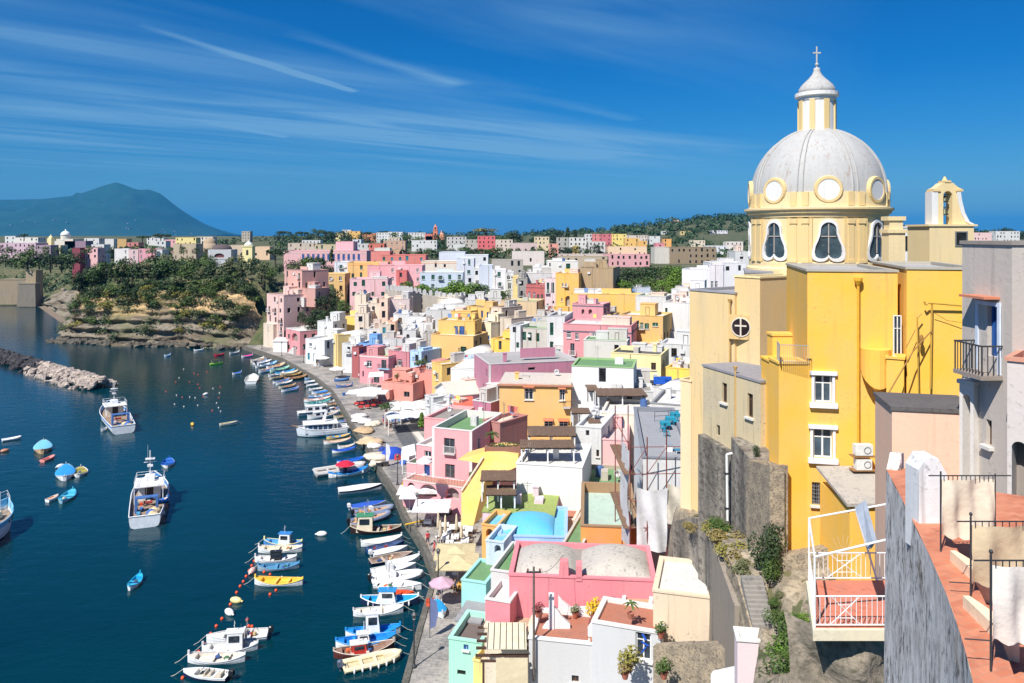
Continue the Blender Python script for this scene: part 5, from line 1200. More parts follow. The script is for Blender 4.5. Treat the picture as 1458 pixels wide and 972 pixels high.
B('worn blue and grey rowing boat beside the black shaded boat', (426, 804), (367, 808), 'double', (150, 170, 186), (84, 140, 176), group=LG, rim=(90, 150, 190), cargo=2)
B('white gozzo with a mustard yellow deck', (431, 828), (363, 827), 'double', WB, (240, 190, 70), rim=(244, 200, 90), group=LG, fenders=3, anti=(40, 60, 120))
RG = 'boats moored with lines to the quay'
B('dark hulled fishing gozzo with cream wheelhouse and green roof', (571, 753), (499, 755), 'double', (52, 36, 36), (120, 110, 96), rim=(196, 180, 160), cabin=(.72, 2.0, .62, 1.9, (226, 214, 190), (70, 140, 100)), group=RG, fenders=4, anti=(190, 180, 50), cargo=5)
B('white tarped boat just below the dark hulled fishing gozzo', (514, 774), (572, 766), 'double', WB, WB, cover=(228, 224, 212), group=RG)
B('navy boat with pale blue tarp bundle, second below the fishing gozzo', (522, 783), (575, 772.5), 'transom', (40, 62, 112), (70, 90, 130), group=RG, cargo=3)
B('white motorboat with folded outboard, between navy boats', (531, 788.5), (580, 779.5), 'transom', WB, (226, 224, 222), motor=(220, 220, 220), cover=(230, 230, 228), group=RG)
B('navy boat carrying an orange lifebuoy and brown deck', (527, 800), (587, 789), 'transom', (30, 38, 70), (150, 130, 116), rim=(200, 180, 160), group=RG, cargo=4)
B('white slender boat with smooth white cover beside the lifebuoy boat', (549, 803), (597, 793), 'double', WB, WB, cover=(236, 236, 236), group=RG)
B('white open boat with arch frame, below the smooth covered one', (529, 814.5), (592, 805), 'transom', WB, (228, 228, 226), console=True, group=RG)
B('white inflatable with black motor and steering console', (530, 825), (600.5, 817), 'rib', WB, (222, 220, 216), rim=(240, 240, 240), motor=True, console=True, group=RG)
B('white round bilged boat with pulpit, above the orange boat', (534, 831), (600, 835), 'transom', WB, (230, 228, 226), group=RG, cargo=2, fenders=2)
B('bright orange red flat boat', (545, 844), (589, 846), 'transom', (232, 80, 34), (226, 84, 40), group=RG)
B('navy gozzo with turquoise deck and small blue topped cabin', (514, 855), (596, 855), 'double', (34, 48, 78), (40, 160, 214), rim=(236, 236, 236), cabin=(.47, 1.7, .5, 1.15, (228, 232, 234), (50, 140, 200)), group=RG, fenders=4)
B('white broad gozzo with cream seats below the turquoise decked gozzo', (503, 872), (574, 867), 'double', WB, (228, 222, 208), group=RG, thwarts=True)
B('sky blue gozzo with tall white wheelhouse', (492, 901), (570, 895.5), 'double', WB, (30, 140, 216), rim=(40, 150, 220), cabin=(.5, 1.3, .5, 1.8, (236, 238, 238)), group=RG)
B('sky blue gozzo with low white engine box beside the wheelhouse one', (478, 916), (563, 908), 'double', WB, (30, 132, 214), rim=(40, 146, 220), cabin=(.47, 1.1, .42, .8, (236, 238, 238)), group=RG)
B('maroon wooden boat with a red cabin block and lifebuoy', (475, 931), (561, 919), 'double', (96, 50, 46), (150, 120, 104), rim=(200, 186, 170), cabin=(.42, 1.4, .5, .8, (190, 60, 52), (226, 220, 214)), group=RG, cargo=3)
B('cream tubed inflatable with white segments, last in the quay row', (489, 949), (570, 931), 'rib', (222, 210, 176), (206, 192, 158), rim=(230, 216, 180), motor=(90, 100, 120), group=RG, fenders=6)
B('long white launch lying alone off the pink arcade', (482, 699), (543, 693), 'transom', WB, (236, 236, 234), cover=(238, 238, 236), stripe=(40, 44, 60), group=RG)
B('boat under a royal blue tarp, above the two grey inflatables', (500, 722), (549, 715.5), 'transom', WB, WB, cover=(40, 90, 190), motor=(230, 230, 230), group=RG)
B('grey inflatable with tan seats, upper of two', (505, 732), (559.5, 722.5), 'rib', (110, 122, 146), (200, 160, 120), rim=(130, 142, 166), console=True, motor=True, group=RG, seats=(214, 160, 110))
B('grey inflatable with tan seats and a yellow jerrycan, lower of two', (499, 745), (555, 731.5), 'rib', (104, 116, 142), (200, 166, 130), rim=(120, 132, 160), console=True, motor=True, group=RG, seats=(214, 170, 120), cargo=2)
B('pale grey long inflatable behind the red umbrella boat', (449, 674), (519, 664), 'rib', (186, 184, 178), (170, 160, 150), rim=(196, 194, 190), group=RG, cargo=4)
B('sky blue gozzo shaded by a crimson umbrella', (468, 677), (523, 669), 'double', (232, 234, 236), (40, 130, 210), rim=(50, 150, 220), canopy=('umbrella', (206, 36, 66)), group=RG, fenders=2)
B('royal blue gozzo with white hull, above the crimson umbrella', (480, 658.5), (521, 652), 'double', (226, 230, 234), (40, 110, 200), rim=(36, 104, 200), group=RG, cargo=2)
B('royal blue open boat third above the crimson umbrella', (473, 642.5), (506, 638.5), 'double', (230, 232, 234), (44, 100, 200), rim=(40, 90, 190), group=RG)
B('small white boat tucked behind the royal blue open boat', (481, 636.5), (505, 634), 'double', WB, (220, 200, 170), group=RG)
B('white rowing boat with pink rim below the passenger boat', (461, 630), (499, 626), 'double', WB, (214, 196, 170), rim=(220, 180, 160), group=RG)
B('blue and ochre gozzo touching the passenger boat', (465, 623), (499, 619), 'double', (220, 190, 120), (230, 190, 110), rim=(60, 150, 200), group=RG)
B('white workboat with a low deckhouse, above the passenger boat', (438, 595), (482, 589), 'double', WB, (190, 180, 170), cabin=(.4, 2.6, .6, 1.0, (232, 232, 232)), group=RG, cargo=2)
B('white motor cruiser with raked dark windscreens', (424, 589), (477, 584), 'transom', WB, (232, 232, 232), cabin=(.5, 4.2, .72, 1.4, (236, 236, 236)), windshield=True, wr=.3, group=RG, stripe=(70, 80, 110))
B('green and white boat just above the motor cruiser', (434, 576), (470, 571), 'double', WB, (70, 160, 150), rim=(80, 170, 160), group=RG, cargo=2)
B('white boat with salmon rim, two above the motor cruiser', (433, 571), (471, 567), 'double', WB, (230, 226, 220), rim=(230, 170, 140), group=RG)
B('blue boat with white trim, three above the motor cruiser', (440, 566), (472, 562), 'double', (60, 130, 190), (70, 140, 200), rim=(230, 234, 236), group=RG)
B('bright blue gozzo with blue cover, fourth above the motor cruiser', (445, 559.5), (470, 556.5), 'double', WB, SKY, cover=(40, 130, 210), group=RG)
B('white boat next below the bend of the quay', (440, 554.5), (466, 551), 'double', WB, (232, 230, 226), group=RG)
B('white sport boat with grey motor near the quay bend', (436, 549), (462, 546), 'transom', WB, (230, 230, 228), motor=True, group=RG)
B('white covered boat at the quay bend', (434, 544), (456, 541), 'double', WB, WB, cover=(230, 232, 234), group=RG)
B('pale blue rowing boat under the quay bend', (434, 539), (453, 537), 'double', (160, 190, 220), (150, 180, 210), group=RG)
B('varnished wooden boat at the front of the far boat cluster', (405, 540), (437, 536), 'double', (150, 106, 70), (170, 130, 90), rim=(190, 150, 110), group=RG, cargo=2)
B('olive wooden boat beside the varnished one', (403, 536), (430, 531.5), 'double', (120, 110, 80), (190, 160, 110), group=RG)
B('cream tarped boat in the far boat cluster', (399, 533), (424, 529), 'double', CRM, CRM, cover=(220, 206, 176), group=RG)
B('turquoise blue boat in the far boat cluster', (392, 532), (420, 527.5), 'double', (70, 150, 200), (90, 170, 214), group=RG)
B('seafoam green boat in the far boat cluster', (385, 528.5), (412, 523.5), 'double', (190, 220, 200), (150, 200, 180), group=RG)
B('white boat with tan seats in the far boat cluster', (380, 524.5), (405, 519), 'double', WB, (210, 180, 140), group=RG, cargo=1)
B('white and pale blue boat in the far boat cluster', (371, 521.5), (394, 516.5), 'double', WB, (150, 190, 220), rim=(120, 170, 210), group=RG)
B('white small motorboat in the far boat cluster', (365, 518), (387, 513.5), 'transom', WB, (230, 230, 230), motor=True, group=RG)
B('white slim boat nearest the pink tarped one', (359, 514), (378, 511), 'double', WB, (226, 224, 220), group=RG)
B('boat with a bright pink tarp near the quay end', (344, 507.5), (360, 505.5), 'double', WB, (120, 160, 210), cover=(244, 70, 170), group=RG)
B('pale grey boat at the very end of the quay', (327, 503), (341, 500.5), 'double', (210, 214, 218), (180, 186, 190), group=RG)
for i in range(22):
 t = i / 21; px = 470 - 98 * t ** 1.0 + rnd.uniform(-6, 4) if t > .45 else 512 - 90 * t + rnd.uniform(-8, 2); row = 606 - 96 * t ** .8 + rnd.uniform(-2, 2); Lp = 30 - 12 * t
 kd = i % 3; B(('small white boat', 'small blue decked boat', 'small cream wooden boat')[kd] + ' packed between the others in the far quay row', (px - Lp, row + 2), (px, row - 2), 'double', WB if kd < 2 else CRM, (SKY, (60, 120, 190), (180, 140, 100))[kd] if kd else (226, 222, 214), group='far quay row ' + str(kd), cargo=1)
FG = 'boats lying free in the bay'
B('small blue white boat far out below the cliff', (234, 506), (243, 505), 'double', (200, 220, 236), (90, 170, 220), group=FG)
B('long white rowing boat under the cliff shadow', (276, 498.5), (290, 497.5), 'double', WB, (220, 220, 216), group=FG)
B('narrow crimson canoe near the quay end', (305, 505.3), (319, 504), 'double', (210, 40, 66), (200, 50, 70), wr=.2, group=FG, thwarts=False)
B('lime green motorboat with dark canopy', (299, 518), (317, 516.5), 'transom', (150, 220, 60), (200, 220, 120), windshield=True, canopy=('bimini', (70, 80, 40)), group=FG)
B('white boat with royal blue tarp off the far boat cluster', (331, 532), (344, 530), 'double', WB, WB, cover=(60, 120, 210), group=FG)
B('white dinghy seen end on off the far boat cluster', (357, 545), (361, 536), 'transom', WB, (228, 224, 216), group=FG, wr=.45)
B('white flat raft with grey deck lying alone', (313, 604), (338, 601), 'transom', (226, 222, 206), (200, 190, 160), thwarts=False, group=FG)
B('white inflatable dinghy at the left edge', (3, 626), (30, 622), 'rib', (236, 236, 236), (200, 204, 208), rim=(240, 240, 240), group=FG)
B('wooden boat under a pale turquoise tarp at the left', (60, 644), (62, 631), 'double', (206, 170, 130), CRM, cover=(120, 196, 226), group=FG, wr=.42)
B('pink inflatable airbed shaped float boat', (60, 655.5), (77, 649), 'rib', (240, 150, 140), (240, 160, 150), rim=(244, 150, 140), group=FG, thwarts=False, wr=.2)
B('white boat beneath a vivid blue tarp at the left', (92, 682), (94, 666), 'double', WB, WB, cover=(40, 150, 220), group=FG, wr=.42)
B('small white rowing boat with olive floor right of the blue tarped boat', (111, 677), (115, 667), 'double', WB, (170, 160, 90), group=FG, wr=.6, cargo=1)
B('white tender with yellow green waterline', (67, 712), (83, 706), 'transom', WB, (224, 180, 150), anti=(200, 200, 60), group=FG, wr=.5)
B('cyan fishing skiff with a cross bar, beside the yellow green tender', (87, 714), (104, 699), 'double', (150, 190, 206), (80, 180, 210), rim=(90, 190, 220), group=FG, wr=.42, cargo=2, canopy=None)
B('blue skiff with white hull near the big trawler', (237, 664), (241, 654), 'double', WB, (50, 110, 190), rim=(40, 100, 190), group=FG, wr=.5)
B('cyan rowing boat with oars lying alone in the lower bay', (184, 837), (200, 820), 'double', (226, 232, 234), (30, 160, 206), rim=(50, 176, 216), group=FG, wr=.42, cargo=2)
QB = 'boats hauled out on the quay'
B('blue and white boat hauled out on the quay near the pink restaurant', (479, 552), (502, 549.5), 'double', (90, 130, 190), (220, 180, 140), rim=(60, 110, 190), z=1.25, group=QB, cargo=3)
B('blue boat under cover behind the hauled out boat', (476, 543), (497, 541), 'double', (70, 110, 170), SKY, cover=(70, 130, 190), z=1.25, group=QB)
B('small turquoise blue boat standing on the quay beside the feather flag', (630, 880), (621, 862), 'double', (226, 230, 232), (40, 160, 220), cover=(30, 150, 214), z=1.25, group=QB, wr=.5)
B('small blue boat beside the big white restaurant parasol', (488, 563), (499, 560), 'double', (40, 110, 190), (60, 130, 200), z=1.25, group=QB)
def big_hull(root, L, W, sheer, c, anti, stripe, rim, n=22, bw_sharp=2.4):
 st = []
 for i in range(n + 1):
  t = i / n; b = (.78 + .22 * math.sin(math.pi * min(1, t * 1.5) * .5)) if t < .5 else max(.02, 1 - ((t - .5) / .5) ** bw_sharp)
  st.append((t * L + (0), max(.02, b) * W / 2, sheer * (1 + .55 * max(0, t - .35) ** 2 * 2.2 + .15 * (1 - t) ** 3)))
 H_ = MB(); rows = []
 for x, b, s in st:
  t = x / L; fl = 1 + .16 * max(0, t - .5) * 2; rake = max(0, t - .8) * 2.2
  rows.append([(x + rake * .8, -b * fl, s), (x + rake * .55, -b * 1.0, s * .72), (x + rake * .3, -b * .95, s * .3), (x, -b * .86, .12), (x, 0, -.4), (x, b * .86, .12), (x + rake * .3, b * .95, s * .3), (x + rake * .55, b, s * .72), (x + rake * .8, b * fl, s)])
 m = 9; vs = [p for r in rows for p in r]; fs = []; mi = []
 for i in range(n):
  for j in range(8):
   fs.append((i * m + j, i * m + j + 1, (i + 1) * m + j + 1, (i + 1) * m + j)); mi.append({0: 2, 7: 2, 2: 0, 3: 1, 4: 1}.get(j, 0))
 fs.append(tuple(range(m))); mi.append(0)
 H_.v = vs; H_.f = fs; H_.mi = mi; H_.sm = [False] * len(fs); H_.build('hull', [paint(c, .4), paint(anti, .6), paint(stripe, .4)], root)
 D = MB(); dz = .62
 for i in range(n):
  (x0, b0, s0), (x1, b1, s1) = st[i], st[i + 1]
  z0, z1 = s0 * dz, s1 * dz; b0 *= .93; b1 *= .93
  D.quad((x0, -b0, z0), (x0, b0, z0), (x1, b1, z1), (x1, -b1, z1))
 D.build('deck', paint((150, 130, 112), .8), root)
 G = MB()
 for sg in (-1, 1): G.path([(r[0][0], sg * abs(r[0][1]), r[0][2]) for r in rows], .07, 6)
 G.tube(rows[0][0], rows[0][8], .07); G.build('gunwale', paint(rim, .5), root)
 return st, rows
def rails(root, pts, h, c=(226, 226, 226)):
 m_ = MB()
 for a, b in zip(pts, pts[1:]):
  a, b = Vector(a), Vector(b)
  for z in (h, h * .55): m_.tube(a + Vector((0, 0, z)), b + Vector((0, 0, z)), .025, 5)
  m_.tube(a, a + Vector((0, 0, h)), .025, 5)
 m_.build('railing', paint(c, .4), root)
def trawler(label, stern, bow, W, c, anti, stripe, house_c, nets=True, dingy=True, hx=.62):
 a, b = onz(*stern, .3), onz(*bow, .3); d = Vector((b.x - a.x, b.y - a.y)); L = d.length
 root = tag(empty('fishing_trawler', (a.x, a.y, 0), math.atan2(d.y, d.x)), label, 'fishing boat', 'fishing trawlers at anchor'); sh = 1.35
 st, rows = big_hull(root, L, W, sh, c, anti, stripe, (232, 234, 236))
 wx = L * hx; dk = sh * .7
 m_ = MB(); m_.box(wx - 1.5, wx + 1.3, -W * .3, W * .3, dk - .3, dk + 2.1); wh = m_.build('wheelhouse', paint(house_c, .5), root)
 m_ = MB(); m_.box(wx - 2.9, wx + 1.6, -W * .4, W * .4, dk + 2.1, dk + 2.2); m_.build('roof', paint((226, 224, 220), .6), wh)
 for sg in (-1, 1):
  for q in (-.9, .5):
   w_ = MB(); y = sg * W * .3; w_.box(wx + q - .3, wx + q + .3, min(y, y + sg * .03), max(y, y + sg * .03), dk + 1.1, dk + 1.8); w_.build('window', glass(), wh)
 w_ = MB(); w_.box(wx - 1.54, wx - 1.5, -.5, .5, dk - .1, dk + 1.8); w_.build('door', paint((50, 36, 34), .6), wh)
 for y in (-W * .16, W * .12):
  w_ = MB(); w_.box(wx + 1.3, wx + 1.34, y - .35, y + .35, dk + 1.1, dk + 1.8); w_.build('window', glass(), wh)
 rails(root, [(wx - 2.8, -W * .38, dk + 2.2), (wx - .6, -W * .38, dk + 2.2), (wx + 1.5, -W * .38, dk + 2.2), (wx + 1.5, W * .38, dk + 2.2), (wx - .6, W * .38, dk + 2.2), (wx - 2.8, W * .38, dk + 2.2), (wx - 2.8, -W * .38, dk + 2.2)], .8)
 m_ = MB()
 for y in (-W * .38, W * .38): m_.box(wx - 2.85, wx - 2.75, y - .05, y + .05, dk - .2, dk + 2.1)
 m_.build('post', paint((220, 222, 224), .5), root)
 m_ = MB(); m_.box(wx - .7, wx + .9, -.6, .6, dk + 2.2, dk + 2.9); m_.build('upper_bridge', paint((224, 226, 230), .5), root)
 m_ = MB(); m_.tube((wx + .4, 0, dk + 2.2), (wx + .3, 0, dk + 6.2), .08); m_.tube((wx + .4, -.8, dk + 4.6), (wx + .4, .8, dk + 4.6), .05); m_.box(wx + .1, wx + .7, -.35, .35, dk + 4.0, dk + 4.25); m_.box(wx, wx + .8, -.6, .6, dk + 5, dk + 5.1)
 m_.tube((wx + .3, .3, dk + 4.8), (wx + .3, .3, dk + 7), .02, 4); m_.build('mast', paint((222, 222, 222), .5), root)
 m_ = MB(); m_.path([(wx + .35, 0, dk + 5.6), (L * 1.0, 0, st[-1][2] + .1)], .02, 4); m_.path([(wx + .35, 0, dk + 5.6), (.3, 0, sh + 1.2)], .02, 4); m_.build('rigging', paint((120, 116, 110), .6), root)
 m_ = MB(); m_.box(L * .17, L * .22, -W * .3, -W * .24, dk - .3, dk + 1.8); m_.box(L * .17, L * .22, W * .24, W * .3, dk - .3, dk + 1.8); m_.box(L * .17, L * .22, -W * .3, W * .3, dk + 1.8, dk + 1.95); m_.build('stern_gallows', paint((70, 110, 170), .6), root)
 m_ = MB()
 m_.lathe([(.45, -.5), (.2, -.45), (.2, .45), (.45, .5)], 12); M_ = Matrix.Translation((L * .34, 0, dk + .35)) @ Matrix.Rotation(R(90), 4, 'X'); m_.v = [tuple(M_ @ Vector(p)) for p in m_.v]; m_.build('winch', paint((150, 50, 46), .6), root)
 if nets:
  for q in range(5):
   m_ = MB(); m_.smooth = True; m_.blob((L * (.07 + .035 * q), W * (-.24 + .06 * (q % 3)), dk + .1), (.7, .6, .42), 9, 6, .18); m_.build('net_pile', fabric(rnd.choice([(214, 190, 150), (200, 176, 140), (60, 110, 180)])), root)
 for q in range(6):
  m_ = MB(); x, y = L * rnd.uniform(.12, .42), W * rnd.uniform(.0, .32); m_.box(x - .3, x + .3, y - .2, y + .2, dk - .2, dk + rnd.uniform(.1, .4)); m_.build('crate', paint(rnd.choice([(60, 110, 180), (220, 222, 222), (190, 70, 50), (80, 160, 200)]), .6), root)
 for q in range(5):
  m_ = MB(); x = L * (.15 + .15 * q); bb = interp(x, [p[0] for p in st], [p[1] for p in st]); m_.smooth = True
  m_.blob((x, -(bb + .12), .75), (.13, .13, .3)); m_.build('fender', paint((230, 110, 60) if q % 2 else (240, 240, 236), .5), root)
 return root, L
trawler('white and blue fishing trawler with wheelhouse, nets and blue crates, larger centre one', (206, 748), (219, 688), 4.6, (222, 228, 234), (150, 60, 50), (70, 130, 190), (214, 212, 206), hx=.55)
trawler('white trawler with blue bulwark and stacked deck gear, nearer the breakwater', (176, 615), (155, 582), 5.0, (226, 230, 232), (110, 44, 40), (60, 130, 200), (216, 206, 190), hx=.6)
B('tiny grey tender tied beside the blue bulwark trawler', (144, 612), (152, 610), 'double', (190, 196, 200), (150, 156, 160), group=FG)
r_ = B('blue dinghy hanging at the side of the centre trawler', (222, 716), (240, 713), 'double', (50, 120, 200), (224, 210, 190), rim=(50, 120, 210), z=1.6, group=None, wr=.4)
a, b = onz(-62, 792, .3), onz(9, 742, .3)
d = Vector((b.x - a.x, b.y - a.y)); L = d.length; root = tag(empty('fishing_trawler', (a.x, a.y, 0), math.atan2(d.y, d.x)), 'white trawler with navy boot stripe, cut off by the left picture edge', 'fishing boat', 'fishing trawlers at anchor')
st, rows = big_hull(root, L, 4.8, 2.1, (232, 234, 238), (40, 60, 120), (120, 190, 226), (130, 190, 226))
m_ = MB(); m_.box(L * .3, L * .55, -1.5, 1.5, 1.4, 3.4); wh = m_.build('wheelhouse', paint((232, 232, 232), .5), root)
for y in (-1.5, 1.5):
 for q in range(3): w_ = MB(); w_.box(L * (.34 + .07 * q), L * (.38 + .07 * q), min(y, y * 1.02), max(y, y * 1.02), 2.3, 3.0); w_.build('window', glass(), wh)
w_ = MB()
for q in range(4):
 x = L * (.6 + .08 * q); bb = -interp(x, [p[0] for p in st], [p[1] for p in st]) * 1.06
 w_.blob((x, bb, 1.75), (.14, .06, .14))
w_.build('porthole', paint((40, 40, 44), .4), root)
rails(root, [(L * .62, -1.9, 2.5), (L * .78, -1.6, 2.7), (L * .9, -.95, 3.0), (L * 1.02, 0, 3.3), (L * .9, .95, 3.0), (L * .78, 1.6, 2.7), (L * .62, 1.9, 2.5)], .9)
m_ = MB(); m_.box(L * .68, L * .8, -.6, .6, 1.5, 2.4); m_.blob((L * .72, .3, 2.5), (.6, .5, .4), 8, 5, .2); m_.build('deck_gear', fabric((206, 190, 164)), root)
m_ = MB(); m_.tube((L * .86, 0, 2), (L * .86, 0, 4.6), .06); m_.build('mast', paint((220, 220, 220), .5), root)
a, b = onz(494, 614, .3), onz(424, 619, .3); d = Vector((b.x - a.x, b.y - a.y)); L = d.length
root = tag(empty('passenger_boat', (a.x, a.y, 0), math.atan2(d.y, d.x)), 'white excursion boat with long cabin, sun roof and bowsprit', 'passenger boat', RG)
st, rows = big_hull(root, L, 3.6, 1.25, (206, 214, 222), (50, 40, 50), (226, 230, 232), (236, 236, 236))
m_ = MB(); m_.box(L * .3, L * .86, -1.3, 1.3, .7, 2.3); cb_ = m_.build('cabin', paint((206, 210, 216), .5), root)
for sg in (-1, 1):
 for q in range(5):
  w_ = MB(); x = L * (.35 + .1 * q); y = sg * 1.3; w_.box(x - .35, x + .35, min(y, y + sg * .03), max(y, y + sg * .03), 1.3, 2.1); w_.build('window', glass((40, 60, 90)), cb_)
m_ = MB(); m_.box(L * .2, L * .9, -1.6, 1.6, 2.3, 2.42); m_.build('sun_roof', paint((236, 236, 232), .5), root)
m_ = MB()
for x in (.21, .28):
 for y in (-1.5, 1.5): m_.box(L * x - .04, L * x + .04, y - .04, y + .04, .7, 2.3)
m_.build('post', paint((226, 226, 226), .5), root)
m_ = MB(); m_.tube((L * .98, 0, 1.7), (L * 1.14, 0, 2.2), .07); m_.slab([(L * .97, -.5, 1.75), (L * 1.1, -.2, 2.05), (L * 1.1, .2, 2.05), (L * .97, .5, 1.75)], (0, 0, .06)); m_.build('bowsprit', wood((170, 130, 90), 'spar'), root)
m_ = MB(); m_.slab([(L * .45, -.25, 2.42), (L * .52, -.25, 2.42), (L * .44, -.25, 4.4), (L * .4, -.25, 4.4)], (0, .5, 0)); m_.build('funnel', paint((226, 226, 226), .4), root)
for x, y in ((.9, -1.3), (.96, -.9)):
 m_ = MB(); m_.smooth = True; m_.blob((L * x, y, 1.0), (.3, .3, .32)); m_.build('fender', paint((236, 110, 60), .5), root)
m_ = MB()
for i in range(14):
 t0, t1 = 2 * math.pi * i / 14, 2 * math.pi * (i + 1) / 14; m_.tube((L * .46 + .3 * math.cos(t0), -1.66, 2.5 + .3 * math.sin(t0)), (L * .46 + .3 * math.cos(t1), -1.66, 2.5 + .3 * math.sin(t1)), .08, 5)
m_.build('lifebuoy', paint((220, 70, 60), .5), root)
def buoy(px, py, r, c, label, group, long=False, name='buoy'):
 p = onz(px, py, 0); m_ = MB(); m_.smooth = True
 if long: m_.blob((0, 0, r * .45), (r * 1.6, r * .8, r * .8), 12, 8); m_.tube((-r * 1.9, 0, r * .4), (-r * 1.5, 0, r * .4), r * .22)
 else: m_.blob((0, 0, r * .35), (r, r, r), 10, 6); m_.tube((0, 0, r * 1.2), (0, 0, r * 1.5), r * .2)
 o = m_.build(name, paint(c, .4)); o.location = p; o.rotation_euler[2] = rnd.uniform(0, 3); tag(o, label, 'buoy', group); return o
for px, py, c, lb in ((458, 762, (236, 236, 232), 'white mooring buoy standing alone in open water between boat rows'), (359, 815, (236, 190, 180), 'white and pink long buoy beside the worn blue rowing boat'), (336, 857, (240, 220, 150), 'white buoy with yellow end halfway along the float line'),
                      (326.5, 874, (238, 238, 236), 'round white buoy just above the lower left boats'), (274, 605, (230, 180, 70), 'yellow buoy left of the flat raft'), (293, 562, (232, 232, 226), 'white pillar buoy in the far bay'), (7, 643, (200, 140, 110), 'brown buoy at the left edge'), (86, 665, (236, 236, 236), 'tiny white buoy above the blue tarped boat')):
 buoy(px, py, .42, c, lb, 'large buoys', True)
OF = [(362, 799), (358.5, 806), (355, 813), (350.5, 821), (346.5, 828.5), (342, 835), (337, 844), (328, 861), (316, 881.5), (308, 892), (300, 903), (290, 917.5), (283, 928.5), (260, 966), (352, 883), (354, 892), (358.7, 892.6), (376, 815), (384.6, 818.5), (393, 841), (384.6, 846.7)]
for px, py in OF: buoy(px, py, .16, (236, 84, 40), 'small orange float strung on the line of floats by the moored boats', 'orange floats', name='float')
for i in range(26):
 px, py = rnd.uniform(233, 322), rnd.uniform(525, 590)
 buoy(px, py, .14, (226, 90, 60) if i % 2 else (232, 220, 210), 'small orange float scattered in the far bay' if i % 2 else 'small pale float scattered in the far bay', 'orange far floats' if i % 2 else 'pale far floats', name='float')
m_q, ntq, b = newmat('basalt_paving')
br = N(ntq, 'ShaderNodeTexBrick'); g_ = N(ntq, 'ShaderNodeNewGeometry'); mp_ = N(ntq, 'ShaderNodeMapping'); mp_.inputs['Rotation'].default_value = (0, 0, R(8))
ntq.links.new(g_.outputs['Position'], mp_.inputs[0]); ntq.links.new(mp_.outputs[0], br.inputs['Vector'])
br.inputs['Color1'].default_value = (*lin((150, 146, 142)), 1); br.inputs['Color2'].default_value = (*lin((118, 116, 114)), 1); br.inputs['Mortar'].default_value = (*lin((84, 80, 78)), 1)
br.inputs['Scale'].default_value = 1.0; br.inputs['Brick Width'].default_value = .8; br.inputs['Row Height'].default_value = .4; br.inputs['Mortar Size'].default_value = .025
na = noise_n(ntq, .35, 5); nb = noise_n(ntq, 3, 4)
k = mixc(ntq, ramp(ntq, na, .38, .66), br.outputs['Color'], lin((176, 168, 158))); k = mixc(ntq, math_(ntq, 'MULTIPLY', ramp(ntq, nb, .5, .7), .5), k, lin((90, 86, 84)))
ntq.links.new(k, b.inputs['Base Color']); b.inputs['Roughness'].default_value = .8; bump(ntq, b, nb, .4, .03)
CQ = COAST[1:15]; QZ = 1.2
def smoothed(pts, n=4):
 out = []
 for i in range(len(pts) - 1):
  for k in range(n): t = k / n; out.append((pts[i][0] + (pts[i + 1][0] - pts[i][0]) * t, pts[i][1] + (pts[i + 1][1] - pts[i][1]) * t))
 return out + [pts[-1]]
qe = [(-8.4, 30)] + list(CQ)
m = MB()
for (ax, ay), (bx, by) in zip(qe, qe[1:]):
 m.quad((ax, ay, QZ), (bx, by, QZ), (bx + 46, by + 14, QZ), (ax + 46, ay + 14, QZ))
setting(m.build('quay', m_q))
m_qw = rock((120, 114, 106), (96, 92, 86), (70, 74, 52), 'quay_wall', .8, (1, 1, 3))
m = MB()
for (ax, ay), (bx, by) in zip(qe, qe[1:]):
 d = Vector((bx - ax, by - ay)).normalized(); nx, ny = d.y, -d.x
 m.add([(ax, ay, -3), (bx, by, -3), (bx, by, QZ + .12), (ax, ay, QZ + .12), (ax + nx * .55, ay + ny * .55, QZ + .12), (bx + nx * .55, by + ny * .55, QZ + .12), (ax + nx * .55, ay + ny * .55, QZ - .05), (bx + nx * .55, by + ny * .55, QZ - .05)],
          [(0, 1, 2, 3), (3, 2, 5, 4), (4, 5, 7, 6)])
setting(m.build('quay_kerb', m_qw))
m = MB(); P_ = [onz(*q, QZ + .006) for q in ((556, 605), (578, 603), (614, 660), (590, 662))]; m.quad(*P_); setting(m.build('lane', rock((84, 86, 90), (96, 98, 102), (110, 108, 106), 'asphalt', .6)))
for q4 in (((586, 613), (594, 612), (640, 668), (630, 668)), ((602, 610), (609, 609), (650, 660), (642, 662))):
 m = MB(); m.quad(*[onz(*q, QZ + .008) for q in q4]); setting(m.build('paving_strip', stucco((206, 198, 186), .5)))
m_cl, ntc, b = newmat('cliff_rock')
s1 = noise_n(ntc, .16, 6, stretch=(.5, .5, 3.2)); s2 = noise_n(ntc, .8, 6); s3 = noise_n(ntc, .07, 4)
gz = N(ntc, 'ShaderNodeNewGeometry'); sx = N(ntc, 'ShaderNodeSeparateXYZ'); ntc.links.new(gz.outputs['Position'], sx.inputs[0])
zn = math_(ntc, 'ADD', sx.outputs[2], math_(ntc, 'MULTIPLY', math_(ntc, 'SUBTRACT', s3, .5), 14))
c = mixc(ntc, ramp(ntc, zn, 8, 12), lin((138, 128, 112)), lin((204, 170, 122)))
c = mixc(ntc, ramp(ntc, s1, .46, .62), c, lin((104, 92, 76))); c = mixc(ntc, math_(ntc, 'MULTIPLY', ramp(ntc, s2, .52, .7), .7), c, lin((70, 66, 58)))
c = mixc(ntc, math_(ntc, 'MULTIPLY', ramp(ntc, s3, .5, .62), .5), c, lin((92, 98, 58)))
ntc.links.new(c, b.inputs['Base Color']); b.inputs['Roughness'].default_value = .95; bump(ntc, b, s2, 1, .8)
cl_pts = smoothed(COAST[14:23], 15)
m = MB(); m.smooth = True; rows_ = 64
vs = []; nC = len(cl_pts)
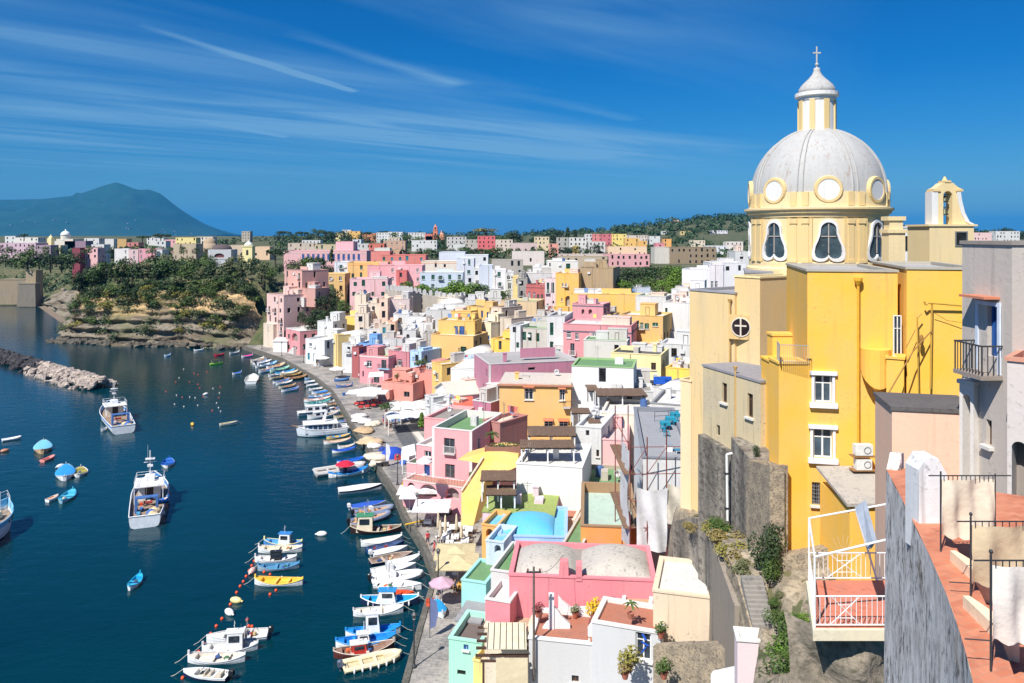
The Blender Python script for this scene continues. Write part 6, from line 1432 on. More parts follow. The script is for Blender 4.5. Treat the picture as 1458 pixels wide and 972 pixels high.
for i, (x, y) in enumerate(cl_pts):
 a = cl_pts[max(0, i - 2)]; c_ = cl_pts[min(nC - 1, i + 2)]; d = Vector((c_[0] - a[0], c_[1] - a[1])).normalized(); nx, ny = d.y, -d.x      # inland
 for j in range(rows_ + 1):
  t = j / rows_; u = i / (nC - 1)
  Hc = interp(u, [0, .03, .07, .4, .57, .8, 1], [6, 15, 22, 22, 18, 12, 8]) + 2.5 * noise.noise((x * .03, y * .03, 0))
  z = -1.5 + (Hc + 1.5) * t
  prof = interp(t, [0, .1, .14, .34, .38, .6, .68, 1], [-2.5, .6, 1.6, 2.0, 2.8, 4, 5, 10])
  nz = noise.fractal((x * .05, y * .05, z * .16), 1, 2, 5)
  led = .9 * math.sin(z * 2.1 + 3 * noise.noise((x * .05, y * .05, 4)))
  off = prof + 2.4 * nz + led * (.55 if t > .5 else 1.0) + (1.5 if t < .45 else .6) * noise.fractal((x * .22, y * .22, z * .5), 1, 2, 4) + 2.2 * noise.noise((x * .04, y * .04, 9))
  vs.append((x + nx * off, y + ny * off, z))
fs = [(i * (rows_ + 1) + j, (i + 1) * (rows_ + 1) + j, (i + 1) * (rows_ + 1) + j + 1, i * (rows_ + 1) + j + 1) for i in range(nC - 1) for j in range(rows_)]
m.add(vs, fs); setting(m.build('cliff', m_cl))
def cliff_at(u, t):
 i = min(nC - 1, int(u * (nC - 1))); j = int(t * rows_); return Vector(vs_cl[i * (rows_ + 1) + j])
vs_cl = vs
def boulders(name, items, mats, jit=.32):
 m_ = MB()
 for x, y, z, r, mi in items:
  m_.cur = mi; rs = random.Random(int(x * 31 + y * 17)); m_.blob((x, y, z), (r * rs.uniform(.8, 1.3), r * rs.uniform(.8, 1.3), r * rs.uniform(.6, .95)), 7, 5, jit, rs)
 return setting(m_.build(name, mats), 'stuff')
m_dark = rock((52, 50, 54), (74, 70, 72), (40, 40, 44), 'lava', .7); m_pale = rock((196, 180, 166), (150, 138, 130), (110, 104, 100), 'pale_boulder', .7)
it = []
A_, B_ = Vector((-172, 246)), onz(143, 553, 0).xy
for i in range(760):
 t = rnd.random(); w_ = rnd.gauss(0, 1); p = A_.lerp(B_, t); n_ = Vector(((B_ - A_).y, -(B_ - A_).x)).normalized()
 w_ = max(-2.2, min(2.2, w_)); q = p + n_ * w_ * 2.0; z = 2.0 * (1 - abs(w_) / 2.3) + rnd.uniform(-.5, .3)
 it.append((q.x, q.y, z, rnd.uniform(.6, 1.15), 1 if t > .62 + rnd.uniform(-.04, .04) else 0))
boulders('breakwater_boulders', it, [m_dark, m_pale])
it = []
for i in range(620):
 k = rnd.uniform(1, len(cl_pts) - 40); i0 = int(k); x, y = cl_pts[i0]; o = abs(rnd.gauss(0, 2.2))
 a = cl_pts[i0 - 1]; d = Vector((x - a[0], y - a[1])).normalized()
 it.append((x - d.y * (o - 4), y + d.x * (o - 4), rnd.uniform(-.3, .5), rnd.uniform(.5, 1.6), 0))
boulders('shore_boulders', it, [rock((96, 90, 80), (70, 68, 64), (120, 110, 92), 'shore_rock', .6)])
m = MB(); bp_ = [(-180, 312), (-190, 330), (-244, 402), (-300, 440), (-420, 470), (-420, 440), (-290, 420), (-238, 388), (-186, 318)]
m.add([(x, y, .35 if k < 5 else -.1) for k, (x, y) in enumerate(bp_)], [tuple(range(len(bp_)))]); setting(m.build('beach', rock((128, 112, 96), (110, 96, 84), (146, 128, 108), 'sand', .5)))
def leaves(m, c, r, n, s, rs, gap=.0):
 for _ in range(n):
  while True:
   v = Vector((rs.uniform(-1, 1), rs.uniform(-1, 1), rs.uniform(-1, 1)))
   if .2 < v.length < 1: break
  v *= (v.length ** -.45)
  p = Vector((c[0] + v.x * r[0], c[1] + v.y * r[1], c[2] + v.z * r[2]))
  nrm = (Vector((v.x, v.y, v.z + .5)) + Vector((rs.uniform(-1, 1), rs.uniform(-1, 1), rs.uniform(-1, 1))) * .8).normalized()
  u = nrm.orthogonal().normalized(); w_ = nrm.cross(u); a = rs.uniform(0, 6.28); u, w_ = u * math.cos(a) + w_ * math.sin(a), w_ * math.cos(a) - u * math.sin(a)
  k1, k2 = s * rs.uniform(.6, 1.3), s * rs.uniform(.4, .8)
  m.add([p - u * k1, p - w_ * k2 * .8, p + u * k1, p + w_ * k2], [(0, 1, 2, 3)])
def crown(kind, seed, n, s):
 """unit crown: height 1, radius about .5"""
 rs = random.Random(seed); m = MB()
 if kind == 'broad':
  L_ = [((rs.uniform(-.26, .26), rs.uniform(-.26, .26), rs.uniform(.2, .78)), rs.uniform(.17, .3)) for _ in range(9)]
  for c, r in L_: leaves(m, c, (r, r, r * .85), n // 9, s, rs)
 elif kind == 'umbrella':
  for _ in range(9): a = rs.uniform(0, 6.28); q = rs.uniform(0, .42); leaves(m, (q * math.cos(a), q * math.sin(a), .8 - q * .15), (.2, .2, .12), n // 9, s, rs)
 elif kind == 'cypress':
  for q in range(9): t = q / 8; leaves(m, (rs.uniform(-.02, .02), rs.uniform(-.02, .02), .12 + .8 * t), (.13 * (1 - t * .75) + .02,) * 2 + (.1,), n // 9, s, rs)
 elif kind == 'scraggy':
  for _ in range(8): leaves(m, (rs.uniform(-.3, .3), rs.uniform(-.3, .3), rs.uniform(.3, .9)), (rs.uniform(.08, .18),) * 3, n // 8, s, rs)
 elif kind == 'bush':
  for _ in range(7): leaves(m, (rs.uniform(-.35, .35), rs.uniform(-.35, .35), rs.uniform(.2, .6)), (rs.uniform(.2, .3),) * 2 + (rs.uniform(.2, .3),), n // 7, s, rs)
 elif kind == 'palm':
  for q in range(22):
   a = rs.uniform(0, 6.28); el = rs.uniform(-.3, 1.1); pts = []
   for k in range(6):
    t = k / 5; pts.append(Vector((math.cos(a) * t * .42 * math.cos(el), math.sin(a) * t * .42 * math.cos(el), .72 + t * .3 * math.sin(el) - .22 * t * t)))
   sd_ = Vector((-math.sin(a), math.cos(a), 0))
   for k in range(5): wv = .05 * (1 - abs(k - 2) / 4); m.quad(pts[k] - sd_ * wv, pts[k] + sd_ * wv, pts[k + 1] + sd_ * wv * .8, pts[k + 1] - sd_ * wv * .8)
 return m
FOL = {'dark': foliage((28, 48, 22), (56, 78, 36), 'dark'), 'mid': foliage((48, 74, 26), (90, 112, 48), 'mid'), 'bright': foliage((58, 98, 24), (112, 142, 44), 'bright'), 'olive': foliage((84, 92, 58), (122, 124, 84), 'olive'),
       'yellowish': foliage((110, 112, 40), (150, 140, 70), 'yellowish'), 'dry': foliage((150, 130, 80), (120, 112, 60), 'dry'), 'flower': foliage((236, 200, 40), (210, 170, 30), 'flower'), 'pinkfl': foliage((170, 50, 90), (110, 80, 50), 'pinkfl')}
CR = {}
m_bark = wood((92, 76, 62), 'bark')
def trunk_mesh(kind):
 m = MB(); top = {'umbrella': .78, 'palm': .74, 'cypress': .2, 'bush': .25}.get(kind, .55)
 m.tube((0, 0, -.12), (.01, 0, top * .6), .035, 7, .026); m.tube((.01, 0, top * .6), (0, .01, top), .026, 7, .015)
 if kind in ('broad', 'umbrella', 'scraggy', 'bush'):
  for a in (0, 2.1, 4.2): m.tube((0, 0, top * .55), (.24 * math.cos(a), .24 * math.sin(a), top * 1.15), .018, 5, .006)
 return m.mesh('trunk', m_bark)
TRK = {}
def tree(kind, fol, loc, h, w, label, group, cat='tree', name=None, n=460, s=.055, seeds=4):
 sd_ = rnd.randrange(seeds); key = (kind, fol, sd_, n, s)
 if key not in CR: CR[key] = crown(kind, sd_ + len(kind) * 10, n, s).mesh('crown', FOL[fol])
 if kind not in TRK: TRK[kind] = trunk_mesh(kind)
 r_ = tag(empty(name or ('bush' if kind == 'bush' else 'palm_tree' if kind == 'palm' else 'pine_tree' if kind == 'umbrella' else 'cypress_tree' if kind == 'cypress' else 'tree'), loc, rnd.uniform(0, 6.28)), label, cat, group)
 r_.scale = (w, w, h)
 link('trunk', TRK[kind], r_); link('foliage' if kind == 'bush' else 'crown', CR[key], r_); return r_
for i in range(150):
 k = rnd.uniform(4, len(cl_pts) - 12); x, y = cl_pts[int(k)]; a = cl_pts[int(k) - 2]; d = Vector((x - a[0], y - a[1])).normalized(); o = rnd.uniform(14, 52) if i % 2 else rnd.uniform(8, 15)
 X, Y_ = x + d.y * o, y - d.x * o
 z = max(ground(X, Y_), 17 if o < 12 else 0); h = rnd.uniform(5, 8.5) * (1.0 if o > 14 else .85)
 kd, fo, lb = rnd.choice([('broad', 'dark', 'dense dark green tree in the wood on top of the cliff'), ('broad', 'dark', 'dense dark green tree in the wood on top of the cliff'), ('broad', 'mid', 'mid green leafy tree in the wood on top of the cliff'), ('scraggy', 'olive', 'thin grey olive tree in the wood on top of the cliff')])
 tree(kd, fo, (X, Y_, z - .3), h, h * rnd.uniform(.9, 1.3), lb, 'clifftop trees ' + fo)
for i in range(150):
 u = rnd.uniform(.04, .72); t = rnd.choice([rnd.uniform(.84, 1), rnd.uniform(.6, .98), rnd.uniform(.2, .9)])
 if .3 < u < .5 and .42 < t < .75 and rnd.random() < .6: continue
 p = cliff_at(u, t); h = rnd.uniform(1.5, 4)
 fo, lb = rnd.choice([('dark', 'dark green shrub clinging to the cliff face'), ('mid', 'mid green shrub clinging to the cliff face'), ('olive', 'grey green shrub clinging to the cliff face'), ('yellowish', 'yellowing shrub clinging to the cliff face'), ('mid', 'mid green shrub clinging to the cliff face')])
 tree('bush', fo, (p.x, p.y - .5, p.z - .6), h, h * rnd.uniform(1.2, 1.9), lb, 'cliff shrubs ' + fo, 'shrub', n=380, s=.06)
def tpx(kind, fol, px, top, base, Y, label, group=None, wf=1.0, **k):
 p = at(px, base, Y); h = at(px, top, Y).z - p.z; tree(kind, fol, p, h, h * wf, label, group, **k)
tpx('umbrella', 'dark', 392, 352, 378, 300, 'big dark umbrella pine at the cliff corner before the pink school', None, 1.5)
tpx('umbrella', 'dark', 34, 332, 342, 560, 'round umbrella pine on the ridge at far left', None, 1.9)
tpx('umbrella', 'dark', 203, 334, 347, 620, 'smaller umbrella pine of the pair on the far ridge', None, 1.6)
tpx('umbrella', 'dark', 229, 331, 347, 620, 'larger umbrella pine of the pair on the far ridge', None, 1.7)
tpx('cypress', 'dark', 472, 354, 373, 335, 'dark conical tree in front of the pink school', None, 1.5)
tpx('umbrella', 'olive', 692, 322, 345, 640, 'wide grey green pine standing over the strawberry red house', None, 1.5)
tpx('broad', 'dark', 731, 323, 345, 640, 'tall round dark tree on the skyline between red house and sand tower', None, 1.3)
tpx('broad', 'dark', 788, 327, 346, 640, 'left of two round dark trees beside the sand coloured tower house', None, 1.1)
tpx('broad', 'dark', 797, 326, 346, 640, 'right of two round dark trees beside the sand coloured tower house', None, 1.1)
tpx('cypress', 'dark', 808, 324, 346, 600, 'tall dark cypress, left one above the rambling white house', None, 1.4)
tpx('cypress', 'dark', 819, 327, 346, 600, 'shorter dark cypress, right one above the rambling white house', None, 1.4)
tpx('palm', 'mid', 446, 323, 335, 900, 'lone palm against the sky over the pines', None, 1.2)
tpx('palm', 'mid', 399, 343, 356, 400, 'palm beside the orange tiled low house', None, 1.2)
for px in range(392, 560, 12): tpx(rnd.choice(['broad', 'broad', 'umbrella']), 'dark', px + rnd.uniform(-3, 3), rnd.uniform(325, 333), 342, 840 + rnd.uniform(-60, 60), 'dark tree of the belt along the skyline left of the red bell tower', 'skyline belt trees', rnd.uniform(1.1, 1.6))
for px in range(558, 880, 20): tpx('broad', rnd.choice(['dark', 'mid']), px + rnd.uniform(-3, 3), rnd.uniform(329, 337), 346, 760 + rnd.uniform(-80, 80), 'dark tree in the band of gardens behind the far houses', 'garden band trees', rnd.uniform(1.2, 1.8))
for px in range(596, 860, 16): tpx('broad', rnd.choice(['dark', 'mid']), px, rnd.uniform(347, 353), 362, 480 + rnd.uniform(-40, 40), 'green tree in the orchards between the far houses', 'orchard trees', rnd.uniform(1.2, 1.7))
for px in range(0, 330, 20): tpx('broad', rnd.choice(['dark', 'dark', 'mid']), px + rnd.uniform(-4, 4), rnd.uniform(347, 352), 362, 440 + rnd.uniform(-30, 60), 'green tree between the houses of the far left town', 'far left town trees', rnd.uniform(1.1, 1.7))
for px in range(0, 110, 8): tpx('broad', rnd.choice(['dark', 'mid']), px, rnd.uniform(354, 366), 376 + rnd.uniform(0, 10), 405 + rnd.uniform(-15, 30), 'green tree on the terraces above the far left beach', 'far left terrace trees', rnd.uniform(1.1, 1.6))
wm = MB(); rw_ = random.Random(3)
for i in range(330):
 X, Y_ = 430 + rw_.gauss(0, 190), rw_.uniform(1040, 1560); h = rw_.uniform(7, 13)
 leaves(wm, (X, Y_, ground(X, Y_) + h * .4), (h * .8, h * .8, h * .5), 46, h * .22, rw_)
for i in range(260):
 Y_ = rw_.uniform(285, 470); X = rw_.uniform(-.74, -.50) * Y_; d_, k_ = coast_dist(X, Y_)
 if inside(X, Y_) and d_ > 14: leaves(wm, (X, Y_, ground(X, Y_) + 1.5), (4.5, 4, 3), 44, .9, rw_)
for i in range(300):
 p = cliff_at(rw_.uniform(.05, .74), rw_.choice([rw_.uniform(.86, 1), rw_.uniform(.86, 1), rw_.uniform(.6, 1), rw_.uniform(.2, .9)])); leaves(wm, (p.x, p.y - .2, p.z + .3), (2.2, 1.3, 1.4), 40, .4, rw_)
for i in range(520):
 X = rw_.uniform(-330, 240); Y_ = rw_.choice([rw_.uniform(500, 560), rw_.uniform(640, 820), rw_.uniform(820, 1000), rw_.uniform(1000, 1500)]); h = rw_.uniform(5, 9)
 if abs(X / Y_) > .62: continue
 leaves(wm, (X, Y_, ground(X, Y_) + h * .35), (h * .9, h * .7, h * .45), 30, h * .24, rw_)
setting(wm.build('woodland', foliage((24, 46, 24), (54, 80, 40), 'wood')), 'stuff')
for px, t_, b_, Y, wf in [(880, 384, 414, 232, 1.2), (893, 380, 412, 240, 1.2), (905, 374, 408, 250, 1.2), (918, 376, 412, 246, 1.1), (930, 372, 405, 255, 1.2), (943, 378, 410, 248, 1.1), (953, 384, 416, 236, 1.1), (964, 380, 412, 238, 1.1), (925, 390, 416, 234, 1.2), (945, 396, 420, 226, 1.2), (960, 372, 400, 262, 1.2), (890, 396, 416, 226, 1.3), (975, 376, 400, 260, 1.1), (911, 392, 416, 230, 1.2)]:
 tpx('broad', rnd.choice(['bright', 'mid', 'dark']), px, t_, b_, Y, 'leafy tree of the walled garden between tufa gable and church', 'walled garden trees', wf * 1.1, n=900, s=.04)
for px, t_, b_ in [(628, 407, 424), (640, 404, 424), (652, 402, 424), (664, 403, 424), (676, 405, 424), (688, 407, 425), (700, 410, 426), (712, 412, 427), (597, 404, 416), (610, 405, 418), (580, 402, 414)]:
 tpx('broad', 'bright' if px < 680 else 'mid', px, t_ - 3, b_ + 2, 242, 'bright green tree in the row behind the crenellated wall', 'trees behind the crenellated wall', 1.35, n=1000, s=.05)
for px, t_, b_, Y in [(452, 434, 462, 236), (460, 420, 452, 242), (470, 408, 440, 248), (482, 425, 455, 240), (444, 448, 470, 232), (456, 446, 468, 230), (492, 424, 446, 236), (435, 440, 462, 240), (466, 440, 460, 232), (446, 376, 394, 290), (470, 374, 392, 290), (460, 378, 396, 286)]:
 tpx('broad', 'mid' if px > 485 else 'dark', px, t_, b_, Y, 'dense green tree in the gully behind the pink loggia house', 'gully trees', 1.1, n=700, s=.05)
tpx('broad', 'olive', 1046, 357, 386, 250, 'rounded olive tree by the white tower house at the dome', None, 1.2, n=800, s=.045)
for px in (1392, 1404, 1416, 1428, 1440, 1452): tpx('broad', 'dark', px, rnd.uniform(322, 328), 342, 700, 'dark tree on the skyline at the right edge', 'right edge trees', 1.3)
def tower(name, cat, label, px0, px1, top, bot, Y, D, c, merl=0):
 a, b_ = at(px0, bot, Y), at(px1, bot, Y); h = at(px0, top, Y).z - a.z; w_ = b_.x - a.x
 r_ = tag(empty(name, (a.x, a.y, a.z)), label, cat); m = MB(); m.add([(-w_ * .06, -h * .05, -3), (w_ * 1.06, -h * .05, -3), (w_ * 1.06, D, -3), (-w_ * .06, D, -3), (0, 0, h), (w_, 0, h), (w_, D, h), (0, D, h)], [(0, 1, 5, 4), (1, 2, 6, 5), (2, 3, 7, 6), (3, 0, 4, 7), (4, 5, 6, 7)])
 m.build('wall', stucco(c, .9), r_); m = MB(); m.box(-.2, w_ + .2, -.2, D + .2, h + .004, h + .3); m.build('coping', stucco(tuple(int(v * 1.08) for v in c), .6), r_); return r_
tower('stone_tower', 'tower', 'tan stone tower on the sea wall above the far left beach', 37, 51, 385, 425, 395, 6, (160, 140, 104))
tower('retaining_wall', 'wall', 'sloping grey retaining wall between tan tower and beach', 26, 50, 404, 428, 392, 4, (124, 114, 100))
tower('retaining_wall', 'wall', 'long tan retaining wall left of the tan tower', 0, 37, 398, 425, 400, 5, (150, 132, 104))
def cren(label, pts, ytops, merl, c, Y):
 root_ = tag(empty('crenellated_wall', at(pts[0], ytops[0], Y[0])), label, 'wall'); o0 = root_.location
 wm_ = MB(); P3 = [at(p, t, y) - o0 for p, t, y in zip(pts, ytops, Y)]
 for a, b_ in zip(P3, P3[1:]):
  wm_.slab([a, b_, b_ + Vector((0, 0, -12)), a + Vector((0, 0, -12))], (0, 1.2, 0))
 wm_.build('wall', stucco(c, .9), root_)
 for a, b_ in zip(P3, P3[1:]):
  n_ = max(1, int((b_ - a).length / 2.0))
  for q in range(n_):
   p = a.lerp(b_, (q + .5) / n_); mm = MB(); mm.box(p.x - .55, p.x + .55, p.y + .2, p.y + .9, p.z + .003, p.z + 1.1); mm.slab([(p.x + .55 * math.cos(math.pi * k / 8), p.y + .2, p.z + 1.103 + .55 * math.sin(math.pi * k / 8)) for k in range(9)], (0, .7, 0)); mm.build('merlon', stucco((190, 188, 186), .5), root_)
cren('long grey crenellated garden wall with rounded merlons above the old houses', [548, 566, 582, 600, 626, 628], [412, 414, 415, 419, 422, 424], 10, (176, 166, 152), [244, 240, 233, 238, 236, 232])
bs = tag(empty('bastion', at(643, 440, 228)), 'round pale stone bastion at the right end of the crenellated wall', 'bastion')
m = MB(); m.lathe([(4.6, -6), (4.2, 3.4), (4.35, 3.6), (4.35, 4.0), (3.6, 4.0)], 20); m.build('wall', stucco((216, 200, 176), .8), bs)
for q in range(7):
 a = math.pi + math.pi * (q + .5) / 7; m = MB(); m.M = Matrix.Rotation(a, 4, 'Z'); m.box(3.7, 4.3, -.5, .5, 4.003, 5.1); m.build('merlon', stucco((196, 192, 186), .5), bs)
def far(px, base, Y): p = at(px, base, Y); return p, Y / F
p, k = far(90, 347, 560); r_ = tag(empty('domed_church', p), 'white domed church with small bell tower in the far left town', 'church')
m = MB(); m.box(-5 * k * 2, 14 * k, 0, 14, -4, 7 * k); m.build('nave', stucco((236, 226, 206), .3), r_)
m = MB(); m.lathe([(6.3 * k, 0), (6.3 * k, 7 * k)], 16, (0, 3, 5 * k)); m.build('drum', stucco((232, 224, 206), .2), r_)
m = MB(); m.smooth = True; m.lathe([(6.6 * k * math.cos(t * 1.57 / 8), 12 * k + 6.4 * k * math.sin(t * 1.57 / 8)) for t in range(8)] + [(.9 * k, 18.6 * k), (.5 * k, 21 * k)], 20, (0, 3, 0)); m.build('dome', stucco((238, 240, 240), .15), r_)
m = MB(); m.box(-23 * k, -17 * k, 0, 4, -4, 8 * k); m.lathe([(3 * k, 0), (2.4 * k, 2 * k), (.5 * k, 4 * k), (.2 * k, 6 * k)], 12, (-20 * k, 2, 8 * k)); m.build('bell_tower', stucco((240, 222, 160), .2), r_)
p, k = far(618, 344, 830); r_ = tag(empty('red_church', p), 'orange red church with bell tower and ribbed dome on the skyline', 'church')
m = MB(); m.box(-1.5 * k, 5 * k, 0, 5, -6, 16 * k); m.box(-2 * k, 5.5 * k, -.4, 5.4, 16 * k, 16.8 * k); m.box(-.8 * k, 4.2 * k, .6, 4.6, 16.8 * k, 21 * k); m.lathe([(2.6 * k, 0), (1 * k, 2.5 * k), (.2 * k, 4.5 * k)], 8, (1.7 * k, 2.6, 21 * k)); m.build('bell_tower', stucco((220, 126, 88), .3), r_)
for z in (9, 17.4):
 m = MB(); m.box(.6 * k, 2.8 * k, -.05 if z < 12 else .55, .25 if z < 12 else .65, z * k, (z + 3.4) * k); m.build('window', paint((70, 50, 44), .8), r_)
m = MB(); m.smooth = True; m.lathe([(4.4 * k, -6), (4.4 * k, 8 * k)] + [(4.2 * k * math.cos(t * 1.57 / 8), 8 * k + 5 * k * math.sin(t * 1.57 / 8)) for t in range(8)] + [(.7 * k, 14 * k), (.2 * k, 16.5 * k)], 16, (10 * k, 5, 0)); m.build('dome', stucco((226, 150, 104), .3), r_)
m = MB(); m.box(-12 * k, -1.5 * k, 0, 6, -6, 8 * k); m.build('nave', stucco((228, 110, 92), .3), r_)
p, k = far(311, 369, 430); r_ = tag(empty('brown_domed_chapel', p), 'grey chapel with flat brown dome and wide arched window above the cliff', 'chapel')
m = MB(); wall_face(m, (-15 * k, 0), (1, 0), 33 * k, 14 * k, [(-0 + 9 * k, 23 * k, 1.0, 8.5 * k, 'A')]); m.quad((18 * k, 0, 0), (18 * k, 10, 0), (18 * k, 10, 14 * k), (18 * k, 0, 14 * k)); m.quad((-15 * k, 0, 0), (-15 * k, 10, 0), (-15 * k, 10, 14 * k), (-15 * k, 0, 14 * k)); m.quad((-15 * k, 0, 14 * k), (18 * k, 0, 14 * k), (18 * k, 10, 14 * k), (-15 * k, 10, 14 * k)); m.box(-15 * k, 18 * k, .2, 10, -6, -.01); m.build('wall', stucco((196, 196, 202), .4), r_)
m = MB(); m.quad((-7 * k, .74, .8), (9 * k, .74, .8), (9 * k, .74, 9 * k), (-7 * k, .74, 9 * k)); m.build('arched_window', paint((110, 60, 60), .7), r_)
m = MB(); m.smooth = True; m.lathe([(14 * k * math.cos(t * 1.5 / 8), 14 * k + 7.5 * k * math.sin(t * 1.57 / 8)) for t in range(9)], 20, (-1 * k, 6.2, 0)); m.build('dome', stucco((92, 76, 76), .5), r_)
p, k = far(299, 352, 520); r_ = tag(empty('domed_house', p), 'tan domed chapel behind the flat brown dome', 'chapel')
m = MB(); m.smooth = True; m.lathe([(9 * k, -6), (9 * k, 5 * k)] + [(9 * k * math.cos(t * 1.5 / 8), 5 * k + 9 * k * math.sin(t * 1.57 / 8)) for t in range(9)], 18); m.build('dome', stucco((176, 150, 116), .7), r_)
p, k = far(352, 369, 425); r_ = tag(empty('bell_tower', p), 'small yellow bell tower with white cap on top of the cliff', 'bell tower')
m = MB(); m.box(-7 * k, 7 * k, 0, 5, -4, 18 * k); m.box(-7.8 * k, 7.8 * k, -.3, 5.3, 18 * k, 19.5 * k); m.build('tower', stucco((236, 220, 150), .3), r_)
m = MB(); m.smooth = True; m.lathe([(6.5 * k, 0), (5.6 * k, 2 * k), (3.4 * k, 4.2 * k), (1.2 * k, 5.4 * k), (.5 * k, 7 * k)], 14, (0, 2.4, 19.5 * k)); m.build('cap', stucco((240, 240, 238), .15), r_)
m = MB(); m.box(-1.6 * k, 1.6 * k, -.06, .1, 6 * k, 12 * k); m.slab([(1.6 * k * math.cos(math.pi * i / 8), -.06, 12 * k + 1.6 * k * math.sin(math.pi * i / 8)) for i in range(9)], (0, .16, 0)); m.build('bell_opening', paint((50, 46, 44), .9), r_)
def root_at(name, p, label, cat, group=None, rz=0): return tag(empty(name, p, rz), label, cat, group)
m_reed = wood((122, 96, 76), 'reed'); m_beam = wood((84, 58, 44), 'beam'); m_white = paint((232, 232, 230), .5); m_iron = paint((52, 54, 58), .5)
def pergola(label, pl, pr, rf, rb, Y0, post, mat=None, slats=0, rows_=None, group=None):
 a = at(pl, rf, Y0); z = a.z; b_ = at(pr, rf, Y0); c = onz(pr, rb, z); dp_ = max(.8, c.y - Y0); w_ = b_.x - a.x
 r_ = root_at('pergola', (a.x, a.y, z - post), label, 'pergola', group); m = MB(); rs = random.Random(int(pl))
 n_ = 26
 if not slats:
  for q in range(n_): x0 = w_ * q / n_; m.box(x0, x0 + w_ / n_ * .94, -.2 + rs.uniform(-.12, .12), dp_ + rs.uniform(-.1, .1), post + rs.uniform(-.01, .02), post + .06 + rs.uniform(0, .03))
  m.build('reed_roof', mat or m_reed, r_)
 else:
  for q in range(slats): y = dp_ * (q + .5) / slats; s2 = MB(); s2.box(-.4, w_ + .2, y - .06, y + .06, post, post + .16); s2.build('beam', mat or m_beam, r_)
 for y in (.1, dp_ - .15): s2 = MB(); s2.box(-.05, w_ + .05, y - .06, y + .06, post - .16, post - .02); s2.build('beam', m_beam, r_)
 for x in (.15, w_ * .5, w_ - .15):
  for y in (.1, dp_ - .15): s2 = MB(); s2.box(x - .07, x + .07, y - .07, y + .07, -.1, post - .16); s2.build('post', m_white if not slats else m_beam, r_)
 return r_
pergola('weathered reed pergola on the white terrace, upper of two in a row', 752, 820, 620, 607, 89, 2.2)
pergola('broad reed pergola over the stair of the white terrace house', 741, 819, 637, 626.5, 84.5, 1.7)
pergola('reddish reed pergola left of the big white wall', 684, 734, 683.5, 670, 79, 2.1)
pergola('low brown reed pergola beneath the reddish one', 692, 735, 704, 691.5, 77.6, 1.3)
pergola('long grey reed pergola over the dark open doorway', 851, 922, 563, 553, 107, 2.3)
pergola('small grey reed pergola on the white stair tower', 814, 841, 588, 581, 100, 1.7)
pergola('tiny grey reed pergola beside the white green roofed house', 837, 853, 556, 548, 112, 1.8)
pergola('small reed pergola below the tiny one, over white stairs', 838, 856, 602, 595, 97, 1.6)
pergola('dark beamed pergola with pale canvas underneath, beside the mint green house', 685, 752, 940, 890, 51.6, 2.6, slats=5)
r_ = root_at('awning', at(688, 946, 51.4), 'cream canvas stretched under the dark beamed pergola', 'awning'); m = MB(); m.quad((.2, .2, .9), (2.9, .2, .9), (2.9, 3.6, 1.0), (.2, 3.6, 1.0)); m.build('canvas', fabric((226, 218, 190)), r_)
for q in range(7): m2 = MB(); x = .25 + q * .42; m2.tube((x, .2, .95), (x, 3.5, 1.05), .02, 4); m2.build('wire', m_iron, r_)
r_ = root_at('awning', at(706, 972, 50.6), 'beige canvas curtain hanging below the dark beamed pergola', 'awning'); m = MB(); m.slab([(0, 0, -.6), (2.1, 0, -.6), (2.1, .5, 1.35), (0, .5, 1.35)], (0, .03, 0)); m.build('canvas', fabric((206, 192, 160)), r_)
vroot, vL, vD, vh = vr
for x0, x1, hh in ((.25, vL * .47, .95), (vL * .49, vL - .1, 1.15)):
 m = MB(); m.smooth = True; n = 14; k = 12; xc = (x0 + x1) / 2; hw = (x1 - x0) / 2; hd = (vD - .5) / 2; vs = []
 for i in range(n + 1):
  for j in range(k + 1):
   u, v_ = i / n * 2 - 1, j / k * 2 - 1; z = hh * max(0, (1 - abs(u) ** 2.2)) ** .8 * max(0, (1 - abs(v_) ** 3.2)) ** .6
   vs.append((xc + hw * u, .25 + hd + hd * v_, vh - .3 + z))
 m.add(vs, [(i * (k + 1) + j, (i + 1) * (k + 1) + j, (i + 1) * (k + 1) + j + 1, i * (k + 1) + j + 1) for i in range(n) for j in range(k)])
 m.build('vault', stucco((188, 180, 168), .95, grime=(96, 90, 84)), vroot)
m = MB(); m.box(vL * .46, vL * .5, -.06, 1.0, vh - .2, vh + .9); m.add([(vL * .34, -.05, vh), (vL * .41, -.05, vh), (vL * .405, -.05, vh + 1.2), (vL * .35, -.05, vh + 1.2), (vL * .34, .6, vh), (vL * .41, .6, vh), (vL * .405, .6, vh + 1.2), (vL * .35, .6, vh + 1.2)], [(0, 1, 2, 3), (4, 5, 6, 7), (3, 2, 6, 7), (0, 3, 7, 4), (1, 2, 6, 5)]); m.build('chimney', stucco((232, 124, 134), .4), vroot)
m = MB(); m.box(vL * .63, vL * .74, -.3, -.003, 2.05 + (vh - 4.4), 2.12 + (vh - 4.4)); m.build('door_hood', stucco((150, 110, 104), .4), vroot)
droot, dL, dD, dh = bd
m = MB(); m.smooth = True; n = 16; k = 12; vs = []
for i in range(n + 1):
 for j in range(k + 1):
  u, v_ = i / n * 2 - 1, j / k * 2 - 1; vs.append((dL * .44 + dL * .36 * u, dD * .45 + dD * .36 * v_, dh - .1 + .8 * max(0, 1 - u * u) ** .7 * max(0, 1 - v_ * v_) ** .7))
m.add(vs, [(i * (k + 1) + j, (i + 1) * (k + 1) + j, (i + 1) * (k + 1) + j + 1, i * (k + 1) + j + 1) for i in range(n) for j in range(k)]); m.build('dome', stucco((70, 184, 226), .3), droot)
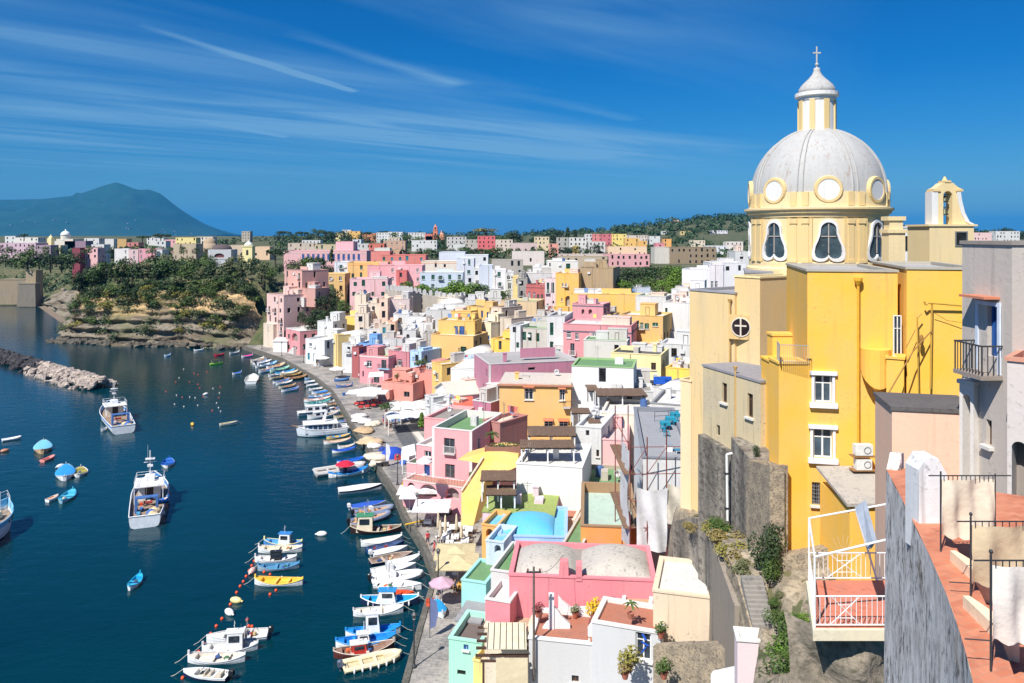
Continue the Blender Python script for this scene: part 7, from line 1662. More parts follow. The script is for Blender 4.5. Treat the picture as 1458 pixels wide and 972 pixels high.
m = MB(); m.slab([(dL * .15, -.02, dh - .5), (dL * .62, -.02, dh - .5), (dL * .62, -.9, dh - .8), (dL * .15, -.9, dh - .8)], (0, 0, .06)); m.build('awning', fabric((232, 228, 236)), droot)
ah = apri; Ma = local(ah[0]).inverted()
for px0, px1, row in ((745, 761, 550.5), (795, 806, 552), (774, 788, 597.5), (795, 810, 597.5)):
 p0, p1 = Ma @ at(px0, row, 115.8), Ma @ at(px1, row, 115.8); m = MB(); m.slab([(p0.x, -.5, p0.z), (p1.x, -.5, p0.z), (p1.x, -.003, p0.z + .3), (p0.x, -.003, p0.z + .3)], (0, 0, .1)); m.build('tile_hood', stucco((206, 110, 60), .3), ah[0])
m = MB(); m.box(-.3, ah[1] + .3, -.35, -.06, ah[3] - .25, ah[3] - .003); m.build('tile_eave', stucco((196, 130, 96), .5), ah[0])
balcony(ah[0], ah[1] - .6, (Ma @ at(806, 577, 115.8)).z, 1.2, .9)
Mp = local(pj[0]).inverted(); q = Mp @ at(640, 645, 102); balcony(pj[0], q.x, q.z, 1.7, .5, 'white')
q = local(ph[0]).inverted() @ at(547, 524.5, 183); balcony(ph[0], q.x, q.z, 3.2, .9, 'iron', (150, 200, 230))
m = MB(); tr, tL, tD, th = pt
for i in range(40): x = .1 + (tL - .2) * i / 39; m.box(x - .012, x + .012, .05, .075, th + .12, th + .95)
m.box(0, tL, .04, .085, th + .95, th + 1.0); m.build('railing', m_white, tr)
def canopy(label, quad, z, drop, c, posts=True, name='awning', cat='awning', group=None, mat=None, waves=0):
 P_ = [onz(*q, z) for q in quad]; o = P_[0]; r_ = root_at(name, (o.x, o.y, z - drop), label, cat, group); n = 12; m = MB(); m.smooth = waves > 0
 a, b_, c_, d_ = [p - o for p in P_]; vs = []
 for i in range(n + 1):
  for j in range(5):
   u, v_ = i / n, j / 4; p = a.lerp(b_, u).lerp(d_.lerp(c_, u), v_); vs.append((p.x, p.y, drop + (.25 * abs(math.sin(math.pi * u * waves)) if waves else .5 * v_)))
 m.add(vs, [(i * 5 + j, (i + 1) * 5 + j, (i + 1) * 5 + j + 1, i * 5 + j + 1) for i in range(n) for j in range(4)]); m.build('canopy', mat or fabric(c), r_)
 if posts:
  for p in (a, b_, c_, d_): s2 = MB(); s2.box(p.x - .05, p.x + .05, p.y - .05, p.y + .05, -.2, drop); s2.build('post', m_white, r_)
 return r_
canopy('orange red tiled canopy over a dark terrace beside the mauve cube', [(645, 581), (675, 579.5), (673, 568), (646, 569.5)], 8.5, 2.3, (214, 90, 54), mat=stucco((226, 92, 56), .4))
canopy('cream long awning with sagging bays behind the front restaurant awning', [(572, 584), (606, 583), (606, 571), (568, 573)], 4.2, 2.9, (240, 236, 226), waves=2)
canopy('white front restaurant awning with three sagging bays', [(553, 598), (612, 594), (606, 583), (548, 588)], 4.0, 2.7, (240, 240, 238), waves=3)
canopy('small white square awning left of the cream long awning', [(556, 583.5), (570, 583), (568, 575), (554, 576)], 4.0, 2.7, (240, 240, 238))
canopy('white shop awning on the pink restaurant front', [(524, 537), (546, 535.5), (546, 531.5), (526, 533)], 4.2, 2.7, (244, 244, 240))
canopy('white tent roof of a parked stall by the pink arcade', [(573, 652), (592, 647), (590, 636), (572, 641)], 3.6, 2.4, (240, 240, 238))
def parasol(px, row, z, rad, c, label, group, zedge=2.2, square=False, open_=True, ps=(232, 232, 230)):
 p = onz(px, row, z); r_ = root_at('parasol', p, label, 'parasol', group)
 m = MB()
 if open_:
  k = 4 if square else 8; a0 = math.pi / 4 if square else 0
  m.lathe([(rad * (1.41 if square else 1), zedge - .12), (rad * (1.41 if square else 1), zedge), (rad * .5, zedge + .32), (.05, zedge + .62)], k, a0=a0, a1=a0 + 2 * math.pi, caps=False); m.build('canopy', fabric(c), r_)
  m = MB()
  for q in range(k): a = a0 + 2 * math.pi * q / k; m.tube((0, 0, zedge + .1), (rad * .95 * math.cos(a) * (1.35 if square else 1), rad * .95 * math.sin(a) * (1.35 if square else 1), zedge - .02), .018, 4)
  m.build('ribs', paint((150, 120, 90), .6), r_)
 else:
  m.smooth = True; m.lathe([(.06, .9), (.2, 1.1), (.17, 1.9), (.1, 2.7), (.03, 2.9)], 8); m.build('canopy', fabric(c), r_)
 m = MB(); m.tube((0, 0, 0), (0, 0, zedge + .6), .035); m.lathe([(.35, 0), (.35, .08)], 10); m.build('pole', paint(ps, .5), r_)
 return r_
for i, (px, row) in enumerate([(508, 567), (518, 565.5), (529, 563.5), (538, 567), (524, 570)]): parasol(px, row + 9, QZ, 2.0, (240, 240, 238), 'large white parasol of the cluster by the quay restaurant with red tables', 'quay restaurant parasols', 2.7, True)
parasol(480, 538, QZ, 2.0, (240, 238, 232), 'cream parasol near the hauled out boats', None, 2.3)
parasol(459, 522, QZ, 2.0, (238, 236, 230), 'white parasol in front of the blue doored white house', None, 2.4)
for i, px in enumerate((586, 605, 624)): parasol(px, 722, QZ, 1.75, (240, 236, 234), 'white restaurant parasol in the row under the pink arcade', 'pink arcade parasols', 2.3, True)
parasol(583, 728, QZ, 1.2, (240, 238, 236), 'smaller white parasol in front of the arcade row', None, 2.1, True)
parasol(615, 747, QZ, 2.25, (238, 230, 230), 'big square white parasol standing before the arcade row', None, 2.4, True)
parasol(604, 676, 7.0, 1.0, (240, 240, 240), 'little white parasol on the pink arcade terrace', None, 1.7)
parasol(652, 832, QZ, 2.1, (206, 192, 150), 'front beige market parasol beside the aqua house', 'beige market parasols', 2.4, True)
parasol(648, 817, QZ, 2.1, (206, 192, 150), 'rear beige market parasol beside the aqua house', 'beige market parasols', 2.4, True)
parasol(629, 862, QZ, 1.25, (206, 168, 186), 'mauve round parasol beside the beige market parasols', None, 2.2)
for px, row in ((627, 776), (634, 768), (650, 766), (657, 778), (624, 764)): parasol(px, row, QZ, 1, (222, 206, 176), 'furled beige parasol standing among the white tables', 'furled parasols', 2.3, open_=False)
def table_set(px, row, z, c, label, group, chairs=2):
 p = onz(px, row, z); r_ = root_at('table', p, label, 'table', group); m = MB(); m.box(-.45, .45, -.45, .45, .72, .76); m.build('top', fabric(c), r_); m = MB()
 for a, b_ in ((-.46, -.44), (.44, .46)): m.box(a, b_, -.45, .45, .45, .719); m.box(-.44, .44, a, b_, .45, .719)
 m.build('cloth', fabric(c), r_); m = MB()
 for x in (-.38, .38):
  for y in (-.38, .38): m.box(x - .025, x + .025, y - .025, y + .025, 0, .72)
 m.build('legs', paint((90, 70, 56), .6), r_)
CH = {}
def chair(p, rz, c, label, group):
 r_ = root_at('chair', p, label, 'chair', group, rz)
 if c not in CH:
  s1 = MB(); s1.box(-.22, .22, -.22, .22, .43, .47); s2 = MB(); s2.box(-.22, .22, .2, .23, .6, .9); s3 = MB()
  for x in (-.2, .2): s3.box(x - .02, x + .02, .18, .22, 0, .9); s3.box(x - .02, x + .02, -.22, -.18, 0, .43)
  mt = paint(c, .6); CH[c] = (s1.mesh('seat', mt), s2.mesh('backrest', mt), s3.mesh('legs', mt))
 for nm, d_ in zip(('seat', 'backrest', 'legs'), CH[c]): link(nm, d_, r_)
TG = 'white dining tables on the quay'
for px, row in [(634, 753), (645, 757), (655, 754), (662, 757), (637, 763), (648, 771), (661, 767), (634, 771), (640, 780), (652, 783), (662, 776), (668, 760), (634, 785), (666, 745), (609, 749), (624, 747)]:
 table_set(px, row, QZ, (240, 240, 238), 'white clothed table of the open air restaurant among the furled parasols', TG)
 p = onz(px, row, QZ)
 for s in (-1, 1): chair((p.x + s * .75, p.y + .05, p.z), -s * math.pi / 2, (110, 84, 66), 'brown chair at a white clothed table among the furled parasols', 'brown restaurant chairs')
for px, row in [(587, 716), (596, 717), (606, 716), (616, 717), (627, 714), (634, 718)]:
 table_set(px, row, QZ, (120, 70, 60), 'dark table in the shade under the pink arcade parasols', 'arcade tables')
 p = onz(px, row, QZ)
 for s in (-1, 1): chair((p.x + s * .75, p.y, p.z), -s * math.pi / 2, (60, 46, 42), 'dark chair in the shade under the pink arcade parasols', 'arcade chairs')
for px, row in [(508, 578), (516, 577), (525, 575.5), (533, 574), (540, 577), (514, 583), (523, 582), (532, 580)]: table_set(px, row, QZ, (196, 60, 56), 'red clothed table under the cluster of large white parasols', 'red tables')
for px, row in [(560, 603), (570, 602), (580, 600), (590, 598.5), (600, 597)]: table_set(px, row, QZ, (120, 150, 190), 'blue clothed table under the front restaurant awning', 'blue tables')
for px, row in [(642, 838), (652, 842), (660, 838)]: table_set(px, row, QZ, (214, 170, 80), 'yellow clothed table under the beige market parasols', 'yellow tables')
NC = [(226, 212, 190), (214, 186, 150), (200, 170, 132), (230, 226, 222), (190, 160, 140)]
for i, (px, row, r, c, lb) in enumerate([(508, 594, 1.9, 3, 'white folded net heap at the top of the gear row'), (516, 600, 2.0, 3, 'white net heap second from the top of the gear row'), (527, 606, 2.0, 0, 'cream net heap with red floats beside the dark lane'), (519, 614, 2.3, 2, 'broad brown net heap with black edge, middle of the gear row'),
  (527, 629, 2.4, 1, 'tan net heap above the white sacks'), (533, 638, 1.3, 3, 'heap of white sacks with a blue bag'), (534, 651, 2.2, 0, 'cream net heap next to the turquoise net'), (536, 662, 1.0, 0, 'small cream net heap at the low end of the gear row')]):
 p = onz(px, row, QZ); r_ = root_at('net_heap', p, lb, 'net heap', 'net heaps'); rs = random.Random(i)
 for q in range(4): m = MB(); m.smooth = True; m.blob((rs.uniform(-.5, .5) * r, rs.uniform(-.5, .5) * r, .25), (r * rs.uniform(.5, .75), r * rs.uniform(.5, .75), rs.uniform(.25, .5)), 11, 6, .28, rs); m.build('net_fold', fabric(NC[c]), r_)
def tarp(px, row, r, hh, c, lb, cat='tarpaulin'):
 p = onz(px, row, QZ); m = MB(); m.smooth = True; m.blob((0, 0, 0), (r, r * .8, hh), 10, 7, .1); o = m.build('tarpaulin', fabric(c)); o.location = p; tag(o, lb, cat)
tarp(558, 650, 2.0, 1.6, (40, 80, 190), 'royal blue tarpaulin over gear beside the white feather flag'); tarp(537, 652, .8, .5, (60, 200, 220), 'turquoise net bundle on the quay'); tarp(566, 653, .8, .8, (190, 60, 60), 'red tarpaulin bundle beside the blue one'); tarp(545, 641, .7, .6, (40, 70, 150), 'navy sack beside the white sacks')
tarp(529, 606, .4, .5, (230, 170, 60), 'yellow float bundle on the cream net'); tarp(575, 660, .7, .6, (60, 100, 180), 'blue crate bundle by the pink arcade corner')
for px, row, c, lb in [(540, 664, (50, 50, 54), 'black crate stack at the quay edge below the nets'), (549, 663, (70, 60, 56), 'dark crate stack beside the feather flag'), (577, 692, (220, 180, 60), 'yellow box near the quay step'), (586, 689, (40, 90, 190), 'blue box near the quay step'), (614, 862, (226, 90, 50), 'orange crate under the mauve parasol')]:
 p = onz(px, row, QZ); r_ = root_at('crate', p, lb, 'crate'); m = MB(); m.box(-.45, .45, -.35, .35, 0, .5); m.build('body', paint(c, .6), r_); m = MB(); m.box(-.48, .48, -.38, .38, .5, .56); m.build('rim', paint(tuple(int(v * .8) for v in c), .6), r_)
def flag(px, row, h, lb, c):
 p = onz(px, row, QZ); r_ = root_at('feather_flag', p, lb, 'flag'); m = MB(); m.tube((0, 0, 0), (0, 0, h), .03); m.build('pole', m_iron, r_); m = MB()
 m.slab([(.03, 0, .8), (.5, 0, 1.0), (.75, 0, h * .6), (.6, 0, h * .9), (.03, 0, h)], (0, .02, 0)); m.build('sail', fabric(c), r_)
flag(549, 664, 3.6, 'white feather flag by the blue tarpaulin', (226, 230, 240)); flag(612, 908, 3.6, 'slate blue feather flag by the small turquoise boat', (110, 120, 160))
def lamp(px, row, h, lb):
 p = onz(px, row, QZ); r_ = root_at('street_lamp', p, lb, 'street lamp', 'lamp posts on the quay'); m = MB(); m.lathe([(.24, 0), (.2, .15), (.1, .3), (.07, .8), (.05, h - .7)], 8); m.build('post', m_iron, r_)
 m = MB(); m.lathe([(.1, h - .68), (.22, h - .25), (.24, h - .22), (.05, h)], 6); m.build('lantern', paint((70, 72, 74), .4), r_); m = MB(); m.lathe([(.12, h - .62), (.2, h - .28)], 6); m.build('lamp_glass', paint((210, 206, 190), .3), r_)
lamp(589.5, 950, 4.6, 'black iron street lamp on the empty paving, nearest the lower picture edge'); lamp(594, 750, 4.2, 'black iron street lamp beside the big square parasol'); lamp(624, 846, 4.6, 'black iron street lamp at the quay edge left of beige parasols')
lamp(432, 516, 4.4, 'black iron street lamp on the far quay before the blue doored house'); lamp(401, 507, 4.4, 'black iron street lamp on the far quay near the pink loggia house'); lamp(373, 497, 4.4, 'black iron street lamp at the far quay end'); lamp(566, 690, 4.4, 'black iron street lamp above the quay step')
p = onz(350, 497, QZ); r_ = root_at('shed', at(389, 497, 234), 'small white hut with sloping roof at the far quay end', 'hut'); m = MB(); m.box(0, 4.2, 0, 3.5, -1, 2.3); m.build('wall', m_white, r_); m = MB(); m.slab([(-.2, -.2, 2.31), (4.4, -.2, 2.31), (4.4, 3.7, 3), (-.2, 3.7, 3)], (0, 0, .12)); m.build('roof', stucco((222, 220, 214), .3), r_)
m = MB(); q4 = [onz(*q, QZ + .0) for q in ((577, 752), (609, 744.5))]; r_ = root_at('barrier', q4[0], 'long yellow barrier beam lying across the quay', 'barrier'); m.tube((0, 0, .45), q4[1] - q4[0] + Vector((0, 0, .45)), .1); m.build('beam', paint((240, 190, 60), .5), r_)
for t in (.1, .9): m = MB(); v = (q4[1] - q4[0]) * t; m.box(v.x - .1, v.x + .1, v.y - .1, v.y + .1, 0, .36); m.build('foot', m_iron, r_)
def van(px, row, rz, lb, c, roof_c):
 p = onz(px, row, QZ); r_ = root_at('utility_vehicle', p, lb, 'vehicle', None, rz); m = MB(); m.slab([(-1.5, -.7, .35), (1.5, -.7, .35), (1.55, -.7, .85), (.8, -.7, .95), (.45, -.7, 1.5), (-1.45, -.7, 1.5)], (0, 1.4, 0)); m.build('body', paint(c, .3), r_)
 m = MB(); m.box(-1.4, .4, -.72, .72, 1.02, 1.42); m.build('window', glass(), r_); m = MB(); m.box(-1.5, .5, -.72, .72, 1.5, 1.56); m.build('roof', paint(roof_c, .5), r_)
 m = MB(); m.slab([(.86, -.6, .95), (.86, .6, .95), (.52, .6, 1.46), (.52, -.6, 1.46)], (.02, 0, .02)); m.build('windscreen', glass(), r_)
 for x in (-.95, .95):
  for y in (-.72, .72):
   w_ = MB(); w_.tube((x, y - .08, .32), (x, y + .08, .32), .32, 14); w_.build('wheel', paint((30, 30, 32), .7), r_)
 for y in (-.5, .5): w_ = MB(); w_.box(1.54, 1.58, y - .12, y + .12, .6, .75); w_.build('headlight', paint((230, 230, 220), .2), r_)
van(636, 728, R(-95), 'small white jeep parked beside the big square parasol', (232, 232, 232), (60, 60, 62)); van(583, 655, R(70), 'little white van half hidden by the stall tent', (226, 228, 230), (220, 220, 220))
def person_mesh(pose):
 J = {'pel': (0, 0, .93), 'wai': (0, .0, 1.08), 'che': (0, .02, 1.32), 'nec': (0, .01, 1.48), 'hb': (0, -.01, 1.56), 'hm': (0, -.03, 1.64), 'ht': (0, -.02, 1.73)}
 sw = .14 if pose == 1 else .03
 for s, n in ((-1, 'l'), (1, 'r')):
  d = sw * s
  J['hip' + n] = (s * .1, 0, .88); J['kne' + n] = (s * .11, -d - .03, .49); J['ank' + n] = (s * .11, -d * 1.2 + .06, .09); J['toe' + n] = (s * .12, -d * 1.2 - .14, .035)
  J['sho' + n] = (s * .19, .01, 1.42); J['elb' + n] = (s * .25, .02 + d * .8, 1.15); J['wri' + n] = (s * .25, -.06 + d * 1.3 - (.25 if pose == 2 else 0), .92 + (.22 if pose == 2 else 0)); J['han' + n] = (s * .24, -.09 + d * 1.3 - (.32 if pose == 2 else 0), .82 + (.28 if pose == 2 else 0))
 Rr = {'pel': .15, 'wai': .13, 'che': .155, 'nec': .06, 'hb': .075, 'hm': .1, 'ht': .07, 'hip': .1, 'kne': .065, 'ank': .045, 'toe': .04, 'sho': .075, 'elb': .05, 'wri': .035, 'han': .04}
 E = [('pel', 'wai'), ('wai', 'che'), ('che', 'nec'), ('nec', 'hb'), ('hb', 'hm'), ('hm', 'ht')]
 for n in 'lr': E += [('pel', 'hip' + n), ('hip' + n, 'kne' + n), ('kne' + n, 'ank' + n), ('ank' + n, 'toe' + n), ('che', 'sho' + n), ('sho' + n, 'elb' + n), ('elb' + n, 'wri' + n), ('wri' + n, 'han' + n)]
 ks = list(J); me = bpy.data.meshes.new('tmp'); me.from_pydata([J[k] for k in ks], [(ks.index(a), ks.index(b_)) for a, b_ in E], [])
 o = bpy.data.objects.new('tmp', me); col.objects.link(o); md = o.modifiers.new('s', 'SKIN'); sv = me.skin_vertices[0].data
 for i, k in enumerate(ks): r0 = Rr.get(k, Rr.get(k[:-1], .05)); sv[i].radius = (r0, r0 * (.72 if k in ('che', 'wai', 'pel') else 1)); sv[i].use_root = k == 'pel'
 o.modifiers.new('d', 'SUBSURF').levels = 1
 ev = o.evaluated_get(bpy.context.evaluated_depsgraph_get()); me2 = bpy.data.meshes.new_from_object(ev); bpy.data.objects.remove(o)
 me2.name = 'body'; me2.materials.clear()
 for c in ((220, 170, 140), (60, 70, 100), (200, 60, 60), (50, 40, 34)): me2.materials.append(paint(c, .8))
 for p in me2.polygons:
  z, x, y = p.center.z, abs(p.center.x), p.center.y
  p.material_index = 3 if z > 1.66 or (z > 1.57 and y > .02) else 0 if z > 1.5 or (x > .2 and z < 1.26) else 2 if z > .98 else 1 if z > .5 else 0; p.use_smooth = True
  if z < .08: p.material_index = 3
 return me2
PM = [person_mesh(k) for k in range(3)]
def person(p, rz, shirt, trousers, label, k=0, s=1.0, hair=(50, 40, 34)):
 o = link('person', PM[k]); o.location = p; o.rotation_euler[2] = rz; o.scale = (s, s, s)
 for i, c in ((1, trousers), (2, shirt), (3, hair)): o.material_slots[i].link = 'OBJECT'; o.material_slots[i].material = paint(c, .85)
 tag(o, label, 'person'); h = MB(); h.smooth = True; h.blob((0, .0, 1.685), (.102, .112, .09), 10, 6); h.build('hair', paint(hair, .9), o)
for px, row, sh, tr_, lb, k in [(609, 777, (200, 50, 60), (40, 44, 60), 'person in red top and dark trousers walking on the quay past the tables', 1), (618.5, 791, (190, 60, 80), (120, 60, 60), 'person in crimson shirt at the quay edge below the tables', 1), (625, 794, (226, 228, 230), (60, 80, 130), 'person in white shirt and blue trousers beside the crimson one', 0), (630, 797, (120, 130, 150), (50, 50, 60), 'person in grey standing behind the beige market parasol', 0),
  (489, 521, (230, 200, 80), (60, 60, 70), 'person in yellow near the white quayside houses', 1), (497, 524, (60, 80, 140), (40, 40, 50), 'person in navy by the yellow ramp house', 0), (503, 527, (220, 220, 220), (90, 90, 110), 'person in white before the narrow red house', 1), (511, 541, (230, 230, 226), (60, 60, 80), 'person in cream shirt at the pink restaurant corner', 0), (517, 538, (190, 60, 60), (40, 44, 50), 'person in red by the pink restaurant corner', 1), (466, 517, (226, 226, 226), (70, 90, 140), 'person in white near the first quayside parasol', 1),
  (474, 530, (40, 60, 150), (40, 40, 60), 'person in blue shirt beside the cream parasol', 0), (487, 535, (200, 180, 150), (90, 80, 70), 'person in beige beside the cream parasol', 1), (530, 548, (120, 60, 120), (50, 50, 60), 'person in purple at the restaurant door', 0), (551, 611, (150, 60, 60), (30, 30, 40), 'person in maroon at the top of the dark lane', 0), (563, 609, (170, 70, 150), (60, 60, 80), 'person in magenta beside the dark lane', 1), (556, 614, (90, 50, 40), (40, 40, 50), 'person in brown crossing the dark lane', 1),
  (546, 604, (60, 80, 150), (180, 60, 60), 'person in blue and red leaning by the cream net heap', 2), (572, 603, (210, 180, 90), (70, 70, 80), 'person in mustard under the front awning', 0), (452, 522, (210, 90, 80), (60, 60, 80), 'person in coral at the foot of the blue doored house', 0), (648, 848, (60, 66, 80), (50, 50, 60), 'person in dark blue seated side of the yellow tables', 0), (628, 851, (200, 200, 206), (60, 60, 90), 'person in pale grey under the mauve parasol', 0), (534, 577, (220, 60, 60), (60, 60, 60), 'person in scarlet among the red tables', 2)]:
 person(onz(px, row, QZ), rnd.uniform(0, 6.28), sh, tr_, lb, k, rnd.uniform(.92, 1.04))
person(at(892, 585, 110), R(200), (150, 70, 60), (40, 70, 170), 'person in rust top and blue trousers under the long grey reed pergola', 2)
m_conc = rock((152, 144, 132), (104, 98, 90), (70, 66, 62), 'stained_concrete', .6, (1.2, 1.2, .16)); m_stone = rock((172, 156, 132), (140, 128, 112), (92, 84, 74), 'masonry', 1.6)
def wall3(label, pts, zt, zb, th, mat, cat='wall', name='retaining_wall'):
 """vertical wall along plan points with its own top heights"""
 o = Vector((pts[0][0], pts[0][1], zb)); r_ = root_at(name, o, label, cat); m = MB()
 for k in range(len(pts) - 1):
  (x0, y0), (x1, y1) = pts[k], pts[k + 1]; a, b_ = zt[k], zt[k + 1]; d = Vector((x1 - x0, y1 - y0)).normalized(); n = Vector((-d.y, d.x)) * th
  m.add([(x0 - o.x, y0 - o.y, 0), (x1 - o.x, y1 - o.y, 0), (x1 - o.x, y1 - o.y, b_ - zb), (x0 - o.x, y0 - o.y, a - zb), (x0 + n.x - o.x, y0 + n.y - o.y, 0), (x1 + n.x - o.x, y1 + n.y - o.y, 0), (x1 + n.x - o.x, y1 + n.y - o.y, b_ - zb), (x0 + n.x - o.x, y0 + n.y - o.y, a - zb)],
              [(0, 1, 2, 3), (4, 5, 6, 7), (3, 2, 6, 7), (0, 3, 7, 4), (1, 2, 6, 5)])
 m.build('wall', mat, r_); return r_
def wpx(label, P_, zb, th, mat, **k):
 q = [at(*p) for p in P_]; return wall3(label, [(p.x, p.y) for p in q], [p.z for p in q], zb, th, mat, **k)
wpx('dark stained concrete retaining wall under the cream church wing, left panel', [(994, 618, 52.6), (1041, 645, 49.2)], 8, 1.0, m_conc)
wpx('taller dark concrete buttress wall right of the white drainpipe', [(1041, 622, 49), (1069, 655, 44.7)], 8, 2.5, m_conc)
wpx('rough stone retaining wall below the yellow wing', [(1062, 654, 44.9), (1096, 663, 41.35), (1117, 670, 41.2)], 12, 1, m_stone)
wpx('grey curved concrete wall behind the dry grass', [(958, 742, 57), (985, 736, 55), (1006, 742, 51.5), (1013, 752, 48.5)], 5, 1.0, m_conc)
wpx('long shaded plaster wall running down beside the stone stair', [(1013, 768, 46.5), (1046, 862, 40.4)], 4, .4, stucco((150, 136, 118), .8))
wpx('stone coped wall sloping down along the grey stair', [(1034, 786, 43.2), (1050, 824, 41), (1071, 902, 38.2)], 4, .6, m_stone)
wpx('stone ledge wall at the foot of the yellow building', [(1092, 797, 41.2), (1160, 785, 40.2), (1236, 766, 39.2)], 13, .8, m_stone)
wpx('low meshed stone wall in front of the lower terrace', [(930, 920, 47), (985, 917, 45.5), (1030, 916, 44)], 5, .5, m_stone)
wpx('small meshed stone wall stub near the rose parapet', [(1008, 926, 43.4), (1046, 922, 42.4)], 5, .8, m_stone)
wpx('white rounded parapet of the rose house, lower edge of the picture', [(1012, 960, 39.6), (1049, 952, 38.9)], 5, .4, stucco((238, 238, 236), .15), name='parapet')
p0, p1 = at(1034, 646, 48.9), at(1027, 740, 48.9); p1.x = p0.x + .05; r_ = root_at('drainpipe', p0, 'white drainpipe running down the dark concrete wall', 'pipe'); m = MB(); m.path([(.55, -.1, .1), (0, -.12, 0), (.05, -.12, p1.z - p0.z)], .08, 8); m.build('pipe', m_white, r_)
m = MB(); 
for z in (-1.2, -3.4): m.box(-.12, .16, -.2, .02, z - .06, z + .06)
m.build('clip', m_iron, r_)
a, b_ = ST0, ST1; r_ = root_at('stairway', b_, 'grey stone stairway descending between the coped wall and the bushes', 'stairs'); n = 13; d = a - b_; hd = Vector((d.x, d.y)); Ls = hd.length; hd /= Ls; pd = Vector((hd.y, -hd.x))
for q in range(n):
 t0, t1 = q / n, (q + 1) / n; c0 = hd * Ls * t0; c1 = hd * Ls * (t1 + .03); z = d.z * (q + 1) / n; m = MB(); w0 = .55
 m.prism([(c0.x - pd.x * w0, c0.y - pd.y * w0), (c0.x + pd.x * w0, c0.y + pd.y * w0), (c1.x + pd.x * w0, c1.y + pd.y * w0), (c1.x - pd.x * w0, c1.y - pd.y * w0)], z - 1.6, z); m.build('step', stucco((150, 144, 136), .8), r_)
th_ = [o for o in col.objects if o.get('label', '').startswith('beige stone house')][0]; m = MB(); L_ = 3.2
for q in range(17): m.box(.9 + q * .19, .92 + q * .19, -.06, -.03, .2, 60 if False else 4.6)
for q in range(13): m.box(.9, 4.0, -.062, -.028, .4 + q * .34, .42 + q * .34)
def bush(px, row, Y, w_, h, fol, lb, group=None, n=1500, s=.035, kind='bush', name='bush', cat='bush'):
 p = at(px, row, Y); tree(kind, fol, (p.x, p.y, p.z - h * .2), h, w_, lb, group, cat, name, n=n, s=s, seeds=2)
bush(1094, 795, 41, 2.0, 2.9, 'dark', 'dark green bush against the corner of the yellow building'); bush(1092, 815, 40.6, 1.7, 1.5, 'mid', 'low green bush below the dark corner bush')
for px, row, Y, w_, h in [(1126, 905, 36.6, 2.3, 2.0), (1118, 940, 35.4, 2.2, 2.0), (1140, 930, 35, 2.4, 2.0), (1150, 900, 35.8, 1.8, 1.4), (1130, 968, 33.5, 2.4, 2.0), (1110, 890, 37.8, 1.6, 1.2), (1112, 972, 34.5, 1.8, 1.6)]:
 bush(px, row, Y, w_, h, rnd.choice(['mid', 'mid', 'bright']), 'bright green bush spilling down the slope right of the stairway', 'slope bushes')
for px, row, Y, w_, h, f in [(1018, 755, 49.5, 1.8, 1.2, 'yellowish'), (1032, 770, 46, 2.2, 1.2, 'dry'), (1046, 785, 44.2, 2.0, 1.3, 'yellowish'), (1056, 800, 42.8, 1.8, 1.2, 'dry'), (1028, 748, 48, 1.9, .9, 'mid'), (1062, 812, 41.6, 1.5, 1.0, 'olive'), (985, 752, 54, 1.4, .8, 'dry')]:
 bush(px, row, Y, w_, h, f, {'dry': 'dry straw coloured grass clump on the bank above the stairway', 'yellowish': 'yellow green grass clump on the bank above the stairway', 'mid': 'green grass clump on the bank under the dark wall', 'olive': 'grey green clump at the head of the stairway'}[f], 'bank grasses ' + f, 900, .05, name='grass_clump', cat='grass clump')
bush(1104, 862, 39.2, .9, .7, 'mid', 'small shrub beside the stairway', None); bush(1110, 850, 39.4, .8, .6, 'olive', 'tiny grey green shrub on the rock beside the stairway', None); bush(1076, 646, 45.3, .6, .8, 'dark', 'small plant growing on the wall top under the church wing')
def pot(px, row, Y, fol, h, lb, c=(176, 92, 62), kind='bush', wf=1.0):
 p = at(px, row, Y); r_ = root_at('potted_plant', p, lb, 'potted plant'); m = MB(); m.lathe([(.16, 0), (.24, .36), (.26, .36), (.2, .34)], 12); m.build('pot', stucco(c, .3), r_)
 key = ('pot', fol, kind)
 if key not in CR: CR[key] = crown(kind, 5, 420, .07).mesh('foliage', FOL[fol])
 f = link('foliage', CR[key], r_); f.location = (0, 0, .3); f.scale = (h * wf, h * wf, h)
pot(846, 881, 54.6, 'flower', 1.5, 'yellow flowering shrub in a terracotta pot on the tiled terrace', wf=.9); pot(819, 879, 55, 'olive', .8, 'grey green plant in a flat pot by the raspberry wall'); pot(766, 878, 54, 'pinkfl', .9, 'red flowering pot at the left of the tiled terrace'); pot(846, 900, 52.4, 'pinkfl', .9, 'crimson flowers in front of the white garden sculpture')
pot(700, 636, 97, 'mid', 2.0, 'round palm like plant on the wall of the yellow ramp', kind='palm', wf=1.4); pot(896, 956, 48.4, 'yellowish', 1.6, 'tall cactus like plant by the white door'); pot(890, 966, 48.0, 'dry', 1.0, 'dry bush in a pot below the white door'); pot(565, 540, 168, 'mid', 1.2, 'green shrub on the salmon roof terrace'); pot(600, 522, 169, 'mid', 1.8, 'big shrub on the taller salmon terrace', wf=1.6); pot(550, 586, 140, 'mid', 1.8, 'leafy shrub beside the white parasol cluster', wf=1.5); pot(600, 610, 130, 'bright', 2.4, 'tall slim plant at the end of the front awning', kind='cypress', wf=1.6); pot(672, 682, 99, 'mid', 1.0, 'green planter at the corner of the pink arcade terrace')
pot(941, 908, 49, 'mid', .9, 'trailing plant on the white wall near the mesh'); pot(898, 880, 50.5, 'mid', 1.0, 'spiky plant on the white wall top', kind='palm', wf=1.4); pot(945, 966, 45, 'mid', 1.1, 'green plant at the lower edge below the meshed wall')
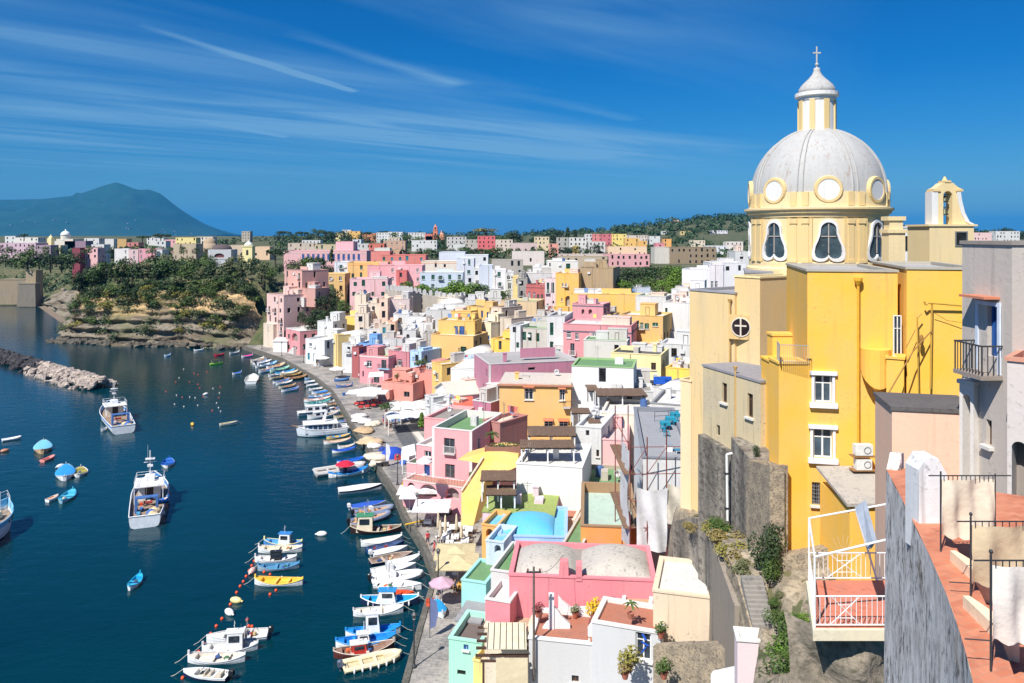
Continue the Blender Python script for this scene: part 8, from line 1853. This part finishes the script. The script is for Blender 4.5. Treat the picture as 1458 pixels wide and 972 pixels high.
r_ = root_at('garden_sculpture', at(785, 888, 53.6), 'white flowing garden chimney with a plant on top, on the tiled terrace', 'sculpture'); m = MB(); m.box(-.18, .18, -.18, .18, -.5, 2.1); m.build('stack', stucco((240, 240, 240), .1), r_); m = MB()
m.slab([(.2, -.1, 1.2), (.5, -.1, .9), (.75, -.1, .5), (1.3, -.1, .0), (1.3, -.1, -.3), (-.6, -.1, -.3), (-.3, -.1, .1), (.0, -.1, .2)], (0, .3, 0)); m.build('flowing_wall', stucco((240, 240, 240), .1), r_)
r_ = root_at('low_wall', at(797, 871, 55.6), 'low white curb rising in a curve against the raspberry wall', 'low wall'); m = MB(); m.slab([(-.1, 0, 1.2), (.25, 0, .75), (.8, 0, .3), (3.2, 0, .3), (3.2, 0, -.3), (-.1, 0, -.3)], (0, .25, 0)); m.build('curb', stucco((240, 240, 240), .1), r_); m = MB(); m.box(-.2, 3.2, -.05, -.003, -.3, .1); m.build('plinth', stucco((226, 150, 140), .3), r_)
r_ = root_at('garden_sculpture', at(848, 902, 51.8), 'low white arched plant stand at the terrace corner', 'sculpture'); m = MB(); m.slab([(-.5, 0, -.2), (-.5, 0, .3), (-.3, 0, .6), (0, 0, .75), (.35, 0, .6), (.8, 0, .7), (1.0, 0, .2), (1.0, 0, -.2)], (0, .3, 0)); m.build('stand', stucco((240, 240, 240), .1), r_); m = MB(); m.box(-.4, .3, -.5, -.003, -.35, -.2); m.build('shelf', stucco((170, 110, 80), .3), r_)
p = at(760, 905, 51.6); r_ = root_at('utility_pole', p, 'dark wooden utility pole standing between the beamed pergola and white terrace', 'utility pole'); m = MB(); m.tube((0, 0, -3), (0, 0, 4.6), .09, 8, .07); m.build('pole', wood((110, 100, 92), 'pole'), r_); m = MB(); m.box(-.5, .5, -.04, .04, 4.2, 4.3); m.build('crossarm', m_iron, r_)
for q in (-.4, .4): m = MB(); m.lathe([(.05, 4.3), (.07, 4.45), (.03, 4.5)], 8, (q, 0, 0)); m.build('insulator', paint((120, 60, 50), .4), r_)
r_ = root_at('cable', p + Vector((0, 0, 4.3)), 'thin cable sagging from the utility pole to the raspberry wall', 'cable'); m = MB(); pts = [Vector((.0, 0, 0)).lerp(Vector((2.2, 3.6, -.4)), t / 8) + Vector((0, 0, -.5 * math.sin(math.pi * t / 8))) for t in range(9)]; m.path(pts, .015, 4); m.build('wire', m_iron, r_)
m = MB(); Mt = local(td[0]); tdr = td[0]; q = Mt.inverted()
for (x0, y0), (x1, y1), w_ in (((910, 901), (917, 912), .16), ((911, 916), (921, 920), .2), ((910, 934), (917, 922), .16)):
 a_, b2 = q @ at(x0, y0, 49.6), q @ at(x1, y1, 49.6); m.slab([(a_.x, .09, a_.z), (a_.x + .12, .09, a_.z + .05), (b2.x + w_, .09, b2.z), (b2.x, .09, b2.z - .05)], (0, .02, 0))
m.build('blue_motif', paint((40, 90, 190), .5), tdr)
pts = [(652, 654), (703, 640), (738, 646), (737, 664), (690, 686), (682, 716), (674, 748), (657, 748), (657, 702), (686, 660)]
Yr = 86.5; o = at(657, 748, Yr); r_ = root_at('yellow_stair_wall', o, 'golden yellow wall stepping down in a long slope to the quay', 'wall'); m = MB(); m.slab([at(x, y, Yr + (748 - y) * .09) - o for x, y in pts], (1.2, 3.5, 0)); m.build('wall', stucco((246, 190, 80), .4), r_)
m = MB(); a_, b2 = at(657, 700, Yr + 4.2) - o, at(688, 652, Yr + 8.5) - o; m.tube(a_ + Vector((0, -.1, .1)), b2 + Vector((0, -.1, .1)), .14); m.build('coping', stucco((220, 200, 170), .5), r_)
r_ = root_at('planter', at(690, 640, 96), 'long brick planter on the wall top before the apricot house', 'planter'); m = MB(); m.box(0, 4.6, 0, .9, -.7, .3); m.build('trough', stucco((150, 100, 80), .6), r_); m = MB(); leaves(m, (2.4, .45, .5), (2.2, .4, .35), 260, .12, rnd); m.build('planting', FOL['mid'], r_)
z = at(940, 655, 66).z; Yc = 66; o = at(908, 690, 64.5); 
cf = H('white house wrapped in scaffolding, with a grey cafe terrace on its roof', (226, 226, 228), (915, 65), (988, 64.5), 652, 19, roof=(150, 152, 158), cap=(128, 132, 142), par=.35, dirt=.4, win=[(916, 712, 932, 735, 'o'), (945, 715, 985, 722, 'o')])
r_ = root_at('scaffolding', at(897, 790, 63), 'rusty scaffolding with white sheets around the cafe terrace house', 'scaffolding'); zb_ = r_.location.z; x0 = r_.location.x
posts = [(0, 0), (1.4, 0), (3.0, .1), (5.3, .2), (0, 4.5), (0, 9), (1.2, 9)]
for x, y in posts: m = MB(); m.tube((x, y, -1), (x, y, 10.2 if y else 9.6), .05, 6); m.build('upright', paint((120, 62, 56), .7), r_)
for zz in (2.2, 4.4, 6.6, 8.8):
 for (xa, ya), (xb, yb) in (((0, 0), (5.3, .2)), ((0, 0), (0, 9))): m = MB(); m.tube((xa, ya, zz), (xb, yb, zz), .035, 5); m.build('rail', paint((130, 72, 64), .7), r_)
for (xa, za), (xb, zb2) in (((0, 6.6), (1.4, 8.8)), ((1.4, 6.6), (3, 8.8)), ((0, 0), (1.4, 2.2))): m = MB(); m.tube((xa, .05, za), (xb, .05, zb2), .03, 5); m.build('brace', paint((130, 72, 64), .7), r_)
m = MB(); m.box(-.5, .5, .1, 9, 6.5, 6.58); m.build('deck', wood((130, 100, 76), 'plank'), r_); m = MB(); m.box(-.5, .5, .1, 9, 2.1, 2.18); m.build('deck', wood((130, 100, 76), 'plank'), r_)
def sheet3(x0, x1, z0, z1, y, sag, c=(222, 222, 224)):
 m = MB(); m.smooth = True; n = 14; vs = []
 for i in range(n + 1):
  for j in range(9):
   u, v_ = i / n, j / 8; vs.append((x0 + (x1 - x0) * u, y - .1 - .18 * math.sin(u * 11 + v_ * 3) * (1 - v_ * .5) - .12 * math.sin(u * 5 + v_ * 9), z0 + (z1 - z0) * v_ - sag * 4 * u * (1 - u) * v_ + (1 - v_) * sag * 2 * (1 - u) * (.5 if z0 < 1 else 0)))
 m.add(vs, [(i * 9 + j, (i + 1) * 9 + j, (i + 1) * 9 + j + 1, i * 9 + j + 1) for i in range(n) for j in range(8)]); m.build('sheet', fabric(c), r_)
sheet3(.5, 3.0, .2, 5.6, -.05, .35); sheet3(3.0, 5.3, 2.6, 5.9, .05, .4, (214, 206, 190)); 
m = MB(); m.smooth = True; vs = []
for i in range(9):
 for j in range(9): vs.append((-.08 + .12 * math.sin(i * 1.7 + j), .2 + 4.4 * i / 8, 8.6 * j / 8 - .2))
m.add(vs, [(i * 9 + j, (i + 1) * 9 + j, (i + 1) * 9 + j + 1, i * 9 + j + 1) for i in range(8) for j in range(8)]); m.build('sheet', fabric((216, 214, 214)), r_)
zf = cf[0].location.z + cf[3] - .33
for i, (px, row) in enumerate([(944, 615), (951, 608), (958, 601), (949, 621), (966, 596), (962, 606)]):
 p = onz(px, row, zf); chair(p, rnd.uniform(0, 6), (30, 140, 170), 'turquoise chair on the grey cafe terrace beside the church', 'turquoise cafe chairs')
for px, row in [(947, 611), (955, 604), (961, 598)]: p = onz(px, row, zf); table_set(px, row, zf, (40, 150, 176), 'turquoise table on the grey cafe terrace beside the church', 'turquoise cafe tables')
rails(root_at('railing', onz(932, 600, zf), 'thin iron railing at the far end of the cafe terrace', 'railing'), [(0, 0, 0), (1.5, .4, 0), (3, .8, 0), (4.4, 1.2, 0)], 1.0, (70, 70, 74))
r_ = root_at('pallet_stack', onz(952, 642, zf), 'white and grey boxes stacked at the near end of the cafe terrace', 'boxes'); m = MB(); m.box(-.3, .3, -.3, .3, 0, .4); m.build('box', m_white, r_); m = MB(); m.box(-.2, .35, -.25, .25, .403, .7); m.build('box', paint((150, 160, 170), .6), r_)
for px, row, c, lb in [(975, 645, (60, 130, 160), 'blue sun lounger leaning on the church side of the cafe terrace')]:
 r_ = root_at('sun_lounger', onz(px, row, zf), lb, 'sun lounger'); m = MB(); m.box(-.9, .5, -.3, .3, .28, .33); m.build('seat', fabric(c), r_); m = MB(); m.slab([(.5, -.3, .3), (1.0, -.3, .85), (1.03, -.3, .82), (.53, -.3, .27)], (0, .6, 0)); m.build('backrest', fabric((190, 170, 190)), r_); m = MB(); [m.box(x, x + .05, y, y + .05, 0, .28) for x in (-.8, .4) for y in (-.28, .24)]; m.build('legs', m_white, r_)
r_ = root_at('satellite_dish', at(912, 534, 127), 'white satellite dish below the pale yellow house', 'satellite dish'); m = MB(); m.smooth = True; m.lathe([(.02, 0), (.35, .06), (.6, .2)], 14, caps=False); M_ = Matrix.Rotation(R(65), 4, 'X'); m.v = [tuple(M_ @ Vector(v)) for v in m.v]; m.build('dish', paint((214, 214, 212), .4), r_); m = MB(); m.tube((0, 0, 0), (0, .1, -1.2), .04); m.build('mast', m_iron, r_)
r_ = root_at('solar_panel', at(931, 548, 121.4), 'tilted blue solar panel on the long white roof', 'solar panel'); m = MB(); m.slab([(0, 0, .1), (2.9, 0, .1), (3.1, 1.6, 1.0), (.2, 1.6, 1.0)], (0, 0, .06)); m.build('panel', glass((20, 60, 130)), r_); m = MB(); m.box(.3, .38, 1.4, 1.5, -.3, .85); m.box(2.7, 2.78, 1.4, 1.5, -.3, .85); m.build('strut', m_iron, r_)
z = 25.0; fl = [onz(*q, z) for q in ((1160, 893), (1236, 893), (1240, 826), (1152, 826))]; o = fl[0]
r_ = root_at('railed_terrace', o, 'small terracotta tiled terrace with white railings and an open white pipe frame', 'terrace'); m_tile = stucco((206, 112, 78), .5, grime=(150, 80, 60))
q4 = [(p - o) for p in fl]; q4[1].x += .6; q4[2].x += .8; m = MB(); m.prism([(p.x, p.y) for p in q4], -.02, .0); m.build('tile_floor', m_tile, r_)
m = MB(); m.prism([(q4[0].x - .1, q4[0].y - .12), (q4[1].x, q4[1].y - .12), (q4[2].x, q4[2].y), (q4[3].x - .1, q4[3].y)], -.35, -.024); m.build('slab', stucco((232, 216, 180), .4), r_)
def fence(a, b_, n, h, X=False):
 m = MB(); a, b_ = Vector((a.x, a.y, 0)), Vector((b_.x, b_.y, 0))
 for i in range(n + 1): p = a.lerp(b_, i / n); m.tube(p + Vector((0, 0, .08)), p + Vector((0, 0, h)), .012, 5)
 for zz in (.08, h): m.tube(a + Vector((0, 0, zz)), b_ + Vector((0, 0, zz)), .025, 6)
 if X:
  p, s_ = a.lerp(b_, .22), a.lerp(b_, .62)
  for u, v_ in ((.1, h), (h, .1)): m.tube(p + Vector((0, 0, u)), s_ + Vector((0, 0, v_)), .015, 5)
  m.tube(p.lerp(s_, .25) + Vector((0, 0, h * .3)), p.lerp(s_, .75) + Vector((0, 0, h * .3)), .012, 5); m.tube(p.lerp(s_, .25) + Vector((0, 0, h * .72)), p.lerp(s_, .75) + Vector((0, 0, h * .72)), .012, 5)
 m.build('railing', m_white, r_)
fence(q4[0], q4[1], 14, .95, True); fence(q4[0], q4[3], 16, .95); fence(q4[3], q4[2], 18, .95, True)
A0, A1, A2, A3 = [Vector((p.x, p.y, 0)) for p in q4]; up = Vector((0, 0, 2.15))
for a, b_ in ((A0, A0 + up), (A3, A3 + up), (A0 + up, A3 + up), (A0 + up, A1 + up * 1.25), (A3 + up, A2 + up * 1.25), (A0.lerp(A3, .0) + up, A0 + Vector((0, 0, 0))), (A3.lerp(A2, .55) + up * 1.13, A3.lerp(A2, .8))): m = MB(); m.tube(a, b_, .035, 7); m.build('frame_pipe', m_white, r_)
m = MB(); m.slab([at(1217, 722, 25.5) - o, at(1228, 714, 25.5) - o, at(1243, 772, 23.6) - o, at(1236, 783, 23.6) - o], (.14, .05, .04)); m.build('canopy', paint((150, 158, 170), .5), r_)
m = MB(); m.slab([(A2.x - .1, A2.y, -.3), (A2.x + .6, A2.y, -.3), (A2.x + .6, A2.y, 2.4), (A2.x - .1, A2.y, 2.4)], (0, .2, 0)); m.build('back_wall', stucco((228, 226, 232), .3), r_)
m = MB(); 
for q in range(9): t = math.pi * (.1 + .8 * q / 8); m.tube((A3.x + 1.3, A3.y + .3, .7), (A3.x + 1.3 + .6 * math.cos(t), A3.y + .3, .7 + .75 * math.sin(t)), .012, 4)
m.build('fan_ornament', paint((210, 180, 130), .5), r_)
m = MB(); m.smooth = True; vs = []; n = 26
for i in range(n + 1):
 for j in range(n + 1):
  u, v_ = i / n, j / n; x = o.x - .3 + 4.6 * u; zz = -.4 - 9 * v_; y = o.y + .5 + (1 - u) * .9 + 1.2 * math.sin(u * 2.6) * -.3 - 1.5 * v_ + .7 * noise.fractal((x * .8, zz * .6, 2), 1, 2, 4); vs.append((x, y, 25 + zz))
m.add(vs, [(i * (n + 1) + j, (i + 1) * (n + 1) + j, (i + 1) * (n + 1) + j + 1, i * (n + 1) + j + 1) for i in range(n) for j in range(n)]); setting(m.build('rock', rock((150, 138, 122), (116, 108, 96), (84, 80, 66), 'tuff', .8)))
m_old, nto, b = newmat('old_plaster')
g0 = noise_n(nto, 2.2, 7, stretch=(1, 1, .4), rough=.7); g1 = noise_n(nto, .9, 5); g2 = noise_n(nto, 5.5, 6, stretch=(1, 1, .55), rough=.7)
c = mixc(nto, ramp(nto, g0, .40, .60), lin((246, 238, 230)), lin((204, 194, 186))); c = mixc(nto, math_(nto, 'MULTIPLY', ramp(nto, g2, .50, .60), ramp(nto, g1, .34, .56)), c, lin((92, 88, 86))); c = mixc(nto, math_(nto, 'MULTIPLY', ramp(nto, g1, .58, .72), .6), c, lin((176, 158, 138)))
nto.links.new(c, b.inputs['Base Color']); b.inputs['Roughness'].default_value = .95; bump(nto, b, g2, .8, .04)
zt = 31.0; edge = [onz(*q, zt) for q in ((1262, 668), (1280, 702), (1300, 742), (1324, 792), (1350, 852), (1370, 912), (1386, 972), (1398, 1040))]
spl = []
for k in range(len(edge) - 1):
 p0, p1, p2, p3 = edge[max(0, k - 1)], edge[k], edge[k + 1], edge[min(len(edge) - 1, k + 2)]
 for q in range(6): t = q / 6; spl.append(.5 * ((2 * p1) + (p2 - p0) * t + (2 * p0 - 5 * p1 + 4 * p2 - p3) * t * t + (3 * p1 - p0 - 3 * p2 + p3) * t ** 3))
spl.append(edge[-1]); far_ = spl[0] + (spl[0] - spl[3]) * .6
root = root_at('curved_wall', spl[-1], 'tall weathered grey plaster wall curving along the tiled path', 'wall'); o = root.location.copy(); m = MB(); m.smooth = True; ns = len(spl); NV = 16
vs = [(p.x - o.x - .012 * (j * .7) + .03 * noise.noise((p.y, j * .7, 0)), p.y - o.y, -.75 * j) for p in spl for j in range(NV + 1)]
m.add(vs, [(i * (NV + 1) + j, (i + 1) * (NV + 1) + j, (i + 1) * (NV + 1) + j + 1, i * (NV + 1) + j + 1) for i in range(ns - 1) for j in range(NV)])
p = spl[0] - o; m.smooth = False; m.slab([(p.x, p.y, 0), (p.x, p.y, -12), (p.x + .5, p.y + .7, -12), (p.x + .5, p.y + .7, .25), (p.x + .12, p.y + .05, .42)], (.25, -.1, 0)); m.build('wall', m_old, root)
m_path, ntp, b = newmat('terracotta_tiles')
bt = N(ntp, 'ShaderNodeTexBrick'); gp = N(ntp, 'ShaderNodeNewGeometry'); mpp = N(ntp, 'ShaderNodeMapping'); mpp.inputs['Rotation'].default_value = (0, 0, R(-22)); ntp.links.new(gp.outputs['Position'], mpp.inputs[0]); ntp.links.new(mpp.outputs[0], bt.inputs['Vector'])
for k, cc in (('Color1', (206, 134, 102)), ('Color2', (190, 114, 84)), ('Mortar', (182, 130, 104))): bt.inputs[k].default_value = (*lin(cc), 1)
bt.inputs['Scale'].default_value = 1; bt.inputs['Brick Width'].default_value = .3; bt.inputs['Row Height'].default_value = .15; bt.inputs['Mortar Size'].default_value = .008
gt = noise_n(ntp, 2.5, 5); ntp.links.new(mixc(ntp, math_(ntp, 'MULTIPLY', ramp(ntp, gt, .5, .7), .5), bt.outputs['Color'], lin((150, 84, 66))), b.inputs['Base Color']); b.inputs['Roughness'].default_value = .8
m = MB()
for p, q in zip(spl, spl[1:]): m.quad((p.x, p.y, zt + .001), (q.x, q.y, zt + .001), (q.x + .62, q.y + .1, zt + .001), (p.x + .62, p.y + .1, zt + .001)); m.quad((p.x + .62, p.y + .1, zt + .001), (q.x + .62, q.y + .1, zt + .001), (q.x + .62, q.y + .1, zt - .34), (p.x + .62, p.y + .1, zt - .34))
m.quad(*[(p.x, p.y, zt - .3) for p in (spl[0] + Vector((.6, .1, 0)), spl[-1] + Vector((.6, .1, 0)), spl[-1] + Vector((7, 0, 0)), spl[0] + Vector((7, -3.5, 0)))]); setting(m.build('path', m_path))
for px, row, w_, lb in ((1386, 842, .28, 'upper cream wedge curb on the tiled path'), (1410, 918, .28, 'lower cream wedge curb on the tiled path')):
 p = onz(px, row, zt - .3); r_ = root_at('curb', p, lb, 'curb'); m = MB(); m.slab([(-.18, -.3, 0), (.12, -.5, 0), (.0, .55, 0), (-.1, .55, 0)], (0, 0, .5)); m.build('wedge', stucco((244, 214, 172), .3), r_)
p = onz(1318, 752, zt - .1); r_ = root_at('pier', (p.x + .16, p.y, zt - .6), 'white masonry pier with a sloping cap beside the canvas screens', 'pier'); m = MB(); m.slab([(-.3, 0, 0), (.28, 0, 0), (.28, 0, 1.62), (.1, 0, 1.95), (-.14, 0, 1.95), (-.3, 0, 1.7)], (0, .55, 0)); m.build('pier', stucco((238, 238, 238), .5, grime=(90, 88, 88)), r_)
def screen(px0, row0, px1, rowt, rowb, Y, lb, c, post=True, ext=0):
 a, b_ = at(px0, rowt, Y), at(px1, rowt, Y); zb = at(px0, rowb, Y).z; r_ = root_at('canvas_screen', (a.x, a.y, zb), lb, 'canvas screen'); h = a.z - zb; w_ = b_.x - a.x; m = MB(); m.smooth = True; n = 20; vs = []
 for i in range(n + 1):
  for j in range(9):
   u, v_ = i / n, j / 8; vs.append((w_ * u, .05 * math.sin(u * 19 + v_ * 2) * (.5 + .5 * (1 - v_)) + .04 * math.sin(u * 7 - v_ * 4), h * v_ + (.03 * math.sin(u * 25) - .05 * math.sin(math.pi * u)) * (1 - v_)))
 m.add(vs, [(i * 9 + j, (i + 1) * 9 + j, (i + 1) * 9 + j + 1, i * 9 + j + 1) for i in range(n) for j in range(8)]); m.build('canvas', fabric(c), r_)
 m = MB(); m.tube((-.25, .0, h + .08), (w_ + .3, 0, h + .08), .012, 7); m.tube((-.02, .0, -.5), (-.02, 0, h + .16), .016, 7); m.tube((w_, .0, -.5), (w_, 0, h + .12), .012, 7)
 if post: m.tube((-.02, 0, .02), (-.35, .05, .02), .01, 6); m.blob((-.02, 0, h + .2), (.028, .028, .035))
 m.build('rail', m_iron, r_)
 m = MB()
 for q in range(12): x = w_ * (q + .5) / 12; m.tube((x, 0, h - .01), (x, 0, h + .09), .008, 4)
 m.build('rings', m_iron, r_)
screen(1341, 0, 1417, 683, 764, 14.6, 'upper cream canvas screen hung on a rail beside the white pier', (226, 212, 190), False)
screen(1384, 0, 1500, 749, 832, 12.8, 'middle khaki canvas screen hung on black iron posts', (206, 188, 156), True, 1)
screen(1413, 0, 1530, 806, 914, 10.6, 'lowest white canvas screen nearest the bottom right corner', (232, 224, 214), True, 1)
